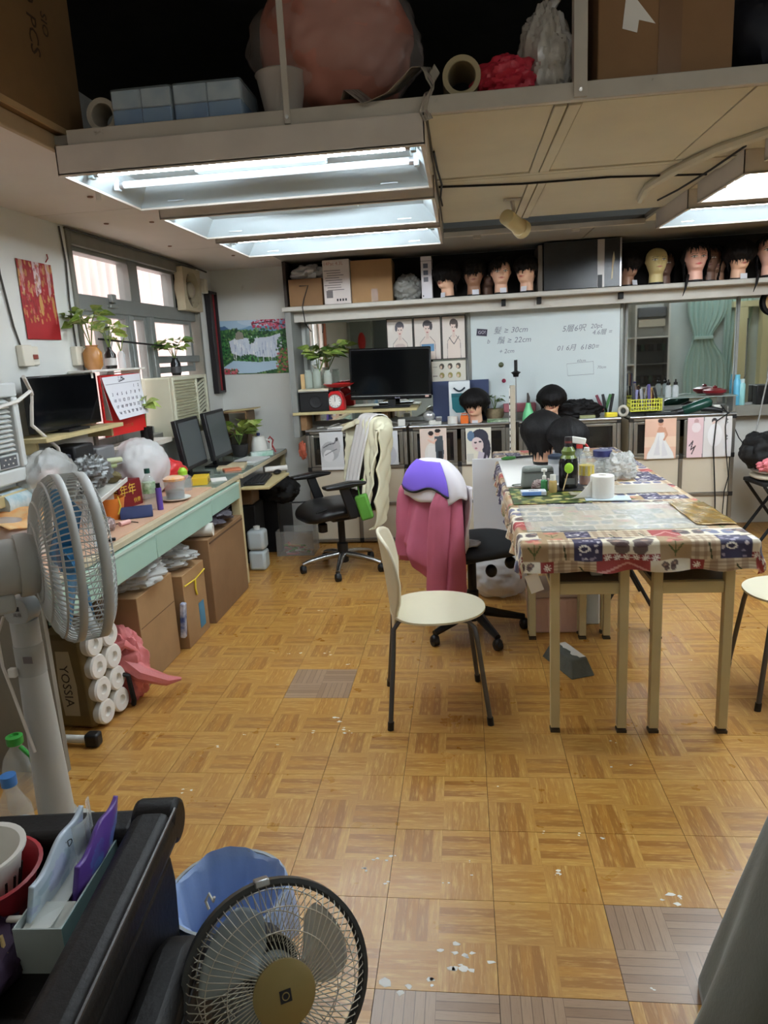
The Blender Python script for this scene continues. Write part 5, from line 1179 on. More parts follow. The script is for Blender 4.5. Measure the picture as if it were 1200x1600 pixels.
obj('leg', MB().bx(.475, .535, 2.31, 2.37, 0, .741), M_CREAM, be, bevel=.003); obj('leg', MB().bx(.01, .07, 2.31, 2.37, 0, .741), M_CREAM, be, bevel=.003)
obj('end_panel', MB().bx(.01, .50, 0.0, .025, 0, .741), mat('end_grey', (136, 130, 118), .7, var=.1), be)
# desk in the corner and keyboard tray
dkf = thing('corner_desk', 'low corner desk with a keyboard tray under the waterfall poster', 'desk', (XL, 4.76, 0))
obj('top', MB().bx(.004, .545, 0, 1.3, .742, .772), M_BEDGE, dkf, bevel=.003); obj('leg', MB().bx(.49, .53, 1.24, 1.28, 0, .741), M_CREAM, dkf); obj('leg', MB().bx(.02, .06, 1.24, 1.28, 0, .741), M_CREAM, dkf); obj('leg', MB().bx(.02, .06, 0.03, .07, 0, .741), M_CREAM, dkf)
obj('glass', MB().bx(.02, .54, .01, 1.29, .7725, .7775), mat('bench_glass'), dkf)
obj('keyboard_tray', MB().bx(.30, .72, .02, .62, .655, .672), mat('tan_wood'), dkf, bevel=.003); obj('tray_rail', MB().bx(.3, .32, .03, .6, .672, .741), M_STEEL, dkf); obj('tray_rail', MB().bx(.5, .52, .03, .6, .672, .741), M_STEEL, dkf)
kb = thing('keyboard', 'black keyboard on the pull-out tray of the corner desk', 'keyboard', (XL+.57, 5.04, .6725), rot=(0, 0, .12))
obj('base', MB().bx(-.075, .075, -.2, .2, 0, .018), M_BLACKP, kb, bevel=.005)
for i in range(5):
    for j in range(13): obj('key', MB().box((-.056+i*.027, -.178+j*.0297, .021), (.022, .024, .007)), mat('key_black', (30, 30, 32), .5), kb)
tag(obj('mouse', MB().ell((0, 0, .016), (.03, .05, .018), 16, 8), M_BLACKP, loc=(XL+.64, 5.33, .673)), 'black computer mouse on the keyboard tray', 'mouse')
tag(obj('paper_roll', MB().cyl((-.09, 0, .022), (.09, .02, .022), .022, n=14), M_PAPER, loc=(XL+.60, 5.44, .773-.1), rot=(0, 0, .3)), 'short white paper roll beside the mouse', 'paper roll')
def monitor(loc, rz, label, w=.46, h=.30, tilt=.08):
    t = thing('computer_monitor', label, 'monitor', loc, rz)
    R = rotm('Y', -tilt)
    obj('shell', MB().box((0, 0, .06+h/2), (.035, w, h), R), mat('monitor_black', (30, 30, 32), .4), t, bevel=.006); obj('screen', MB().box((.019, 0, .065+h/2), (.002, w-.05, h-.05), R), mat('monitor_screen', (82, 88, 90), .35), t)
    obj('neck', MB().box((-.03, 0, .05), (.03, .06, .1)), M_BLACKP, t); obj('foot', MB().box((0, 0, .006), (.17, .22, .012)), M_BLACKP, t, bevel=.004); return t
monitor((-1.87, 4.72, .7785), .02, 'grey screened monitor on the bench nearer the camera', .42, .34, .14)
monitor((-1.84, 5.19, .7785), .02, 'grey screened monitor on the bench next to the corner plant', .44, .35, .14)
tag(obj('speaker_pillar', MB().box((0, 0, .1), (.05, .07, .2)), M_BLACKP, loc=(-2.0, 4.45, .7805), bevel=.006), 'black desk speaker behind the nearer monitor', 'speaker')
bottle_plant((-1.82, 5.64, .778), 'bushy potted plant on the corner desk under the poster', [(.05, 0), (.06, .02), (.07, .08), (.072, .1), (.065, .1), (0, .09)], mat('pot_dark', (46, 44, 44), .4), 50, .13, .17, .11, 31, (0, 1, 1), None, .5, 8)
wk = thing('electric_kettle', 'white electric kettle with a blue knob on the corner desk', 'kettle', (-1.68, 5.72, .778)); obj('body', MB().lathe([(.065, 0), (.068, .02), (.06, .1), (.05, .14), (.05, .15), (0, .155)], 20), M_WHITE, wk); obj('knob', MB().lathe([(.012, .15), (.016, .175), (0, .18)], 10), mat('navy', (40, 50, 96), .4), wk); obj('handle', MB().tube([(.06, 0, .12), (.1, 0, .11), (.095, 0, .04), (.063, 0, .03)], .009, 8), M_WHITE, wk)
tag(obj('scissors', MB().tube([(0, 0, 0), (.01, 0, .06), (-.02, 0, .1), (0, 0, .13), (.025, 0, .1), (.012, 0, .06), (.04, 0, 0)], .007, 6), mat('red_dark', (160, 34, 34), .4), loc=(-1.60, 5.78, .785)), 'red handled scissors standing on the corner desk', 'scissors')
tag(obj('white_packet', MB().box((0, 0, .02), (.18, .05, .04)), mat('packet_green', (214, 226, 220), .5, col2=(150, 196, 176), vscale=12), loc=(-1.63, 5.6, .779), rot=(0, 0, .5), bevel=.004), 'white and green packet in front of the kettle', 'packet')
for k, (x, y, rz, w, d, c_) in enumerate(((-1.72, 5.12, .2, .2, .28, (214, 196, 160)), (-1.66, 5.38, -.15, .2, .3, (226, 226, 224)), (-1.66, 4.92, .5, .12, .1, (206, 120, 84)))):
    tag(obj('document', MB().box((0, 0, .006), (w, d, .012)), mat('doc_%d' % c_[2], c_, .6), loc=(x, y, .778), rot=(0, 0, rz), bevel=.001), ['tan folder of papers on the corner desk', 'sheaf of white papers on the corner desk', 'orange document edge at the foot of the monitor'][k], 'papers')
sb = thing('small_shelf', 'small brown wooden shelf box behind the corner desk plant', 'shelf', (-1.93, 5.92, .778)); 
for z in (0, .17, .34): obj('board', MB().bx(-.1, .14, -.12, .12, z, z+.014), mat('walnut', (124, 96, 66), .6, var=.15), sb)
for x in (-.1, .13): obj('side', MB().bx(x, x+.012, -.12, .12, .014, .34), mat('walnut'), sb)
obj('flat_card', MB().box((.08, -.02, .36), (.26, .2, .008), rotm('Y', -.06)), mat('tan_wood'), sb)
# bench goods
ZBT = .7802
gc = thing('glasses_case', 'navy blue triangular glasses case on the pink bench mat', 'case', (-1.69, 3.44, ZBT), .42)
obj('case', MB().prism([(-.04, 0), (.04, 0), (.036, .012), (.006, .058), (-.006, .058), (-.036, .012)], -.08, .08, 'xz'), mat('navy_leather', (30, 42, 88), .5), gc, bevel=.004); gc.rotation_euler = (0, 0, -1.15)
obj('stud', MB().cyl((.0, .078, .035), (.0, .083, .035), .004, n=8), M_STEEL, gc)
ba = thing('orange_basket', 'orange plastic basket holding a card beside the glasses case', 'basket', (-1.805, 3.42, ZBT)); obj('basket', MB().lathe([(.045, 0), (.065, .11), (.061, .11), (.042, .005), (0, .005)], 20), mat('orange_basket', (222, 130, 50), .45), ba)
obj('card', MB().box((-.01, 0, .1), (.045, .004, .07), rotm('Z', .5)), M_PAPER, ba); obj('twine', MB().tube([(.05, -.03, .12), (.06, -.03, .07), (.05, -.045, .03)], .004, 5), mat('twine_yellow', (214, 190, 70), .7), ba)
rb = thing('red_gift_box', 'maroon gift box with gold writing behind the orange basket', 'box', (-1.90, 3.72, ZBT), -.2); obj('box', MB().box((0, 0, .075), (.12, .2, .15)), mat('maroon', (116, 22, 30), .45), rb, bevel=.004)
[txt(ch, .07, 'lettering', mat('gold_print', (214, 180, 70), .4), rb, (.061, -.055+.07*i, .095), R_RIGHT) for i, ch in enumerate('年年')]; [txt(ch, .03, 'lettering', mat('gold_print'), rb, (.061, .035+.03*i, .03), R_RIGHT) for i, ch in enumerate('快樂')]
[txt(ch, .06, 'lettering', mat('gold_print'), rb, (-.028+.056*i, -.101, .08), R_FRONT) for i, ch in enumerate('大年')]
wbt = thing('water_bottle', 'clear water bottle with green label and dark green cap on the bench', 'bottle', (-1.695, 3.63, ZBT))
obj('body', MB().lathe([(.03, 0), (.034, .006), (.034, .06), (.031, .075), (.035, .09), (.035, .155), (.013, .19), (.013, .2), (0, .2)], 20), mat('pet', (226, 236, 236), .06, alpha=.25, spec=.8), wbt); obj('label', MB().lathe([(.0358, .09), (.0362, .15)], 20), mat('green_label', (96, 146, 84), .4, col2=(206, 222, 196), vscale=25), wbt); obj('cap', MB().cyl((0, 0, .197), (0, 0, .222), .015, n=14), mat('dark_green', (30, 74, 66), .4), wbt)
pb = thing('purple_tube', 'slim purple bottle with a black cap beside the water bottle', 'bottle', (-1.635, 3.61, ZBT)); obj('body', MB().cyl((0, 0, 0), (0, 0, .12), .016, n=14), mat('purple', (96, 72, 156), .4), pb); obj('cap', MB().cyl((0, 0, .12), (0, 0, .145), .012, n=12), M_BLACKP, pb)
cp = thing('cake_tub', 'clear tub with dark cake and an orange lid on a white saucer', 'food tub', (-1.65, 3.86, ZBT)); obj('saucer', MB().lathe([(.05, 0), (.085, .014), (.086, .018), (.05, .008), (0, .008)], 24), M_WHITE, cp); obj('tub', MB().lathe([(.052, .012), (.06, .12), (.056, .12), (.05, .016), (0, .016)], 20), mat('pet'), cp); obj('cake', MB().cyl((0, 0, .017), (0, 0, .055), .048, n=20), mat('cake_brown', (74, 32, 26), .6), cp); obj('lid', MB().lathe([(.06, .115), (.062, .128), (.04, .14), (0, .142)], 20), mat('lid_orange', (232, 160, 76), .4, col2=(226, 206, 190), vscale=14), cp)
tag(obj('white_bag', MB().ell((0, 0, .168), (.155, .20, .175), 40, 28, fn=crumple(12, .06, 2.2)), mat('white_plastic_bag'), loc=(-1.90, 3.98, ZBT-.004)), 'big white translucent plastic bag standing on the bench', 'bag')
tag(obj('red_bag', MB().ell((0, 0, .09), (.10, .14, .095), 30, 18, fn=crumple(13, .14, 3)), mat('red_bag', (206, 50, 52), .35, bump=.2), loc=(-1.86, 4.26, ZBT-.003)), 'red plastic bag on the bench behind the white bag', 'bag')
gj = thing('green_lid_jar', 'clear plastic jar with a lime green top beside the red bag', 'jar', (-1.72, 4.17, ZBT)); obj('body', MB().lathe([(.045, 0), (.055, .03), (.05, .08), (.025, .1), (0, .1)], 18), mat('pet'), gj); obj('cap', MB().lathe([(.028, .095), (.03, .12), (.015, .14), (0, .14)], 12), mat('lime', (160, 206, 60), .4), gj)
yx = thing('yellow_box', 'flat yellow box with a brown arrow mark on the bench', 'box', (-1.70, 4.4, ZBT), .25); obj('box', MB().box((0, 0, .024), (.10, .17, .048)), mat('yellow_box', (222, 186, 48), .45), yx, bevel=.003); obj('arrow', MB().prism([(-.02, .03), (-.02, .02), (-.035, .02), (0, .004), (.035, .02), (.02, .02), (.02, .03)], .0505, .0512, 'yz'), mat('brown_print', (120, 80, 34), .5), yx)
tag(obj('note_pad', MB().box((0, 0, .004), (.1, .13, .007)), M_PAPER, loc=(-1.615, 4.50, ZBT), rot=(0, 0, .4)), 'white note pad next to the yellow box', 'papers')
tag(obj('loose_wire', MB().tube([(-1.62, 3.3, ZBT+.003), (-1.66, 3.32, ZBT+.003), (-1.72, 3.28, ZBT+.003), (-1.78, 3.25, ZBT+.003)], .0025, 5), M_BLACKM), 'thin dark wire lying on the bench mat', 'wire')
# foam tray of roots on a carton, leeks, bags
tag(carton('goods_carton', 'plain white carton raising the vegetable tray on the bench', -2.04, -1.91, 3.0, 3.52, ZBT, .13, mat('carton_pale', (206, 200, 190), .6)))
ft = thing('foam_tray', 'white foam tray tilted on the carton with sweet potatoes', 'tray', (-1.86, 3.40, ZBT+.155), rot=(.12, .12, .1)); obj('tray', MB().box((0, 0, 0), (.17, .36, .012)), M_WHITE, ft, bevel=.004); obj('rim', MB().box((.085, 0, .01), (.008, .36, .025)), M_WHITE, ft, bevel=.003)
for k, (x, y, s) in enumerate(((-1.86, 3.31, .045), (-1.88, 3.40, .042), (-1.85, 3.51, .04), (-1.90, 3.50, .038))):
    tag(obj('sweet_potato', MB().ell((0, 0, .03), (s*.8, s*1.5, s*.75), 18, 12, R=rotm('Z', k*.9), fn=crumple(k+30, .1, 2)), mat('root_brown', (104, 92, 56), .7, var=.25), loc=(x, y, ZBT+.172)), ['brown sweet potato at the near end of the foam tray', 'brown sweet potato in the middle of the foam tray', 'brown sweet potato at the far front of the foam tray', 'brown sweet potato at the far back of the foam tray'][k], 'sweet potato')
for k in range(4):
    pts = [(-1.97+.02*k, 3.05+.05*k, ZBT+.16+.035*k), (-1.95, 3.25, ZBT+.235+.02*k), (-1.90+.02*k, 3.55+.03*k, ZBT+.20+.025*k)]
    tag(obj('leek', MB().tube(pts, [.022, .02, .016], 10), mat('leek_%d' % (k % 2), [(176, 190, 140), (200, 206, 170)][k % 2], .5, var=.2)), ['lowest pale leek on the vegetable pile', 'second pale leek of the vegetable pile', 'third pale leek of the vegetable pile', 'topmost pale leek of the vegetable pile'][k], 'leek', 'leeks on the bench')
tag(obj('foil_bag', MB().ell((0, 0, .06), (.07, .12, .07), 26, 16, fn=crumple(15, .2, 5)), mat('foil_grey', (120, 122, 122), .3, .4, bump=.3), loc=(-1.83, 3.30, ZBT+.20)), 'grey net bag of vegetables behind the foam tray', 'bag')
tag(obj('clear_bag', MB().ell((0, 0, .13), (.10, .17, .14), 30, 18, fn=crumple(16, .09, 3)), mat('clear_bag', (216, 218, 214), .2, alpha=.55, spec=.8, bump=.3), loc=(-1.90, 3.05, ZBT+.13)), 'clear plastic bag with pink contents beside the near air conditioner', 'bag')
tag(obj('pink_pack', MB().box((0, 0, .05), (.05, .12, .1)), mat('pink_pack', (206, 140, 126), .5), loc=(-1.90, 3.06, ZBT+.22), bevel=.012), 'pink packet inside the clear bag', 'packet')
yc = thing('yellow_cap_bottle', 'white labelled bottle with a bright yellow cap at the bench front', 'bottle', (-1.66, 3.02, ZBT)); obj('body', MB().lathe([(.022, 0), (.024, .01), (.024, .085), (.018, .09), (0, .09)], 16), M_WHITE, yc); obj('cap', MB().cyl((0, 0, .09), (0, 0, .108), .024, n=16), mat('yellow_cap', (232, 208, 40), .4), yc)
tag(obj('foil_snack', MB().ell((0, 0, .03), (.03, .045, .032), 16, 10, fn=crumple(18, .3, 5)), mat('foil_mix', (150, 130, 126), .3, .4), loc=(-1.70, 3.14, ZBT)), 'crumpled foil snack wrapper on the bench mat', 'wrapper')
tag(obj('pink_tube', MB().cyl((0, 0, .012), (.02, .06, .012), .012, n=10), mat('pale_pink', (226, 176, 170), .4), loc=(-1.68, 3.23, ZBT)), 'short pale pink tube on the bench mat', 'tube')
tag(obj('black_clip', MB().box((0, 0, .008), (.04, .02, .014)), M_BLACKP, loc=(-1.585, 2.95, ZBT), rot=(0, 0, .4), bevel=.004), 'small black clip at the bench edge by the fan', 'clip')
kt = thing('steel_pot', 'round steel pot half hidden behind the standing fan', 'pot', (-1.86, 2.62, ZBT)); obj('body', MB().lathe([(.10, 0), (.125, .03), (.125, .13), (.11, .17), (.03, .19), (0, .192)], 26), mat('pot_steel', (206, 190, 182), .3, .5), kt); obj('handle', MB().box((.13, .0, .12), (.05, .05, .02)), M_STEEL, kt, bevel=.005)
tag(obj('orange_cloth', MB().grid(lambda u, v: ((u-.5)*.26, (v-.5)*.4, .196+.012*math.sin(u*9)+.012*math.cos(v*8)-(.06*abs(u-.5)*2)**1.2), 20, 24), mat('orange_cloth', (214, 178, 128), .9, col2=(214, 130, 50), vscale=9), loc=(-1.85, 2.66, ZBT), solid=.004), 'cream and orange printed cloth over the steel pot', 'cloth')
tag(obj('striped_towel', MB().cyl((0, -.11, .0), (0, .11, .0), .05, n=16), mat('towel_blue', (206, 214, 214), .95, col2=(150, 180, 190), vscale=18), loc=(-1.93, 2.83, 1.08-.08+.0)), 'rolled pale blue striped towel near the bench end', 'towel')
tag(carton('towel_box', 'plain pale carton under the rolled towel', -2.04, -1.80, 2.78-.04, 2.98, ZBT, .165, mat('carton_pale')))
for k, (y, c_) in enumerate(((3.62, (60, 56, 52)), )):
    pass

# ---- below the bench
b1 = carton('moving_carton', 'large brown open carton under the bench beside the pink bag', -2.02, -1.57, 3.08, 3.50, 0.001, .46, M_CARD)
obj('flap', MB().box((.0, .15, .475), (.42, .012, .12), rotm('X', .5)), M_CARD, b1); obj('front_seam', MB().bx(.2255, .2265, -.2, .2, .30, .303), mat('seam_dark'), b1)
b2 = carton('tied_carton', 'brown carton tied with yellow string and a blue label under the bench', -1.98, -1.535, 3.55, 3.87, 0.001, .42, M_CARD)
obj('blue_label', MB().bx(.2235, .2245, .02, .10, .05, .2), mat('label_blue', (70, 132, 168), .5), b2); obj('yellow_string', MB().tube([(.227, -.155, .36), (.227, .0, .35), (.227, .155, .365)], .004, 5), mat('string_yellow', (222, 196, 60), .6), b2); obj('string_tail', MB().tube([(.228, .0, .35), (.23, -.012, .30), (.229, .005, .26)], .006, 5), mat('string_yellow'), b2)
b3 = carton('flat_carton', 'wide flat brown carton under the far end of the bench', -1.95, -1.515, 3.93, 4.60, 0.001, .52, M_CARD2)
obj('frame_edge', MB().bx(.2185, .2215, -.32, .32, .49, .5), mat('seam_dark'), b3)
for k, (x, y, z, rx, ry, rz_, m_, lb) in enumerate(((-1.72, 3.28, .53, .17, .16, .07, 'clear_bag', 'clear plastic wrapped goods on the carton beside the pink bag'), (-1.72, 3.72, .485, .17, .14, .06, 'clear_bag', 'clear bag of cloth on the tied carton'), (-1.72, 4.3, .575, .18, .26, .05, 'dark_film', 'dark plastic film on the flat carton'))):
    if m_ == 'dark_film': mat('dark_film', (96, 92, 100), .3, alpha=.8, bump=.3)
    tag(obj('plastic_wrap', MB().ell((0, 0, 0), (rx, ry, rz_), 26, 14, fn=crumple(40+k, .2, 4)), mat(m_), loc=(x, y, z)), lb, 'plastic wrap')
tag(obj('film_roll', MB().lathe([(.04, -.15), (.04, .15), (.02, .15), (.02, -.15), (.04, -.15)], 20, (0, 0, 0), R_of((1, .2, 0))), M_WHITE, loc=(-1.66, 4.0, .562)), 'white film roll lying on the flat carton', 'roll')
sk = thing('snack_pack', 'blue and white detergent pack wedged between two cartons', 'packet', (-1.545, 3.525, .10)); obj('pack', MB().box((0, 0, .08), (.03, .036, .2), rotm('Y', .1)), mat('pack_blue', (66, 86, 140), .4, col2=(210, 214, 224), vscale=16), sk, bevel=.008)
# toilet roll pack
tp = thing('toilet_roll_pack', 'upright pack of toilet rolls in olive wrap under the bench', 'toilet paper', (-1.70, 2.80, .004), rot=(0, -.04, -.12))
obj('wrap', MB().bx(-.15, .085, -.112, .112, .0, .43), mat('olive_wrap', (124, 104, 62), .3, var=.2, vscale=6), tp, bevel=.02)
M_ROLL = mat('tissue_white', (232, 228, 220), .95, bump=.1)
for i in range(4):
    for j in range(2):
        r1 = obj('roll_end', MB().lathe([(.054, .0), (.056, .03), (.05, .038), (.022, .038), (.02, .02), (0, .02)], 22, (.08, -.056+.112*j, .056+.106*i), R_of((1, 0, 0))), M_ROLL, tp)
txt('YOSSIA', .06, 'lettering', mat('wrap_ink', (60, 46, 30), .5), tp, (-.02, -.1135, .2), R_FRONT @ rotm('Z', -PI/2)); obj('white_patch', MB().prism([(-.055+.0, .06), (.02, .06), (.03, .2), (.02, .36), (-.045, .36), (-.06, .2)], -.1128, -.1122, 'xz'), mat('patch', (186, 170, 136), .4), tp)
rk = thing('rack_foot', 'white tubular rack foot with a black end cap on the floor', 'rack', (-1.72, 2.56, 0)); obj('tube', MB().cyl((-.18, .01, .028), (.12, .0, .028), .017, n=12), M_WHITE, rk); obj('end_cap', MB().box((.145, 0, .03), (.06, .05, .058)), M_BLACKP, rk, bevel=.01); obj('upright', MB().cyl((-.16, .01, .028), (-.16, .01, .6), .014, n=10), M_WHITE, rk)
pk = thing('pink_bag', 'pink plastic bag slumped beside the toilet roll pack', 'bag', (-1.66, 2.98, 0))
obj('bag', MB().ell((0, 0, .16), (.13, .085, .17), 34, 22, fn=crumple(50, .16, 3)), mat('pink_film', (224, 130, 130), .35, alpha=.85, bump=.3), pk); obj('ear', MB().tube([(.06, -.03, .2), (.14, -.05, .15), (.24, .0, .09), (.29, .04, .08)], [.05, .04, .025, .008], 8), mat('pink_film'), pk); obj('ear', MB().tube([(.03, -.05, .27), (.09, -.06, .3), (.13, -.03, .25)], [.03, .02, .006], 8), mat('pink_film'), pk)
obj('strap', MB().tube([(-.02, -.09, .17), (.06, -.10, .175), (.10, -.095, .16), (.11, -.09, .04), (.1, -.08, .01)], .012, 6), M_BLACKM, pk)
wb_ = thing('white_tote', 'white tote bag with a black strap behind the fan pole', 'bag', (-1.95, 2.62, 0)); obj('bag', MB().box((0, 0, .26), (.16, .1, .5)), M_WHITE, wb_, bevel=.03); obj('strap', MB().tube([(-.02, -.055, .3), (.05, -.06, .28), (.085, -.055, .22), (.06, -.058, .14), (0, -.056, .12)], .012, 6), M_BLACKM, wb_)
# under the corner desk
tag(obj('pc_tower', MB().box((0, 0, .22), (.24, .45, .44)), M_BLACKP, loc=(-1.62, 5.72, .0), bevel=.01), 'black computer tower under the corner desk', 'computer')
tag(obj('black_fabric', MB().ell((0, 0, .06), (.16, .15, .11), 24, 14, fn=crumple(60, .14, 3)), M_BLACKM, loc=(-1.53, 5.6, .44)), 'black fabric heap on the computer tower', 'cloth')
for k in range(2):
    j = thing('white_jug', ['lower pale plastic jug stacked under the corner desk', 'upper pale plastic jug stacked under the corner desk'][k], 'jug', (-1.56, 5.05, k*.155)); obj('body', MB().box((0, 0, .076), (.13, .13, .15)), mat('jug_pale', (206, 218, 222), .35, alpha=.9), j, bevel=.022)
    if k: obj('cap', MB().cyl((0, 0, .15), (0, 0, .175), .025, n=12), M_WHITE, j)
bk = thing('clear_crate', 'clear plastic crate of colourful hair pins under the desk', 'crate', (-1.36, 5.48, 0)); f = MB(); f.bx(-.15, .15, -.11, -.105, 0, .2); f.bx(-.15, .15, .105, .11, 0, .2); f.bx(-.15, -.145, -.105, .105, 0, .2); f.bx(.145, .15, -.105, .105, 0, .2); f.bx(-.145, .145, -.105, .105, 0, .005); obj('crate', f, mat('crate_clear', (200, 200, 196), .2, alpha=.28), bk)
r_ = random.Random(9)
for k in range(24): obj('pin', MB().cyl((r_.uniform(-.12, .12), r_.uniform(-.1, .0), r_.uniform(.01, .09)), (r_.uniform(-.12, .12), r_.uniform(-.1, .0), r_.uniform(.01, .09)), .008, n=6), mat('pin_%d' % (k % 4), [(206, 120, 120), (120, 176, 96), (226, 226, 216), (216, 160, 110)][k % 4], .5), bk)
tag(obj('wood_crate', MB().box((0, 0, .1), (.2, .2, .2)), mat('walnut'), loc=(-1.72, 5.3, .46), bevel=.01), 'dark wooden box under the corner desk', 'box'); tag(obj('crate_base', MB().box((0, 0, .23), (.24, .24, .459)), M_BLACKM, loc=(-1.72, 5.3, 0), bevel=.01), 'black cabinet under the corner desk', 'cabinet')

# ================================================================== CENTRE TABLE
def desk(x0, x1, y0, y1, label, shelf=True, H=.80):
    t = thing('narrow_desk', label, 'desk', ((x0+x1)/2, (y0+y1)/2, 0), group='cream wooden desks under the patterned cloth'); w, d = (x1-x0)/2, (y1-y0)/2; L = .036
    for sx in (-1, 1):
        for sy in (-1, 1):
            lg = obj('leg', MB().box((sx*(w-L/2), sy*(d-L/2), H/2+.01), (L, L, H-.02)), M_CREAM, t, bevel=.003)
            obj('foot_pad', MB().box((sx*(w-L/2), sy*(d-L/2), .006), (L+.002, L+.002, .012)), mat('dirty_foot', (70, 58, 40), .8), lg)
    obj('top', MB().bx(-w, w, -d, d, H, H+.018), M_CREAM, t, bevel=.002)
    for sy in (-1, 1): obj('apron', MB().bx(-w+L, w-L, sy*(d-L/2)-.008, sy*(d-L/2)+.008, H-.07, H), M_CREAM, t)
    for sx in (-1, 1): obj('apron', MB().bx(sx*(w-L/2)-.008, sx*(w-L/2)+.008, -d+L, d-L, H-.07, H), M_CREAM, t)
    if shelf:
        obj('shelf', MB().bx(-w+.004, w-.004, -d+.03, -d+.36, .62, .634), mat('shelf_dark', (110, 104, 92), .5), t)
        obj('shelf_rail', MB().bx(-w+L, w-L, -d+.006, -d+.03, .585, .632), M_CREAM, t, bevel=.003)
        for sx in (-1, 1): obj('side_rail', MB().bx(sx*(w-L/2)-.01, sx*(w-L/2)+.01, -d+L, d-L, .59, .62), M_CREAM, t)
    return t
desk(.315, .612, 2.69, 3.68, 'narrow cream desk with items on its shelf, front left under the cloth')
desk(.700, .998, 2.69, 3.68, 'narrow cream desk with a brown cord on its shelf, front right under the cloth')
desk(.315, .612, 3.72, 5.0, 'narrow cream desk at the far left under the cloth', False)
desk(.700, .998, 3.72, 5.0, 'narrow cream desk at the far right under the cloth', False)
ZD = .635
tag(obj('grey_roll', MB().cyl((-.07, 0, .025), (.03, .01, .025), .025, n=14), mat('roll_grey', (128, 126, 126), .6), loc=(.43, 2.86, ZD)), 'grey cloth roll on the front left desk shelf', 'roll')
tag(obj('red_pouch', MB().box((0, 0, .03), (.13, .1, .055)), mat('pouch_red', (156, 50, 46), .5), loc=(.50, 2.88, ZD), bevel=.012), 'red pouch on the front left desk shelf', 'pouch')
tag(obj('white_charger', MB().box((0, 0, .02), (.045, .035, .04)), M_WHITE, loc=(.505, 2.79, ZD), bevel=.005), 'white charger on the front left desk shelf', 'charger')
tag(obj('coiled_cable', MB().tube([(.13*math.cos(a*.5)*(1-.006*a), .09*math.sin(a*.5), .012+.0009*a) for a in range(46)], .007, 5), mat('cord_brown', (84, 62, 42), .6), loc=(.86, 2.9, ZD)), 'brown cord coiled on the front right desk shelf', 'cord')
tag(obj('grey_card', MB().box((0, 0, .045), (.02, .14, .09), rotm('Y', .3)), mat('card_teal', (150, 170, 168), .6), loc=(.73, 2.86, ZD+.004)), 'pale teal card on the front right desk shelf', 'card')
# tablecloth
CX0, CX1, CY0, CY1, CZ, DR = .205, 1.03, 2.60, 5.06, .8215, .118
RES = .0038
nw = int((CX1-CX0+2*DR)/RES); nh = int((CY1-CY0+2*DR)/RES)
cv = Canvas(nw, nh, (226, 216, 196))
Wt, Ht = CX1-CX0+2*DR, CY1-CY0+2*DR
S_ = lambda x: x/Wt
V_ = lambda y: y/Ht
r_ = random.Random(12)
CREAMC, NAVY, TAN, REDC, WHT = (226, 216, 194), (56, 50, 78), (168, 140, 104), (142, 52, 52), (238, 232, 222)
def butterfly(x, y, s, col=(70, 52, 58)):
    for sx in (-1, 1): cv.ell(S_(x+sx*s*.5), V_(y+s*.15), S_(s*.45), V_(s*.32), col, .9, sx*.4); cv.ell(S_(x+sx*s*.36), V_(y-s*.22), S_(s*.3), V_(s*.26), col, .9); cv.ell(S_(x+sx*s*.55), V_(y+s*.17), S_(s*.16), V_(s*.1), (176, 140, 120), .8)
def daisies(x0, x1, y0, y1):
    cv.rect(S_(x0), S_(x1), V_(y0), V_(y1), REDC); n = max(1, int(round((x1-x0)/.036))); h = y1-y0
    for k in range(n):
        cx, cy = x0+(k+.5)*(x1-x0)/n, (y0+y1)/2
        for a in range(8): cv.line([(S_(cx+.004*math.cos(a*PI/4)), V_(cy+.004*math.sin(a*PI/4))), (S_(cx+.014*math.cos(a*PI/4)), V_(cy+.014*math.sin(a*PI/4)))], S_(.0021), WHT)
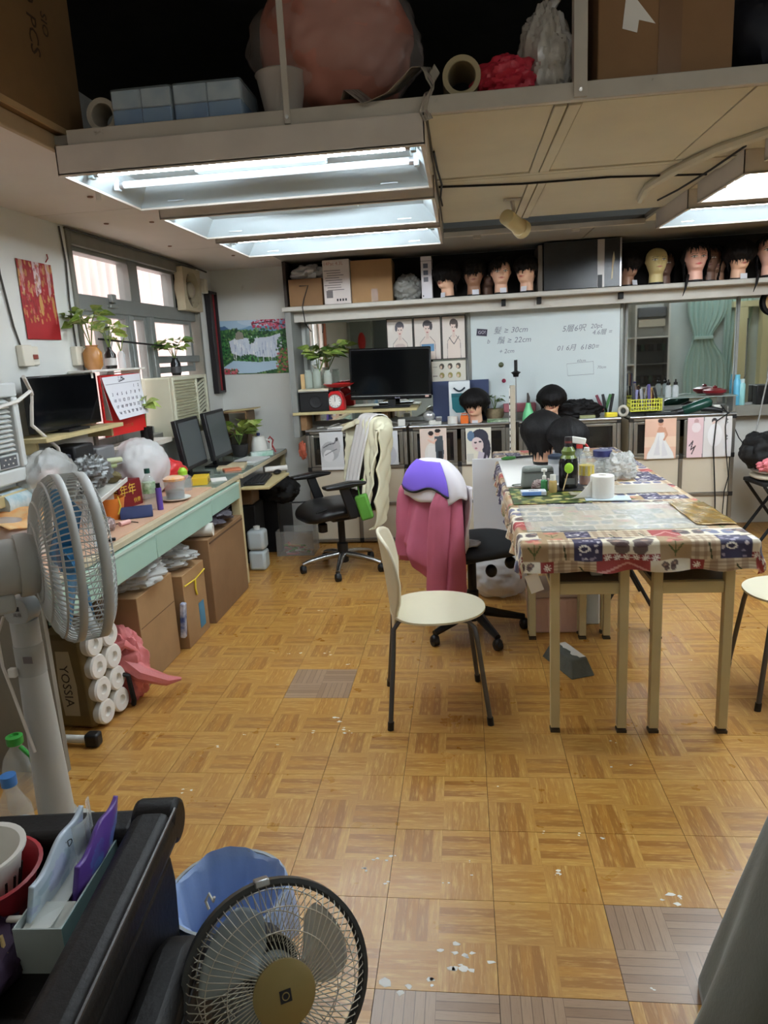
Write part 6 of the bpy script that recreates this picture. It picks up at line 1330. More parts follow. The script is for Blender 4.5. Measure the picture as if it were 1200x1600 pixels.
def cell(x, y, w, h, kind):
    X0, X1, Y0, Y1 = S_(x), S_(x+w), V_(y), V_(y+h)
    if kind == 'b': cv.rect(X0, X1, Y0, Y1, r_.choice([CREAMC, (214, 200, 176)])); butterfly(x+w/2, y+h*.55, min(w, h)*.75, r_.choice([(70, 52, 58), (96, 100, 130), (84, 60, 60)]))
    elif kind == 'n':
        cv.rect(X0, X1, Y0, Y1, NAVY)
        for k in range(16): cv.ell(S_(x+r_.uniform(.06, .94)*w), V_(y+r_.uniform(.06, .94)*h), S_(r_.uniform(.003, .010)), V_(r_.uniform(.003, .008)), r_.choice([(206, 196, 200), (150, 140, 160)]), .9)
        cv.ell(S_(x+w*.35), V_(y+h*.4), S_(.02), V_(.013), WHT); cv.ell(S_(x+w*.35), V_(y+h*.4), S_(.013), V_(.008), NAVY)
    elif kind == 't':
        cv.rect(X0, X1, Y0, Y1, TAN)
        cv.line([(S_(x+w*.5), V_(y+.01)), (S_(x+w*.5), V_(y+h*.6))], S_(.003), (84, 96, 52)); cv.line([(S_(x+w*.3), V_(y+h*.45)), (S_(x+w*.5), V_(y+h*.2)), (S_(x+w*.72), V_(y+h*.5))], S_(.003), (84, 96, 52))
        for k in range(9): cv.ell(S_(x+w*r_.uniform(.3, .7)), V_(y+h*r_.uniform(.6, .92)), S_(.011), V_(.009), r_.choice([(186, 92, 80), (206, 130, 110), (160, 70, 66)]), .8)
    elif kind == 'p':
        cv.rect(X0, X1, Y0, Y1, (206, 188, 158))
        for k in range(3): cv.rect(S_(x+w*(.1+.3*k)), S_(x+w*(.25+.3*k)), Y0, Y1, (130, 96, 72), .5); cv.rect(X0, X1, V_(y+h*(.1+.3*k)), V_(y+h*(.25+.3*k)), (130, 96, 72), .5)
        cv.line([(S_(x+w*.7), V_(y)), (S_(x+w*.6), V_(y+h*.5))], S_(.003), (60, 66, 40))
    elif kind == 'r': cv.rect(X0, X1, Y0, Y1, (160, 64, 60)); cv.line([(X0, Y0), (S_(x+w*.6), V_(y+h*.7)), (X1, Y0)], S_(.004), (206, 150, 140))
    elif kind == 'd': daisies(x, x+w, y, y+h)
rows = int(Ht/.092)+1
seqs = ['btpnbtpn', 'nbptbnpt', 'tpbnrbpb', 'pnbtnbtp', 'bnptpbnr']
for j in range(rows):
    x = -.02*(j % 3); k = 0
    while x < Wt:
        w = [.105, .09, .12, .10][(j+k) % 4]; cell(x, j*.092, w, .0915, seqs[j % 5][(k*3+j) % 8] if j > 1 else seqs[0][(k+j*3) % 8]); x += w+.0004; k += 1
# front hem: the bands seen from the camera
xx = 0
for k, (w, kd, sub) in enumerate(((.105, 'b', 'd'), (.105, 't', None), (.09, 'p', None), (.105, 'n', None), (.2, 'b', 'd'), (.11, 't', None), (.1, 'p', None), (.11, 'n', None), (.2, 'b', 'd'))):
    cell(xx, .045, w, .12, kd)
    if sub: daisies(xx, xx+w, .04, .068)
    xx += w
cell(0, 0, .07, .044, 'r'); cell(.07, 0, .11, .044, 'b'); cell(.18, 0, .05, .044, 'd'); cell(.23, 0, .15, .044, 'p'); cell(.38, 0, .19, .044, 'r'); cell(.57, 0, .14, .044, 'b'); cell(.71, 0, .05, .044, 'd'); cell(.76, 0, .18, .044, 'p'); cell(.94, 0, .2, .044, 'r')
def cloth_pt(u, v):
    x = CX0-DR+u*Wt; y = CY0-DR+v*Ht
    qx, qy = min(max(x, CX0), CX1), min(max(y, CY0), CY1)
    dx, dy = x-qx, y-qy; d = math.hypot(dx, dy)
    if d < 1e-6: return (x, y, CZ+.0012*math.sin(x*31)*math.sin(y*17))
    nx, ny = dx/d, dy/d
    d = min(d, DR*1.15); wv = .010*math.sin((x*1.0+y)*26)+.006*math.sin((x-y)*47)
    bend = min(d, .02)
    out = .012*math.sin(min(1, d/.02)*PI/2)+wv*(d/DR)*.9+.010*(d/DR)
    return (qx+nx*out, qy+ny*out, CZ-max(0, d-.004)*(.97)+(.004*math.sin((x+y)*33)*(d/DR)))
me = print_mesh(cv, cloth_pt, 'cloth', mat('cloth_print', rough=.62, vcol=True, bump=.08, bscale=160))
tag(obj_me('tablecloth', me), 'patchwork tablecloth with butterflies and daisies over the joined desks', 'tablecloth')
ZT = CZ+.0016
def flat(name, label, x0, x1, y0, y1, m, th=.0012, z=ZT, cat='mat', wav=.0015, seed=0):
    return tag(obj(name, MB().grid(lambda u, v: (x0+(x1-x0)*u, y0+(y1-y0)*v, z+th/2+wav*(.5+.5*math.sin(u*9+seed)*math.sin(v*13+seed))), 30, 30), m, solid=th), label, cat)
flat('plastic_sheet', 'milky clear plastic sheet over the front of the tablecloth', .235, .915, 2.76, 3.25, mat('milky_sheet', (236, 232, 218), .22, alpha=.36, spec=.5, bump=.15, bscale=8), .001, cat='sheet')
flat('gold_sheet', 'gold brown cellophane sheet at the right of the table', .885, 1.035, 2.80, 3.20, mat('gold_film', (146, 112, 44), .25, .2, var=.3, vscale=8, bump=.2, bscale=20), .001, ZT+.003, 'sheet', .003, 2)
c = Canvas(70, 90, (58, 74, 42)); r_ = random.Random(8)
for k in range(160): c.ell(r_.random(), r_.random(), r_.uniform(.02, .07), r_.uniform(.02, .06), r_.choice([(40, 62, 36), (120, 124, 56), (170, 160, 84), (84, 62, 36), (64, 104, 60), (206, 196, 130)]), .8)
me = print_mesh(c, lambda u, v: (.215+.36*u, 3.27+.40*v, ZT+.002), 'placemat', mat('glossy_print')); tag(obj_me('placemat', me, solid=.001), 'glossy green and gold leaf placemat under the bottles', 'placemat')
flat('white_sheet', 'plain white sheet over the far left of the table', .212, .52, 3.70, 4.72, M_PAPER, .0015, cat='sheet')
flat('cream_sheet', 'narrow pale sheet crossing the table behind the bottles', .5, 1.0, 3.45, 3.66, mat('pale_film', (222, 214, 196), .3, alpha=.5), .001, ZT+.001, 'sheet')
# table goods
ZG = ZT+.004
for k, (x, y, rz, s, lab) in enumerate(((.475, 4.42, 2.6, 1.12, 'large black bobbed wig head seen from behind at the table far left'), (.60, 4.30, 3.5, 1.0, 'smaller black bobbed wig head seen from behind beside the tall bottle'))):
    mannequin(x, y, ZG, rz, 'fair', 'bob' if k else 'low', lab, False, s, .0, group='wig heads on the table')
pg = thing('grey_pouch', 'grey fabric zip pouch standing on the leaf placemat', 'pouch', (.365, 3.66, ZG)); obj('body', MB().box((0, 0, .055), (.17, .055, .11), taper=.9), mat('pouch_grey', (128, 132, 126), .8, var=.1), pg, bevel=.014, seg=3); obj('zip', MB().box((0, -.029, .085), (.15, .003, .006)), mat('zip', (84, 88, 84), .5), pg)
tag(obj('striped_cloth', MB().ell((0, 0, .02), (.05, .035, .028), 20, 12, fn=crumple(70, .2, 4)), mat('stripe_maroon', (96, 66, 66), .9, col2=(190, 176, 170), vscale=22), loc=(.39, 3.60, ZG)), 'crumpled maroon striped cloth in front of the grey pouch', 'cloth')
t = thing('wipes_box', 'flat pale box with blue front on the leaf placemat', 'box', (.325, 3.47, ZG)); obj('box', MB().box((0, 0, .012), (.12, .06, .022)), mat('wipe_pale', (206, 210, 214), .5), t, bevel=.003); obj('blue_front', MB().box((-.01, -.0306, .012), (.09, .001, .018)), mat('wipe_blue', (110, 150, 220), .5), t); txt('DERMI', .016, 'lettering', M_INK, t, (0, -.01, .0235))
gsb = thing('green_pump', 'small green bottle with a white pump on the placemat', 'bottle', (.385, 3.54, ZG)); obj('body', MB().lathe([(.015, 0), (.017, .01), (.017, .055), (.008, .065), (0, .065)], 14), mat('green_pet', (70, 150, 90), .15, alpha=.8), gsb); obj('pump', MB().lathe([(.01, .06), (.01, .08), (.004, .085), (.004, .1), (.014, .102), (.014, .115), (0, .118)], 12), M_WHITE, gsb)
clb = thing('clear_pump', 'small clear bottle with a white flip cap and amber content', 'bottle', (.425, 3.52, ZG)); obj('body', MB().lathe([(.019, 0), (.02, .008), (.02, .055), (.012, .062), (0, .062)], 14), mat('amber_pet', (206, 176, 110), .12, alpha=.7), clb); obj('cap', MB().cyl((0, 0, .06), (0, 0, .088), .014, n=14), M_WHITE, clb)
can = thing('grey_can', 'grey round tin with a dark lid behind the pouch', 'tin', (.475, 3.80, ZG)); obj('body', MB().cyl((0, 0, 0), (0, 0, .125), .041, n=22), mat('tin_grey', (170, 176, 180), .3, .4), can); obj('lid', MB().lathe([(.043, .125), (.043, .14), (.02, .15), (0, .15)], 20), mat('lid_dark', (48, 56, 70), .4), can); obj('label', MB().lathe([(.0415, .04), (.0415, .1)], 22), mat('tin_label', (206, 206, 208), .5), can)
bb = thing('black_bottle', 'tall black squeeze bottle with an olive shoulder on the placemat', 'bottle', (.51, 3.60, ZG)); obj('body', MB().lathe([(.044, 0), (.047, .01), (.047, .13), (.04, .15), (.03, .165), (.034, .185), (.02, .205), (.018, .21), (0, .21)], 22), mat('black_gloss', (16, 16, 18), .15), bb); obj('shoulder', MB().lathe([(.0412, .150), (.031, .166), (.035, .186), (.021, .206)], 22), mat('olive', (96, 110, 50), .2), bb); obj('cap', MB().lathe([(.019, .205), (.019, .25), (.017, .255), (0, .256)], 16), mat('cap_dark', (40, 36, 38), .3), bb); obj('label', MB().box((0, -.0475, .04), (.05, .001, .03)), mat('label_grey', (90, 92, 90), .4), bb); obj('cap_band', MB().lathe([(.0195, .225), (.0195, .235)], 16), mat('band_red', (110, 50, 46), .4), bb)
pn = thing('lime_pick', 'wooden stick with a lime green disc leaning on the black bottle', 'stick', (.475, 3.53, ZG)); obj('stick', MB().cyl((0, 0, 0), (.035, 0, .13), .003, n=6), mat('stick_wood', (206, 176, 130), .6), pn); obj('disc', MB().ell((.027, -.004, .11), (.022, .006, .026), 14, 8), mat('lime', (160, 206, 60), .4), pn)
tag(obj('black_tray', MB().box((0, 0, .004), (.17, .14, .008)), mat('tray_black', (36, 36, 38), .3), loc=(.5, 3.60, ZT+.0032), bevel=.003), 'low black tray under the black bottle', 'tray')
for o_ in (bb, pn): o_.location.z += .006
tsp = thing('trigger_sprayer', 'clear trigger spray bottle with a red and white head', 'spray bottle', (.60, 3.83, ZG)); obj('body', MB().lathe([(.035, 0), (.037, .01), (.034, .12), (.016, .16), (.015, .175), (0, .175)], 18), mat('pet'), tsp); obj('collar', MB().cyl((0, 0, .17), (0, 0, .19), .017, n=14), mat('band_red2', (196, 60, 54), .4), tsp); obj('head', MB().box((-.005, 0, .21), (.075, .024, .035), rotm('Y', .2)), M_WHITE, tsp, bevel=.006); obj('trigger', MB().tube([(.015, 0, .2), (.035, 0, .185), (.05, 0, .16)], .006, 6), mat('band_red2'), tsp)
am = thing('amber_bottle', 'clear glass bottle half full of amber liquid', 'bottle', (.615, 3.70, ZG)); obj('glass', MB().lathe([(.037, 0), (.039, .01), (.037, .1), (.02, .15), (.013, .165), (.013, .175), (0, .175)], 20), mat('pet'), am); obj('liquid', MB().lathe([(.034, .004), (.0365, .06), (0, .06)], 20), mat('amber', (150, 74, 24), .15, alpha=.85), am); obj('label', MB().lathe([(.0395, .05), (.0385, .1)], 9), mat('label_yellow', (206, 180, 60), .5, alpha=.9), am); obj('cap', MB().cyl((0, 0, .172), (0, 0, .19), .014, n=12), M_WHITE, am)
jr = thing('storage_jar', 'clear jar with a navy screw lid on the table', 'jar', (.735, 3.92, ZG)); obj('body', MB().lathe([(.048, 0), (.05, .01), (.05, .1), (.044, .11), (0, .11)], 22), mat('pet'), jr); obj('lid', MB().cyl((0, 0, .11), (0, 0, .142), .05, n=22), mat('navy_lid', (48, 50, 96), .4), jr); obj('contents', MB().ell((0, 0, .045), (.042, .042, .04), 16, 10, fn=crumple(81, .2)), mat('contents_white', (206, 206, 200), .8), jr)
tag(obj('crumpled_bag', MB().ell((0, 0, .055), (.07, .09, .065), 28, 18, fn=crumple(82, .25, 4)), mat('clear_bag'), loc=(.82, 3.88, ZG-.003)), 'crumpled clear plastic bag beside the navy lidded jar', 'bag')
tr = thing('tissue_roll', 'white tissue roll standing upright on a folded paper on the table', 'toilet paper', (.63, 3.36, ZG+.003)); obj('roll', MB().lathe([(.052, 0), (.054, .004), (.054, .1), (.05, .104), (.02, .104), (.018, .09), (.018, .01)], 28), M_ROLL, tr); obj('loose_end', MB().grid(lambda u, v: (-.05-.11*u, -.02-.015*u+.0*v, .002+(.09*(1-u)**2)*v+.001), 14, 6), M_ROLL, tr, solid=.001)
tag(obj('folded_paper', MB().box((0, 0, .002), (.2, .1, .004), rotm('Z', -.1)), mat('paper_blue', (206, 220, 230), .7), loc=(.65, 3.335, ZT+.003)), 'folded pale blue paper under the tissue roll', 'paper')
gk = thing('green_knife', 'green handled hair tool with a black blade on the far table corner', 'hair tool', (.28, 4.62, ZT+.003), .35); obj('grip', MB().ell((0, 0, .012), (.055, .015, .013), 14, 8), mat('grip_green', (66, 128, 60), .4), gk); obj('blade', MB().box((.11, 0, .012), (.13, .03, .012)), M_BLACKP, gk, bevel=.004)
tag(obj('wire_loop', MB().tube([(.2+.06*math.cos(a*PI/8), 0, 0) if False else (.06*math.cos(a*PI/8), .03*math.sin(a*PI/8), .003) for a in range(16)], .0025, 5, closed=True), mat('wire_dark', (60, 70, 50), .4), loc=(.30, 3.72, ZG)), 'thin dark spectacle wire on the table left', 'wire')
# things under and behind the table
wp_ = tag(obj('foam_sheet', MB().box((0, 0, .33), (.24, .02, .62)), mat('foam_white', (212, 212, 214), .7), loc=(.165, 4.62, .2), bevel=.002), 'white foam panel leaning on the table far left side', 'panel')
tag(obj('panel_box', MB().box((0, 0, .1), (.24, .2, .208)), M_CARD2, loc=(.165, 4.64, 0), bevel=.004), 'brown carton under the white foam panel', 'box')
sbx = thing('pink_storage_box', 'pink storage box with a clear lid under the table', 'storage box', (.46, 3.86, 0)); obj('box', MB().box((0, 0, .1), (.26, .26, .2), taper=1.02), mat('pink_box', (228, 192, 178), .5, var=.06), sbx, bevel=.012); obj('lid', MB().box((0, 0, .225), (.275, .275, .045)), mat('lid_clear', (224, 206, 200), .2, alpha=.7), sbx, bevel=.012)
for k in range(7): obj('rib', MB().box((-.1+k*.033, -.1335, .1), (.01, .004, .16)), mat('pink_box'), sbx)
tag(obj('white_side_box', MB().box((0, 0, .13), (.12, .2, .26)), mat('jug_pale'), loc=(.66, 3.95, 0), bevel=.01), 'pale plastic container beside the pink storage box', 'container')
gx = thing('grey_block', 'dark grey block with a torn white top on the floor under the table', 'block', (.47, 3.32, 0), .38); obj('body', MB().box((0, 0, .04), (.125, .29, .08), taper=.7), mat('block_grey', (96, 98, 90), .85, var=.2, vscale=12, bump=.3), gx, bevel=.006)
r_ = random.Random(2); pts = [(.0+.012*r_.uniform(-1, 1), -.09+.018*k) for k in range(11)]+[(.05, .09), (.05, -.09)]
obj('torn_paper', MB().prism([(a*.8, b*1.05) for a, b in pts], .0805, .082), M_PAPER, gx)
tag(obj('white_sack', MB().ell((0, 0, .15), (.19, .17, .16), 40, 26, fn=crumple(90, .07, 2.4)), M_BAGW, loc=(.20, 4.40, -.004)), 'white plastic sack on the floor behind the swivel chair', 'bag')
fs_ = thing('folding_stool', 'black folding stool glimpsed behind the table', 'stool', (.93, 4.25, 0)); obj('seat', MB().box((0, 0, .45), (.26, .3, .025)), M_BLACKM, fs_, bevel=.006)
for sy in (-1, 1):
    for sx in (-1, 1): obj('leg', MB().cyl((sx*.13, sy*.13, .01), (-sx*.1, sy*.13, .44), .011, n=8), M_BLACKM, fs_)
tag(obj('loose_label', MB().box((0, 0, .0), (.05, .002, .08), rotm('Y', -.35) @ rotm('X', .2)), M_PAPER, loc=(.245, 2.60, .668)), 'white paper slip sticking out below the cloth corner', 'paper')

# ================================================================== CHAIRS
M_IVORY = mat('ivory_plywood', (228, 220, 192), .42, var=.04); M_LEG = mat('grey_leg', (96, 94, 94), .35, .6)
def ivory_chair(loc, rz, label):
    t = thing('ivory_chair', label, 'chair', loc, rz, 'ivory plywood chairs with grey legs')
    def seat(u, v):
        a = 2*PI*u; rr = [0, .9, 1, 1, .96, 0][int(round(v*5))]; z = [.462, .462, .457, .448, .446, .446][int(round(v*5))]
        cx = math.cos(a); sy = math.sin(a)
        return (.205*rr*(abs(cx)**.9)*math.copysign(1, cx)+.015, .205*rr*(abs(sy)**.9)*math.copysign(1, sy)*(1-.08*cx), z+.004*rr*rr)
    obj('seat', MB().grid(seat, 48, 5, closeu=True), M_IVORY, t)
    def back(u, v):     # u across, v up; a waisted shell
        z = .355+.455*v; wv = [.03, .10, .165, .19, .185, .165]
        k = v*5; i = min(4, int(k)); hw = wv[i]+(wv[i+1]-wv[i])*(k-i); y = (u*2-1)*hw
        x = -.178-.03*max(0, v-.15)-.022*v*v+.055*(y/.19)**2
        top = -.035*(abs(u*2-1)**3)*(v**6)
        return (x, y, z+top)
    obj('backrest', MB().grid(back, 22, 26), M_IVORY, t, solid=.012)
    for sx, sy in ((-1, -1), (-1, 1), (1, -1), (1, 1)):
        if sx > 0: pts = [(.207, sy*.205, .006), (.165, sy*.165, .36), (.155, sy*.155, .415), (.13, sy*.135, .438), (.05, sy*.1, .44)]
        else: pts = [(-.212, sy*.205, .006), (-.185, sy*.13, .30), (-.178, sy*.095, .40), (-.15, sy*.09, .438), (-.05, sy*.08, .44)]
        lg = obj('leg', MB().tube(pts, .0105, 10), M_LEG, t); obj('foot_cap', MB().cyl((pts[0][0], pts[0][1], .0), (pts[0][0]-.003*sx, pts[0][1]-.003*sy, .035), .0135, n=10), M_BLACKP, lg)
    obj('brace', MB().cyl((.1, -.12, .438), (.1, .12, .438), .009, n=8), M_LEG, t)
    return t
ivory_chair((-.152, 2.928, 0), .11, 'ivory plywood chair with grey legs standing left of the table')
c2 = ivory_chair((1.40, 3.07, 0), PI-.05, 'ivory plywood chair cut by the right frame edge')

def castor(parent, x, y, m=None):
    c = obj('castor', MB().cyl((x-.016, y, .027), (x+.016, y, .027), .027, n=14), M_BLACKP, parent); obj('castor_hood', MB().lathe([(.026, .03), (.024, .05), (.012, .062), (0, .064)], 12, (x, y, 0)), M_BLACKP, c)
# office chair with quilt
oc = thing('office_chair', 'black office chair with chrome base draped in a cream quilt', 'chair', (-.91, 5.0, 0), .62)
M_CHROME = mat('chrome', (170, 170, 170), .22, .95); M_LEATHER = mat('black_leather', (20, 19, 20), .32, bump=.12, bscale=120)
for k in range(5):
    a = 2*PI*k/5+.35+.0; x, y = .30*math.cos(a), .30*math.sin(a)
    obj('base_arm', MB().tube([(.02*math.cos(a), .02*math.sin(a), .12), (x*.5, y*.5, .105), (x*.85, y*.85, .082), (x, y, .066)], [.026, .022, .017, .016], 10), M_CHROME, oc); castor(oc, x, y)
obj('column', MB().lathe([(.04, .06), (.04, .2), (.026, .21), (.026, .4), (0, .4)], 16), M_BLACKP, oc); obj('mechanism', MB().box((0, 0, .405), (.2, .16, .05)), M_BLACKP, oc, bevel=.01); obj('tension_knob', MB().lathe([(.02, .31), (.034, .315), (.034, .37), (.02, .38)], 12, (-.16, -.03, 0)), M_BLACKP, oc)
def cushion(hx, hy, z0, z1, n=2.6, wf=0.0):
    def g(u, v):
        a = 2*PI*u; b = PI*(v-.5); cb = abs(math.cos(b))**.55
        x = hx*math.copysign(abs(math.cos(a))**(2/n), math.cos(a))*cb; y = hy*math.copysign(abs(math.sin(a))**(2/n), math.sin(a))*cb
        s = math.sin(b); z = (z0+z1)/2+(z1-z0)/2*math.copysign(abs(s)**.8, s)
        z -= wf*max(0, -x/hx)**2.5
        return (x, y, z)
    return MB().grid(g, 40, 16, closeu=True, cap=True)
obj('seat', cushion(.27, .25, .42, .53, 3.2, .05), M_LEATHER, oc, loc=(-.04, 0, 0)); obj('seat_piping', MB().tube([(-.29+.52*abs(math.sin(PI*i/24))*.5+.0, -.24+.02*i, .505) for i in range(25)], .006, 6), M_BLACKP, oc)
for sy in (-1, 1):
    obj('arm_post', MB().prism([(-.06, .44), (.02, .44), (-.06, .665), (-.13, .665)], sy*.275-.012, sy*.275+.012, 'xz'), M_BLACKP, oc, bevel=.006)
    obj('arm_pad', MB().prism([(-.24, .66), (-.1, .655), (.06, .668), (.07, .69), (-.05, .7), (-.25, .685)], sy*.285-.04, sy*.285+.04, 'xz'), M_LEATHER, oc, bevel=.012)
obj('back_shell', MB().grid(lambda u, v: (.23+.10*v-.05*math.cos((u-.5)*2.2)+.04*math.sin(v*PI), (u-.5)*.40*(1-.1*v), .45+.53*v), 16, 16), mat('mesh_back', (76, 74, 72), .8), oc, solid=.03)
obj('back_bar', MB().tube([(.1, 0, .41), (.27, 0, .42), (.30, 0, .6)], .025, 8), M_BLACKP, oc); obj('lumbar_pad', MB().box((.19, 0, .6), (.04, .36, .26), rotm('Y', .12)), mat('lumbar', (54, 46, 44), .8), oc, bevel=.02)
# quilt: over the top of the back, longer behind and to one side
def quilt(u, v):
    fl = .06+.56*(1/(1+math.exp((u-.40)*26))); y = (u-.5)*.54; L = v*(.98+fl)-fl          # arc length from the crest: <0 in front, >0 behind
    crest_x, crest_z = .325, 1.055
    puff = .015*abs(math.sin((u*15+v*22)))+.015*abs(math.sin((u*15-v*22)))
    wrap = .20*(abs(u-.5)*2)**4
    if L < -.05: x = crest_x-.055-(-L-.05)*.19; z = crest_z-(-L-.05)*.98
    elif L < .05: a = (L+.05)/.1*PI; x = crest_x-.055*math.cos(a); z = crest_z+.04*math.sin(a)
    else: x = crest_x+.055+(L-.05)*-.12; z = crest_z-(L-.05)*.97
    nx = -1 if L < 0 else 1
    z = max(z, .40)
    return (x+nx*puff-wrap*(.3 if L < 0 else .9), y*(1-.05*abs(L)), z-.07*(abs(u-.5)*2)**2.5)
tag(obj('quilt', MB().grid(quilt, 90, 130), mat('quilt_cream', (224, 218, 188), .85), loc=(-.91, 5.0, 0), rot=(0, 0, .62), solid=.012), 'cream diamond quilted pad draped over the office chair back', 'quilt')
def towel(u, v):
    y = -.02+(u-.5)*.20; L = v*.75-.55
    if L < -.05: x = .325-.075-(-L-.05)*.27; z = 1.062-(-L-.05)*.95
    elif L < .05: a = (L+.05)/.1*PI; x = .325-.075*math.cos(a); z = 1.062+.05*math.sin(a)
    else: x = .40-(L-.05)*.1; z = 1.062-(L-.05)*.97
    return (x-.004*math.sin(u*20), y+.05+.01*math.sin(v*6), z)
tag(obj('hand_towel', MB().grid(towel, 14, 40), mat('towel_white', (222, 218, 214), .95, bump=.15, bscale=200), loc=(-.91, 5.0, 0), rot=(0, 0, .62), solid=.008), 'white towel strip laid over the quilt on the office chair', 'towel')
gbag = thing('green_pouch', 'green fabric pouch hanging at the office chair side', 'pouch', (-.70, 4.78, .42)); obj('pouch', MB().box((0, 0, .09), (.09, .05, .18), rotm('Y', -.25)), mat('pouch_green', (88, 150, 52), .7, var=.2), gbag, bevel=.015); obj('strap', MB().tube([(-.03, 0, .17), (-.04, .02, .25), (0, .03, .28)], .006, 5), mat('pouch_green'), gbag)

# swivel chair with the pink jacket
jc = thing('swivel_chair', 'black fabric swivel chair carrying the pink jacket', 'chair', (.02, 3.77, 0), .55)
for k in range(5):
    a = 2*PI*k/5-.42; x, y = .285*math.cos(a), .285*math.sin(a)
    obj('base_arm', MB().tube([(.02*math.cos(a), .02*math.sin(a), .13), (x*.5, y*.5, .10), (x, y, .07)], [.03, .024, .017], 8), M_BLACKP, jc); castor(jc, x, y)
obj('column', MB().lathe([(.032, .07), (.034, .24), (.024, .25), (.024, .43), (0, .43)], 14), M_BLACKP, jc); obj('mechanism', MB().box((.03, 0, .435), (.26, .14, .04)), M_BLACKP, jc, bevel=.008); obj('lever_knob', MB().ell((.17, -.12, .40), (.03, .035, .035), 12, 8), M_BLACKP, jc); obj('lever_knob', MB().ell((.02, -.16, .39), (.03, .035, .035), 12, 8), M_BLACKP, jc)
obj('seat', cushion(.25, .25, .455, .535, 3.0, 0), mat('black_fabric_seat', (30, 31, 33), .85, bump=.15, bscale=200), jc, loc=(.06, 0, 0)); obj('back', MB().box((-.20, 0, .76), (.06, .40, .34), rotm('Y', -.08)), mat('black_fabric_seat'), jc, bevel=.03, seg=3); obj('back_bar', MB().tube([(-.05, 0, .43), (-.2, 0, .45), (-.235, 0, .62)], .02, 8), M_BLACKP, jc)
M_PINKJ = mat('pink_jacket', (190, 98, 122), .75, var=.1, vscale=5, bump=.08, bscale=40)
def jloc(o): o.location = (.02, 3.77, 0); o.rotation_euler = (0, 0, .55); return o
pj = thing('pink_jacket', 'dusty pink jacket hung over the swivel chair back', 'jacket', (.02, 3.77, .30), .55)
def jbody(u, v):
    a = 2*PI*u; zb = .07-.13*math.cos(a+.9); z = .645-(.645-zb)*v; g = 1-.22*max(0, (v-.88)/.12)
    hw = (.212+.03*v)*g; d = (.066+.075*v)*g
    f = (.3+v)*(.013*math.sin(a*5+.8*v+1)+.008*math.sin(a*9+1.5*v)+.004*math.sin(a*14-v))+.004*math.sin(v*17+a*3)*v
    close = min(1, v*9)
    return (-.205+(d*math.cos(a)+f)*close**.5-.03*v, (hw*math.sin(a)+f*.7)*(.55+.45*close**.5), z+.02*(1-close)-.012*math.sin(a*6)*v)
obj('body', MB().grid(jbody, 120, 60, closeu=True), M_PINKJ, pj, solid=.006)
def sleeve(y0, y1, zb, r0, r1, x0, nm='sleeve', sd=0):
    def g(u, v):
        a = 2*PI*u; z = .60-(.60-zb)*v; r = r0+(r1-r0)*v+.03*v*(1 if nm else 0)
        r *= min(1, .35+v*4)
        if v > .93: r *= .8
        f = 1+.09*math.sin(a*3+v*1.5+sd)+.035*math.sin(a*7+v*3+sd)+.03*math.sin(v*9+a*2)+.015*math.sin(v*23+a*3)
        return (x0-.02*math.sin(v*3)+r*f*math.cos(a), y0+(y1-y0)*v+r*f*math.sin(a), z)
    return MB().grid(g, 28, 40, closeu=True, cap=True)
obj('sleeve', sleeve(-.19, -.15, -.04, .045, .045, -.27), M_PINKJ, pj); obj('cuff', MB().cyl((-.275, -.15, -.075), (-.275, -.15, -.03), .048, n=18), M_PINKJ, pj)
obj('sleeve', sleeve(.17, .2, .13, .06, .07, -.25, sd=2), M_PINKJ, pj)
def drape(u, v):
    a = 2*PI*u; ph = (.25+.75*v if v > .02 else v*12.5)*PI/2; e = .3*math.sin(a*2+.5)+.15*math.sin(a*5); rr = math.sin(ph)
    return (-.215+.125*rr*math.cos(a), .0+.25*rr*math.sin(a), .99-.15*v**1.15-.035*v**3*(1+e)+.008*math.sin(a*7)*v)
jloc(tag(obj('white_scarf', MB().grid(drape, 60, 16, closeu=True), mat('scarf_white', (224, 218, 222), .9), solid=.006), 'white cloth draped over the top of the pink jacket', 'cloth'))
jloc(tag(obj('scarf_tail', MB().grid(lambda u, v: ((lambda a, r: (-.215+(.125+r)*math.cos(a), (.25+r)*math.sin(a), .86-.34*v*(1-.35*u)))(-.95+.95*u, .012+.012*math.sin(u*9+v*5)-.02*v)), 18, 26), mat('scarf_white'), solid=.01), 'white cloth tail hanging beside the pink jacket', 'cloth'))
hat = thing('sun_hat', 'purple sun cap with black edging resting on the pink jacket', 'cap', (.02, 3.77, .90), .55)
def cap(u, v):
    a = math.radians(-214+100*u); k = .10+(.72+.07*math.sin(u*PI*2.2))*v; p = Vector(drape(a/(2*PI), min(1, k)))
    c0 = Vector((-.215, 0, .80)); return tuple(p+(p-c0).normalized()*.014-Vector((0, 0, .90)))
capm = MB().grid(cap, 36, 14); obj('brim', capm, mat('violet', (122, 92, 206), .8), hat, solid=.006); obj('edging', MB().tube([cap(i/36, 1.0) for i in range(37)], .006, 6), M_BLACKM, hat)
tag(obj('grey_rag', MB().grid(lambda u, v: ((u-.5)*.16+.02*math.sin(v*7), (v-.5)*.12, .012+.012*math.sin(u*8)*math.sin(v*6)), 16, 14), mat('rag_grey', (150, 148, 146), .9), loc=(-.03, 3.62, .538), solid=.008), 'grey rag lying on the swivel chair seat', 'cloth')
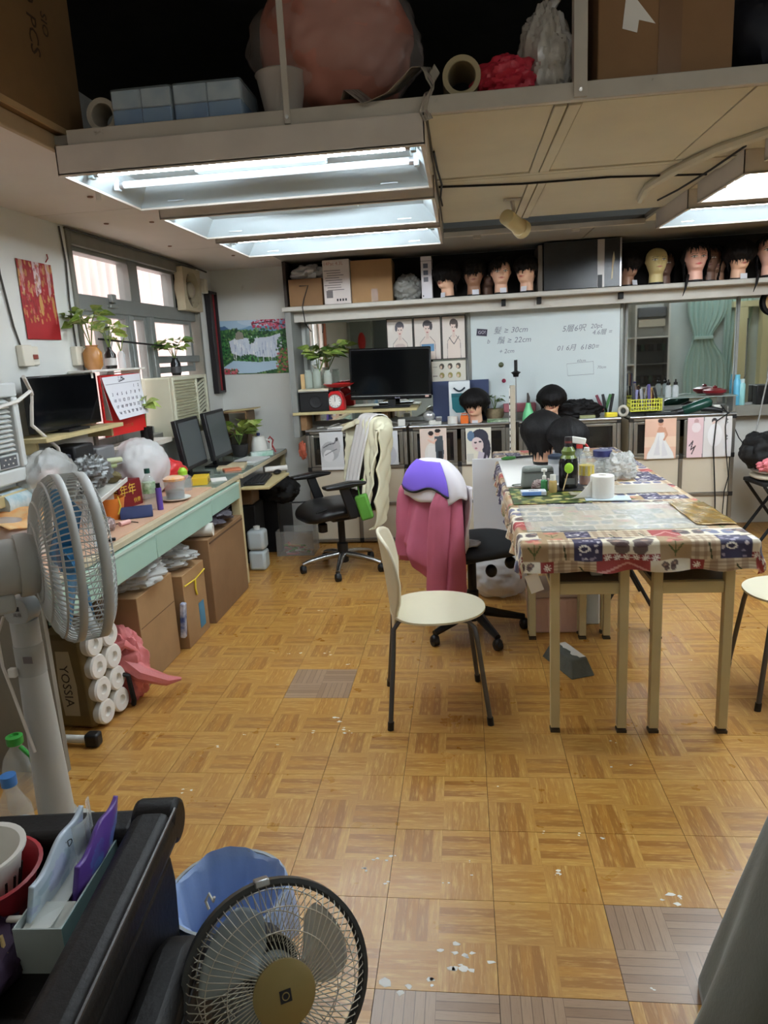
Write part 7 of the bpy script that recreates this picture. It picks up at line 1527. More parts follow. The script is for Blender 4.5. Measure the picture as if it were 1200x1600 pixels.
# folding stools with bags at the right
for k, (x, y, rz) in enumerate(((2.28, 5.52, .1), (2.62, 5.45, -.1))):
    t = thing('folding_stool', ['black folding stool with cushions beside the rightmost cabinet', 'second black folding stool at the right frame edge'][k], 'stool', (x, y, 0), rz, 'black folding stools at the right')
    obj('seat', MB().box((0, 0, .46), (.32, .3, .03)), M_BLACKM, t, bevel=.008)
    for sy in (-1, 1):
        for sx in (-1, 1): obj('leg', MB().cyl((sx*.17, sy*.14, .01), (-sx*.14, sy*.14, .445), .012, n=8), M_BLACKM, t)
    for sx in (-1, 1): obj('crossbar', MB().cyl((sx*.17, -.14, .02), (sx*.17, .14, .02), .01, n=8), M_BLACKM, t)
tag(obj('cream_cushion', cushion(.16, .15, 0, .045, 3), mat('cushion_cream', (196, 186, 164), .9), loc=(2.28, 5.52, .477)), 'cream cushion on the folding stool by the cabinet', 'cushion'); tag(obj('cream_cushion', cushion(.165, .15, 0, .04, 3), mat('cushion_grey', (150, 142, 130), .9), loc=(2.29, 5.52, .523)), 'grey beige cushion on top of the cream one', 'cushion')
tag(obj('black_bag', MB().ell((0, 0, .12), (.14, .14, .14), 26, 16, fn=crumple(95, .12)), M_BLACKM, loc=(2.20, 5.56, .56)), 'black bag on the stool cushions beside the cabinet', 'bag'); tag(obj('black_bag', MB().ell((0, 0, .14), (.19, .15, .15), 26, 16, fn=crumple(96, .12)), mat('bag_black2', (30, 30, 32), .5), loc=(2.52, 5.50, .477)), 'black backpack on the second folding stool', 'bag')
tag(obj('pink_cloth', MB().ell((0, 0, .03), (.09, .06, .05), 22, 12, fn=crumple(97, .2, 4)), mat('cloth_pink', (226, 128, 136), .8), loc=(2.22, 5.42, .562)), 'pink patterned cloth tucked under the black bag', 'cloth')
tag(obj('bag_patch', MB().box((0, 0, 0), (.08, .004, .04)), mat('patch_orange', (196, 110, 80), .6), loc=(2.47, 5.335, .60)), 'orange badge on the black backpack', 'badge')

# ================================================================== LOFT STORAGE
ZL = 2.337
def poly_box(name, label, x0, x1, y0, y1, h, m, **k): return carton(name, label, x0, x1, y0, y1, ZL, h, m, **k)
bxl = carton('storage_carton', 'huge brown carton on the side loft at the top left', XL+.05, -1.355, 1.55, 2.74, ZL, .62, mat('carton_umber', (128, 98, 62), .8, var=.1))
w_ = (-1.355-XL-.05)/2
[txt(s, .075, 'lettering', mat('stencil', (66, 48, 30), .7), bxl, (w_+.0008, .33, z), R_RIGHT @ rotm('Z', -PI/2)) for s, z in (('50', .40), ('PCS', .27))]; txt('SIO', .05, 'lettering', mat('stencil'), bxl, (w_+.0008, .41, .33), R_RIGHT @ rotm('Z', -PI/2))
obj('bottom_flap', MB().bx(w_-.002, w_+.006, -.59, .59, .0, .02), mat('flap_tan', (176, 146, 104), .6), bxl)
b2_ = carton('storage_carton', 'brown taped carton on the loft right of the square post', .452, .86, 2.58, 2.98, ZL, .42, M_CARD2)
obj('tape', MB().bx(-.02, .05, -.2012, -.2005, .0, .42), mat('tape_clear', (120, 88, 58), .3), b2_); obj('torn_label', MB().prism([(-.13, .15), (-.085, .135), (-.08, .17), (-.03, .155), (-.05, .18), (-.09, .23), (-.12, .24)], -.2018, -.2006, 'xz'), M_PAPER, b2_)
tag(obj('dark_sack', MB().ell((0, 0, .235), (.2, .18, .22), 24, 16, fn=crumple(101, .1)), mat('sack_navy', (30, 34, 46), .6), loc=(1.09, 2.80, ZL)), 'dark navy sack on the loft right of the taped carton', 'bag')
for k, (x0, x1) in enumerate(((-1.165, -.955), (-.945, -.71))):
    t = thing('tissue_pack', ['clear blue wrapped tissue pack on the loft, left of two', 'clear blue wrapped tissue pack on the loft, right of two'][k], 'tissue pack', ((x0+x1)/2, 2.68, ZL), group='tissue packs on the loft'); w = (x1-x0)/2
    for j in range(2):
        for i in range(2): obj('carton', MB().bx(-w+i*w, i*w-.002, -.1, .1, j*.06+.001, (j+1)*.06-.001), mat('tissue_box_%d' % j, [(70, 120, 176), (150, 172, 186)][j], .4, col2=[(110, 150, 190), (190, 200, 204)][j], vscale=8), t, bevel=.004)
    obj('film', MB().bx(-w-.004, w+.004, -.104, .104, 0, .126), mat('blue_film', (190, 206, 216), .12, alpha=.3, spec=.9, bump=.4, bscale=15), t, bevel=.01)
def ring_roll(name, label, loc, ro, ri, L, m, d=(0, 1, 0)): return tag(obj(name, MB().lathe([(ro, 0), (ro, L), (ri, L), (ri, 0), (ro, 0)], 32, (0, 0, 0), R_of(d)), m, loc=loc, bevel=.003), label, 'roll')
ring_roll('tape_roll', 'large pale tape roll standing beside the tissue packs', (-1.215, 2.6, ZL+.056), .055, .038, .12, mat('roll_pale', (176, 168, 154), .5))
ring_roll('cardboard_tube', 'wide cardboard ring roll in plastic on the loft edge', (.024, 2.58, ZL+.062), .062, .044, .2, mat('roll_tan', (160, 146, 112), .5))
pb_ = thing('pink_sack', 'huge pink sack tied in clear plastic on the loft', 'bag', (-.42, 2.84, ZL)); obj('sack', MB().ell((0, 0, .262), (.27, .22, .25), 44, 30, fn=crumple(110, .06, 2)), mat('pink_cloth_bag', (178, 116, 98), .6, var=.12, vscale=3), pb_); obj('film', MB().ell((0, 0, .275), (.28, .23, .255), 44, 30, fn=crumple(111, .09, 3)), mat('film_haze', (226, 214, 206), .2, alpha=.16, spec=.8, bump=.3, bscale=12), pb_); obj('bucket', MB().lathe([(.06, 0), (.085, .13), (.09, .135), (.085, .14)], 20, (-.17, -.17, .01)), mat('bucket_white', (206, 200, 190), .4, alpha=.6), pb_)
tag(obj('red_bag', MB().ell((0, 0, .05), (.085, .07, .06), 26, 16, fn=crumple(112, .22, 3)), mat('red_film', (196, 52, 70), .35, alpha=.9, bump=.3), loc=(.165, 2.63, ZL-.003)), 'small red plastic bag on the loft edge', 'bag')
wsb = thing('white_sack', 'clear plastic sack of white bundles beside the square post', 'bag', (.30, 2.68, ZL)); obj('sack', MB().ell((0, 0, .125), (.075, .085, .135), 34, 24, fn=crumple(113, .14, 4)), mat('sack_film', (206, 202, 194), .25, alpha=.8, spec=.8, bump=.5, bscale=22), wsb); obj('knot', MB().tube([(0, 0, .23), (.02, -.02, .27), (.05, -.01, .29)], [.03, .018, .004], 8), mat('sack_film'), wsb)
c = Canvas(80, 24, (150, 142, 130)); r_ = random.Random(6)
for k in range(90): c.rect(*(lambda x, y: (x, x+.05, y, y+.06))(r_.random(), r_.random()), r_.choice([(90, 84, 80), (176, 168, 156), (60, 56, 54), (130, 110, 112)]))
def news(u, v):
    P = [(-.355, 2.58, 2.37), (-.34, 2.56, 2.395), (-.28, 2.55, 2.345), (-.2, 2.55, 2.37), (-.12, 2.56, 2.44), (-.09, 2.548, 2.435), (-.06, 2.535, 2.38), (-.085, 2.525, 2.34), (-.10, 2.522, 2.29), (-.085, 2.52, 2.26)]
    k = u*(len(P)-1); i = min(len(P)-2, int(k)); p = Vector(P[i]).lerp(Vector(P[i+1]), k-i)
    return p+Vector((.03*(v-.5), .16*(v-.3)*(1 if u < .6 else .15), .05*(v-.5)*(1 if u < .75 else .3)))
me = print_mesh(c, news, 'paper'); tag(obj_me('newspaper', me, solid=.001), 'crumpled printed newspaper strip hanging over the loft edge', 'newspaper')
tag(obj('paper_scrap', MB().box((0, 0, 0), (.02, .001, .07), rotm('Z', .3)), M_PAPER, loc=(-1.47, 3.02, 2.25)), 'small white paper scrap hanging from the white soffit', 'paper')

# ================================================================== FANS
def fan_head(parent, R, mats, rad, dome, back, nw, hubr, blades_m, capm, wire=.0016, band=None, bl=3):
    """axis along local +Z of R; front dome height, rear depth"""
    rim, gw = mats
    def P(r, a, z): return R @ Vector((r*math.cos(a), r*math.sin(a), z))
    obj('rim', MB().tube([P(rad, 2*PI*i/60, 0) for i in range(60)], .008, 8, closed=True), rim, parent)
    fw = MB(); rw = MB()
    for i in range(nw):
        a = 2*PI*i/nw
        fw.tube([P(hubr*.95, a, dome), P(rad*.55, a+.12, dome*.96), P(rad*.82, a+.2, dome*.75), P(rad*.97, a+.22, dome*.28), P(rad, a+.22, 0)], wire, 4)
        rw.tube([P(hubr*.8, a, -back), P(rad*.6, a, -back*.97), P(rad*.86, a, -back*.75), P(rad*.98, a, -back*.3), P(rad, a, 0)], wire, 4)
    for r, z in ((rad*.82, dome*.75), (rad*.6, dome*.95)): fw.tube([P(r, 2*PI*i/48, z) for i in range(48)], wire, 4, closed=True)
    for r, z in ((rad*.86, -back*.75), (rad*.6, -back*.97), (rad*.35, -back)): rw.tube([P(r, 2*PI*i/48, z) for i in range(48)], wire*1.2, 4, closed=True)
    obj('front_grille', fw, gw, parent); obj('rear_grille', rw, gw, parent)
    obj('hub_cap', MB().lathe([(hubr, dome-.004), (hubr, dome+.004), (hubr*.8, dome+.009), (0, dome+.012)], 32, (0, 0, 0), R), capm, parent)
    for k in range(bl):
        def g(u, v, k=k):
            r = .045+(rad*.86-.045)*v; wd = .78*(.55+.9*v-.75*v**3); a = 2*PI*k/bl+(u-.5)*wd*1.9+.35*v
            return P(r, a, -.01+.035*(u-.5)*2*(1-.4*v))
        obj('blade', MB().grid(g, 14, 14), blades_m, parent, solid=.003)
    obj('hub', MB().lathe([(.045, -.03), (.048, .02), (.03, .035), (0, .037)], 20, (0, 0, 0), R), blades_m, parent)
# standing fan
M_FANG = mat('fan_grey', (176, 178, 174), .45, var=.04); M_FANW = mat('fan_wire', (190, 192, 188), .4)
sf = thing('standing_fan', 'tall grey pedestal fan facing away beside the bench', 'fan', (-1.395, 1.99, 0))
hc = Vector((.20, .01, .978)); ax = Vector((.77, .635, -.03)).normalized(); Rf = ax.to_track_quat('Z', 'Y').to_matrix()
hd_ = bpy.data.objects.new('fan_head', None)
def fan_local(mb): return mb
RAD = .255
def P(r, a, z): return hc + Rf @ Vector((r*math.cos(a), r*math.sin(a), z))
for z0, z1, nm in ((.02, .048, 'front_band'), (-.045, -.022, 'mid_band')):
    obj(nm, MB().grid(lambda u, v: P(RAD*(1.0 if z0 > 0 else 1.0), 2*PI*u, z0+(z1-z0)*v), 64, 2, closeu=True), M_FANG, sf, solid=.006)
rg = MB(); sg = MB(); fg = MB()
for i in range(84):
    a = 2*PI*i/84
    sg.tube([P(RAD, a, -.024), P(RAD*1.002, a, .022)], .0026, 4)
    rg.tube([P(.085, a, -.112), P(.15, a+.05, -.108), P(.215, a+.09, -.085), P(.246, a+.1, -.06), P(RAD, a+.1, -.042)], .0026, 4)
for i in range(72):
    a = 2*PI*i/72; fg.tube([P(.05, a, .078), P(.16, a+.12, .075), P(.22, a+.18, .066), P(RAD, a+.2, .048)], .0014, 4)
for r, z in ((.11, .077), (.17, .074), (.22, .066), (.25, .05)): fg.tube([P(r, 2*PI*i/56, z) for i in range(56)], .0014, 4, closed=True)
obj('side_grille', sg, M_FANW, sf); obj('rear_grille', rg, M_FANW, sf); obj('front_grille', fg, M_FANW, sf)
for r, z in ((.12, -.112), (.18, -.099), (.235, -.071)): obj('grille_ring', MB().tube([P(r, 2*PI*i/56, z) for i in range(56)], .004, 6, closed=True), M_FANG, sf)
obj('rear_plate', MB().lathe([(.088, -.118), (.088, -.105), (.0, -.105)], 32, hc, Rf), M_FANG, sf)
for k in range(4):
    def g(u, v, k=k):
        r = .04+.175*v; a = 2*PI*k/4+(u-.5)*1.0*(1.1-.25*v)+.3*v; return P(r, a, -.02+.05*(u-.5))
    obj('blade', MB().grid(g, 12, 12), mat('blade_blue', (60, 140, 190), .25, alpha=.85), sf, solid=.003)
obj('hub', MB().lathe([(.04, -.05), (.042, .01), (0, .02)], 18, hc, Rf), mat('blade_blue'), sf)
obj('motor_housing', MB().lathe([(0, -.43), (.05, -.425), (.075, -.40), (.082, -.3), (.083, -.15), (.09, -.145), (.09, -.118)], 32, hc, Rf), M_FANG, sf)
obj('collar', MB().lathe([(.0925, -.165), (.0945, -.16), (.0945, -.13), (.0925, -.125)], 32, hc, Rf), M_FANG, sf)
nk = hc + Rf @ Vector((0, 0, -.22))
obj('neck', MB().box((nk.x, nk.y, nk.z-.10), (.09, .06, .07), Rf @ rotm('Y', 0)), M_FANG, sf, bevel=.012)
jt = obj('tilt_joint', MB().lathe([(.045, -.03), (.048, -.025), (.048, .025), (.045, .03)], 24, (0, 0, .815), R_of((-.1, -1, 0))), M_FANG, sf); obj('joint_mark', MB().box((.004, -.032, .825), (.014, .003, .014)), M_INK, jt); txt('風扇', .014, 'lettering', M_GREYINK, jt, (.004, -.0335, .805), R_FRONT)
obj('pole', MB().lathe([(.062, .0), (.056, .10), (.047, .45), (.042, .62), (.042, .78), (0, .78)], 22), M_FANG, sf); obj('pole_sleeve', MB().lathe([(.0435, .60), (.0435, .70)], 22), mat('fan_grey_dark', (158, 160, 156), .5), sf)
obj('base', MB().lathe([(.125, 0), (.13, .015), (.11, .035), (.07, .05), (.062, .09), (0, .09)], 36), M_FANG, sf)
obj('cord', MB().tube([(-.045, -.03, .80), (-.07, -.04, .74), (-.066, -.045, .64), (-.045, -.05, .56), (-.02, -.055, .45), (.0, -.056, .35)], .005, 6), mat('cable_white'), sf); obj('pole_label', MB().box((.02, -.043, .66), (.03, .002, .022)), M_GREYINK, sf); obj('cord_clip', MB().box((-.035, -.045, .62), (.025, .02, .03)), M_WHITE, sf, bevel=.004)
# foreground fan
ff = thing('floor_fan', 'dark rimmed fan with gold centre cap tilted up in the foreground', 'fan', (-.42, 1.16, 0))
fc = Vector((.02, -.01, .335)); fax = Vector((.44, -.80, .40)).normalized(); R2 = fax.to_track_quat('Z', 'Y').to_matrix()
sub = MB()
M_RIMD = mat('fan_rim_dark', (58, 60, 60), .35); M_WIRE2 = mat('fan_wire_steel', (176, 172, 156), .4); M_BLADEG = mat('blade_smoke', (150, 160, 158), .2, alpha=.6); M_GOLD = mat('cap_gold', (150, 132, 82), .4, .2)
_t = bpy.data.objects.new('head', None)
def shift(parent, c, fn):
    before = set(bpy.data.objects); fn()
    for o in set(bpy.data.objects)-before: o.location = Vector(o.location)+c
shift(ff, fc, lambda: fan_head(ff, R2, (M_RIMD, M_WIRE2), .178, .07, .07, 72, .06, M_BLADEG, M_GOLD, .0011))
obj('cap_logo', MB().box((0, 0, .0835), (.022, .022, .001)), M_INK, ff, loc=fc, rot=R2.to_euler()); obj('cap_ring', MB().tube([(.0065*math.cos(a*PI/8), .0065*math.sin(a*PI/8), .0845) for a in range(16)], .0012, 4, closed=True), M_GOLD, ff, loc=fc, rot=R2.to_euler())
obj('outer_rim', MB().lathe([(.178, -.012), (.187, -.010), (.187, .010), (.178, .012), (.178, -.012)], 60, fc, R2), M_RIMD, ff)
obj('rim_clip', MB().box((0, .186, .006), (.03, .014, .03)), M_STEEL, ff, loc=fc, rot=R2.to_euler(), bevel=.003)
obj('motor', MB().lathe([(0, -.22), (.04, -.21), (.055, -.18), (.055, -.09), (.06, -.078)], 24, fc, R2), M_BLACKP, ff)
mq = fc + R2 @ Vector((0, 0, -.15)); obj('stem', MB().tube([(mq.x, mq.y, mq.z), (mq.x, mq.y, .2), (mq.x*.6, mq.y*.6, .03)], .02, 10), M_BLACKP, ff); obj('base', MB().lathe([(.12, 0), (.125, .012), (.09, .03), (.03, .04), (0, .04)], 32, (mq.x*.6, mq.y*.6, 0)), M_BLACKP, ff)
obj('tie', MB().tube([(-.135, .06, .43), (-.142, .065, .445), (-.135, .07, .46), (-.125, .065, .445), (-.12, .06, .46)], .003, 5), M_PAPER, ff)

# ================================================================== FOREGROUND CHAIR, BIN, BOX
bn_ = thing('waste_bin', 'waste bin lined with a blue plastic bag behind the foreground fan', 'bin', (-.60, 1.44, 0))
obj('bin', MB().lathe([(.105, 0), (.14, .285), (.146, .29), (.138, .29), (.103, .006), (0, .006)], 32), mat('bin_grey', (150, 156, 160), .5), bn_)
def liner(u, v):
    a = 2*PI*u; k = v*3; w = .006*math.sin(a*9)+.005*math.sin(a*17+1)
    if k < 2: r = .090+.040*(k-.25)/1.75 if k > .25 else .09*k/.25; z = .02+.275*max(0, (k-.25)/1.75); return ((r+w*.5)*math.cos(a), (r+w*.5)*math.sin(a), z)
    t = k-2; return ((.138+.02*math.sin(t*PI/2)+w*(.4+t))*math.cos(a), (.138+.02*math.sin(t*PI/2)+w*(.4+t))*math.sin(a), .297-.13*t**1.3+.01*math.sin(a*4))
obj('liner', MB().grid(liner, 72, 36, closeu=True), mat('liner_blue', (172, 198, 240), .35, alpha=.85, bump=.3, bscale=25), bn_)
M_LEA2 = mat('old_leather', (22, 20, 19), .5, bump=.12, bscale=70, var=.3, vscale=8, spec=.32)
ac_ = thing('leather_armchair', 'old black leather armchair holding boxes at the lower left', 'armchair', (-.935, .794, -.07), .105)
def rounded_bar(x0, x1, y0, y1, z0, z1): return MB().bx(x0, x1, y0, y1, z0, z1)
def armtop(u, v):
    y = -.6+1.18*v; a = PI*u; r = .052; end = 1-max(0, (v-.93)/.07)**2*.35
    return (.275+r*math.cos(a)*end-.015*v, y, .585+.045*math.sin(a)*end+.015*v)
obj('arm_pad', MB().bx(.225, .325, -.6, .555, .545, .632), M_LEA2, ac_, bevel=.03, seg=4); obj('arm_roll', MB().cyl((.225, .555, .592), (.325, .555, .592), .05, n=24), M_LEA2, ac_, bevel=.012)
obj('arm_side', MB().prism([(-.6, .12), (.30, .12), (.44, .22), (.50, .36), (.515, .48), (.50, .56), (-.6, .56)], .245, .318, 'yz'), M_LEA2, ac_, bevel=.02, seg=3)
obj('lower_shell', MB().prism([(-.7, .08), (.2, .08), (.34, .15), (.42, .28), (.425, .38), (.39, .44), (.32, .47), (-.7, .47)], .318, .405, 'yz'), M_LEA2, ac_, bevel=.025, seg=3)
obj('lower_inset', MB().prism([(-.65, .11), (.19, .11), (.30, .17), (.375, .28), (.38, .36), (.34, .415), (-.65, .415)], .403, .410, 'yz'), mat('inset_leather', (24, 22, 21), .5), ac_, bevel=.004)
obj('seam', MB().tube([(.322, -.6, .628), (.322, 0, .63), (.322, .54, .632)], .004, 6), mat('seam_leather', (60, 54, 50), .4), ac_)
obj('back_rail', MB().bx(-.45, .24, .49, .575, .12, .60), M_LEA2, ac_, bevel=.03, seg=3); obj('rail_cap', MB().bx(-.45, .24, .485, .58, .565, .615), M_LEA2, ac_, bevel=.02, seg=3)
obj('far_arm', MB().bx(-.52, -.44, -.6, .55, .12, .60), M_LEA2, ac_, bevel=.03, seg=3); obj('seat', MB().bx(-.44, .245, -.6, .49, .15, .50), M_LEA2, ac_, bevel=.04, seg=3)
for x in (-.45, .25):
    for y in (-.55, .45): obj('foot', MB().cyl((x, y, .07), (x, y, .16), .025, n=10), M_BLACKP, ac_)
# wet-wipe box on the seat
wx = thing('open_box', 'open pale grey box of soft packs on the leather armchair', 'box', (-.823, 1.192, .431), rot=(0, 0, .06)); M_GBOX = mat('box_grey', (168, 178, 176), .7); M_GBOXI = mat('box_inner', (206, 212, 208), .7)
bw, bd, bh = .047, .145, .098
f = MB(); e = .003; f.bx(-bw, bw, -bd, -bd+e, 0, bh); f.bx(-bw, bw, bd-e, bd, 0, bh); f.bx(-bw, -bw+e, -bd+e, bd-e, 0, bh); f.bx(bw-e, bw, -bd+e, bd-e, 0, bh); f.bx(-bw+e, bw-e, -bd+e, bd-e, 0, e)
obj('carton', f, M_GBOX, wx); obj('teal_side', MB().bx(bw, bw+.0008, -bd, bd, .002, bh), mat('box_teal', (150, 190, 192), .6), wx); obj('inner_flap', MB().box((-.002, -.0, .088), (.045, .27, .002), rotm('Y', -.18)), M_GBOXI, wx)
obj('inner_fold', MB().box((-.0, -.105, .085), (.08, .07, .002), rotm('X', .25)), M_GBOXI, wx)
def pack(c1, seed, x0, ln, hh, y0, lab):
    cv = Canvas(50, 40, c1[0]); r_ = random.Random(seed)
    for k in range(30): cv.ell(r_.random(), r_.random()*.8, r_.uniform(.05, .16), r_.uniform(.05, .16), r_.choice(c1[1:]), .45)
    for k in range(3): cv.line([(.62+.05*k, .2), (.62+.05*k, .5)], .012, (226, 226, 236), .8)
    me = print_mesh(cv, lambda u, v: (x0+.016*math.sin(u*PI)*math.sin(v*PI)+(.02*(v-.5)), y0+ln*u+.02*v, .03+(hh-.03)*v-.02*math.sin(u*9)*.4*v+.03*u*v), 'pack', mat('soft_pack', rough=.3, vcol=True))
    o = obj_me('soft_pack', me, None, (-.823, 1.192, .431), (0, 0, .06), solid=.010); return tag(o, lab, 'soft pack')
p1_ = pack(((196, 212, 226), (150, 186, 206), (170, 176, 220), (120, 160, 176), (206, 222, 230)), 1, -.034, .22, .155, -.125, 'pale blue soft pack standing at the left of the open box')
p2_ = pack(((96, 66, 150), (80, 60, 140), (70, 130, 190), (100, 160, 210), (86, 60, 140)), 2, .026, .20, .150, -.065, 'purple and blue soft pack standing at the right of the open box')
txt('EDA', .022, 'lettering', M_INK, p1_, (-.012, .03, .150), R_FRONT @ rotm('Y', -.4) if False else Matrix(((.25, 0, .97), (.97, 0, -.25), (0, 1, 0))))
tag(obj('clear_sleeve', MB().grid(lambda u, v: (.0+.015*math.sin(u*5), .02+.11*u, .08+.11*v), 10, 10), mat('clear_plastic'), loc=(-.823, 1.192, .431), rot=(0, 0, .06), solid=.001), 'clear plastic sleeve sticking out of the open box', 'sleeve')
rbk = thing('red_basin', 'dark red plastic basin on the armchair at the left frame edge', 'basin', (-1.015, 1.17, .431)); obj('basin', MB().lathe([(.08, 0), (.115, .11), (.122, .112), (.114, .114), (.078, .006), (0, .006)], 36), mat('basin_red', (166, 44, 52), .35), rbk)
wbk = thing('white_sieve', 'white slotted plastic basket inside the red basin', 'basket', (-1.025, 1.18, .44)); obj('wall', MB().lathe([(.062, 0), (.09, .135), (.098, .137), (.098, .143), (.086, .141), (.058, .004), (0, .004)], 36), M_WHITE, wbk)
for k in range(22):
    a = 2*PI*k/22; r0, r1 = .0715, .0815; obj('slot', MB().cyl((r0*math.cos(a), r0*math.sin(a), .04), (r1*math.cos(a), r1*math.sin(a), .09), .003, n=5), mat('slot_dark2', (40, 36, 36), .8), wbk)
tag(obj('white_clip', MB().box((0, 0, .0), (.035, .014, .01), rotm('Z', .1)), M_WHITE, loc=(-.895, 1.10, .50), bevel=.004), 'white plastic clip between the basin and the open box', 'clip')
tag(obj('purple_fabric', MB().ell((0, 0, .03), (.10, .16, .05), 28, 16, fn=crumple(120, .14)), mat('plum_fabric', (52, 34, 60), .8), loc=(-.96, .98, .431)), 'dark plum fabric on the armchair seat', 'cloth')
tag(obj('rope_loop', MB().tube([(-.915, 1.02, .50), (-.89, 1.05, .505), (-.872, 1.03, .49), (-.872, .99, .478), (-.895, .98, .478), (-.91, 1.0, .488)], .006, 6), mat('rope_tan', (170, 146, 96), .8, bump=.3)), 'tan twisted rope loop on the plum fabric', 'rope')
# bottles on the floor behind the chair
gbt = thing('big_bottle', 'large clear bottle with a green cap and handle on the floor', 'bottle', (-1.62, 2.15, 0)); gbt.scale = (.8, .8, .8); obj('body', MB().lathe([(.07, 0), (.075, .02), (.072, .2), (.06, .25), (.025, .30), (.025, .32), (0, .32)], 24), mat('pet'), gbt); obj('cap', MB().lathe([(.035, .315), (.036, .35), (.02, .355), (.018, .345), (0, .345)], 18), mat('green_cap', (56, 150, 60), .4), gbt); obj('handle', MB().tube([(.035, -.02, .31), (.085, -.03, .27), (.10, -.03, .20), (.095, -.03, .12)], .01, 8), mat('green_cap'), gbt)
bbt = thing('water_bottle', 'clear water bottle with a blue cap on the floor by the fan', 'bottle', (-1.40, 1.80, 0)); bbt.scale = (1, 1, 1.2); obj('body', MB().lathe([(.05, 0), (.055, .02), (.053, .17), (.05, .2), (.02, .255), (.02, .27), (0, .27)], 22), mat('pet'), bbt); obj('cap', MB().cyl((0, 0, .268), (0, 0, .295), .023, n=16), mat('blue_cap', (70, 130, 200), .4), bbt); obj('label', MB().lathe([(.0555, .07), (.0545, .15)], 22), mat('label_pale', (196, 214, 220), .5), bbt)
# dark cloth at the lower right
cw = thing('draped_cloth', 'dark grey green cloth draped over a round stool at the lower right', 'cloth', (.85, 1.25, 0))
def coat2(u, v):
    a = 2*PI*u
    P_ = [(0, 0, .722), (.10, .10, .724), (.22, .20, .716), (.30, .235, .690), (.45, .265, .60), (1.0, .402, .02)]
    for q0, q1 in zip(P_[:-1], P_[1:]):
        if v <= q1[0]+1e-6: k = (v-q0[0])/(q1[0]-q0[0]); r = q0[1]+(q1[1]-q0[1])*k; z = q0[2]+(q1[2]-q0[2])*k; break
    t = max(0, v-.3)/.7
    r *= 1+t*(.035*math.sin(a*8+t*2)+.018*math.sin(a*13+1))
    return (r*math.cos(a), r*math.sin(a), z)
obj('cloth', MB().grid(coat2, 120, 60, closeu=True), mat('coat_cloth', (92, 97, 86), .95, var=.15, vscale=4, bump=.1, bscale=90, sheen=.3), cw, solid=.005)
obj('stool_top', MB().cyl((0, 0, .67), (0, 0, .712), .19, n=32), M_CREAM, cw)
for a in range(4): obj('stool_leg', MB().cyl((.17*math.cos(a*PI/2+.4), .17*math.sin(a*PI/2+.4), 0), (.13*math.cos(a*PI/2+.4), .13*math.sin(a*PI/2+.4), .67), .018, n=10), M_CREAM, cw)

# ================================================================== REAR OF THE ROOM (seen in the mirrors)
YW = YR
struct('door_1', MB().bx(-2.02, -1.64, YW, YW+.04, 0, 2.2), mat('door_grey_green', (140, 152, 146), .5, var=.05), 'grey green door behind the camera')
tag(obj('fortune_plaque', MB().ell((0, 0, 0), (.07, .012, .17), 24, 12), mat('plaque_red', (186, 44, 40), .5), loc=(-1.81, YW+.055, 1.76)), 'red paper fortune plaque on the grey green door', 'plaque')
struct('door_2', MB().bx(-1.60, -1.0, YW, YW+.03, 0, 2.2), mat('door_slate', (84, 94, 94), .5), 'slate door leaf behind the camera')
M_TEAL = mat('curtain_teal', (182, 206, 196), .85)
cur = thing('tied_curtain', 'pale teal curtain tied to one side behind the camera', 'curtain', (4.2, YW+.12, 0))
def curt(u, v):
    z = .5+1.75*v; tie = math.exp(-((z-1.5)/.28)**2); hw = .44-.24*tie if z > 1.5 else .44-.24*tie+.02; cx = -.06*tie
    return (cx+(u-.5)*2*hw*(.75 if z > 1.5 else .8), .035*math.sin(u*2*PI*7)*(1-.4*tie), z)
obj('cloth', MB().grid(curt, 120, 40), M_TEAL, cur, solid=.004); obj('tie_band', MB().bx(-.22, .1, -.06, .06, 1.48, 1.54), M_TEAL, cur, bevel=.01)
cu2 = tag(obj('teal_curtain', MB().grid(lambda u, v: (4.5+.5*u-.25*u*(1-v), YW+.06+.03*math.sin(u*38), .6+1.6*v), 80, 20), M_TEAL, solid=.004), 'second pale teal curtain hanging by the cream door frame', 'curtain')
struct('door_3', MB().bx(4.66, 4.84, YW+.02, YW+.2, 0, 1.98).bx(5.08, 5.2, YW+.02, YW+.2, 0, 2.05).bx(4.6, 5.2, YW+.02, YW+.2, 1.985, 2.08), mat('frame_cream', (222, 214, 170), .5), 'cream door frame behind the camera')
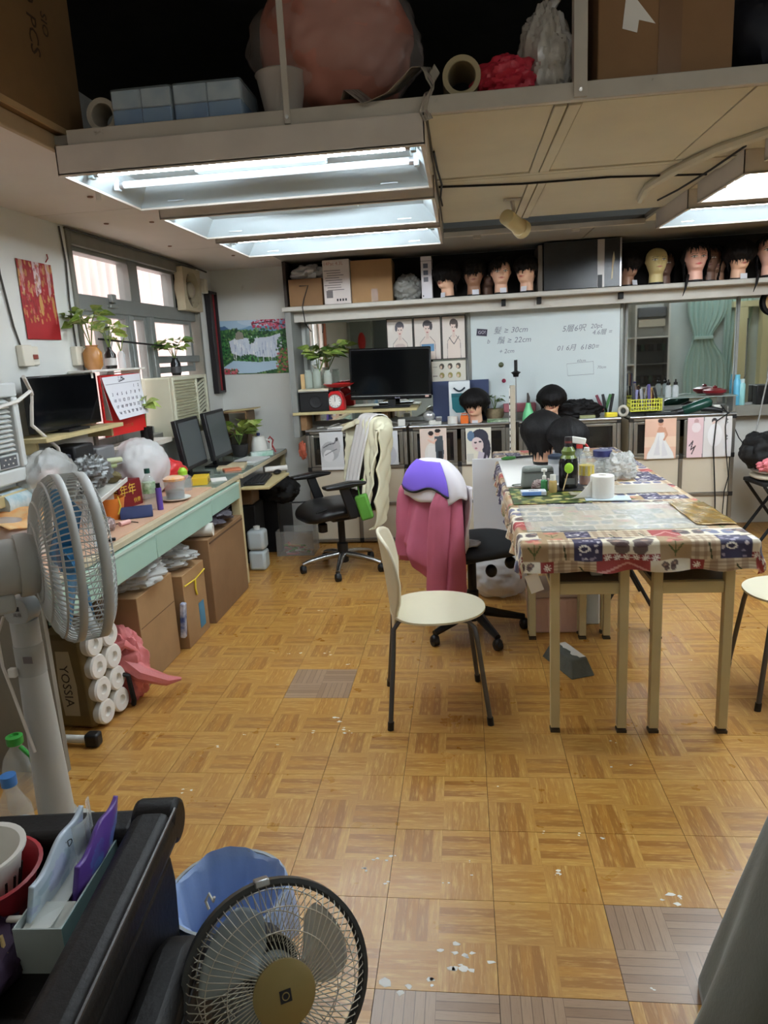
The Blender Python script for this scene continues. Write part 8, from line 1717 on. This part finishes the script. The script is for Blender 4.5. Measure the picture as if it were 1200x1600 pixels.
cb = thing('glazed_cupboard', 'white glazed cupboard with dark contents seen in the mirror', 'cupboard', (3.22, YW+.2, 0)); f = MB(); f.bx(-.45, .3, -.19, -.17, 0, 2.15); 
for x in (-.45, -.27, .28): f.bx(x, x+.03, -.17, .15, 0, 2.15)
for z in (0, .7, 1.1, 1.55): f.bx(-.42, .28, -.17, .15, z, z+.025)
obj('carcass', f, M_WHITE, cb, bevel=.003); obj('door_glass', MB().bx(-.24, .28, .15, .156, .75, 1.55), mat('cabinet_glass'), cb)
r_ = random.Random(44)
for k in range(14): obj('stored_item', MB().box((-.18+.07*(k % 7), 0, .79+.2*(k//7)+.34*(k//7)+.06), (.055, .1, .12)), mat('cup_%d' % (k % 5), [(90, 90, 96), (150, 150, 150), (60, 56, 56), (120, 176, 140), (110, 80, 70)][k % 5], .5), cb)
obj('radio', MB().box((.02, .0, 1.98), (.46, .2, .16)), mat('radio_grey', (110, 112, 114), .4), cb, bevel=.01); obj('drawers', MB().box((.02, 0, 1.80), (.44, .2, .12)), mat('drawer_cream', (196, 188, 168), .5), cb)
for k in range(5): obj('book', MB().box((-.385+.025*k, 0, .86), (.02, .12, .22)), mat('bk_%d' % (k % 3), [(120, 70, 60), (60, 80, 110), (180, 170, 150)][k % 3], .6), cb)
# invented fill battens behind the camera, brightening the foreground and mirror views
def rear_fill(x, y, label, mt):
    t = thing('fill_batten', label, 'ceiling light', (x, y, 2.96), group='added fill battens on the high ceiling'); obj('body', MB().bx(-.62, .62, -.04, .04, .03, .09), M_FIX, t, bevel=.004); obj('tube', MB().cyl((-.59, 0, .01), (.59, 0, .01), .0135, n=12), mt, t)
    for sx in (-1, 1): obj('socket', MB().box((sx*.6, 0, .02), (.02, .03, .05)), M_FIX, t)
rear_fill(.6, .2, 'added fill batten on the high ceiling behind the camera', mat('fill_tube_dim', (255, 246, 232), .5, emit=TUBE_STRENGTH*.35)); rear_fill(3.4, .6, 'added fill batten on the high ceiling at the right rear', M_TUBE); rear_fill(4.3, -.35, 'added fill batten on the high ceiling near the teal curtain', M_TUBE); rear_fill(-.9, -.6, 'added fill batten on the high ceiling near the grey green door', mat('fill_tube_dim'))
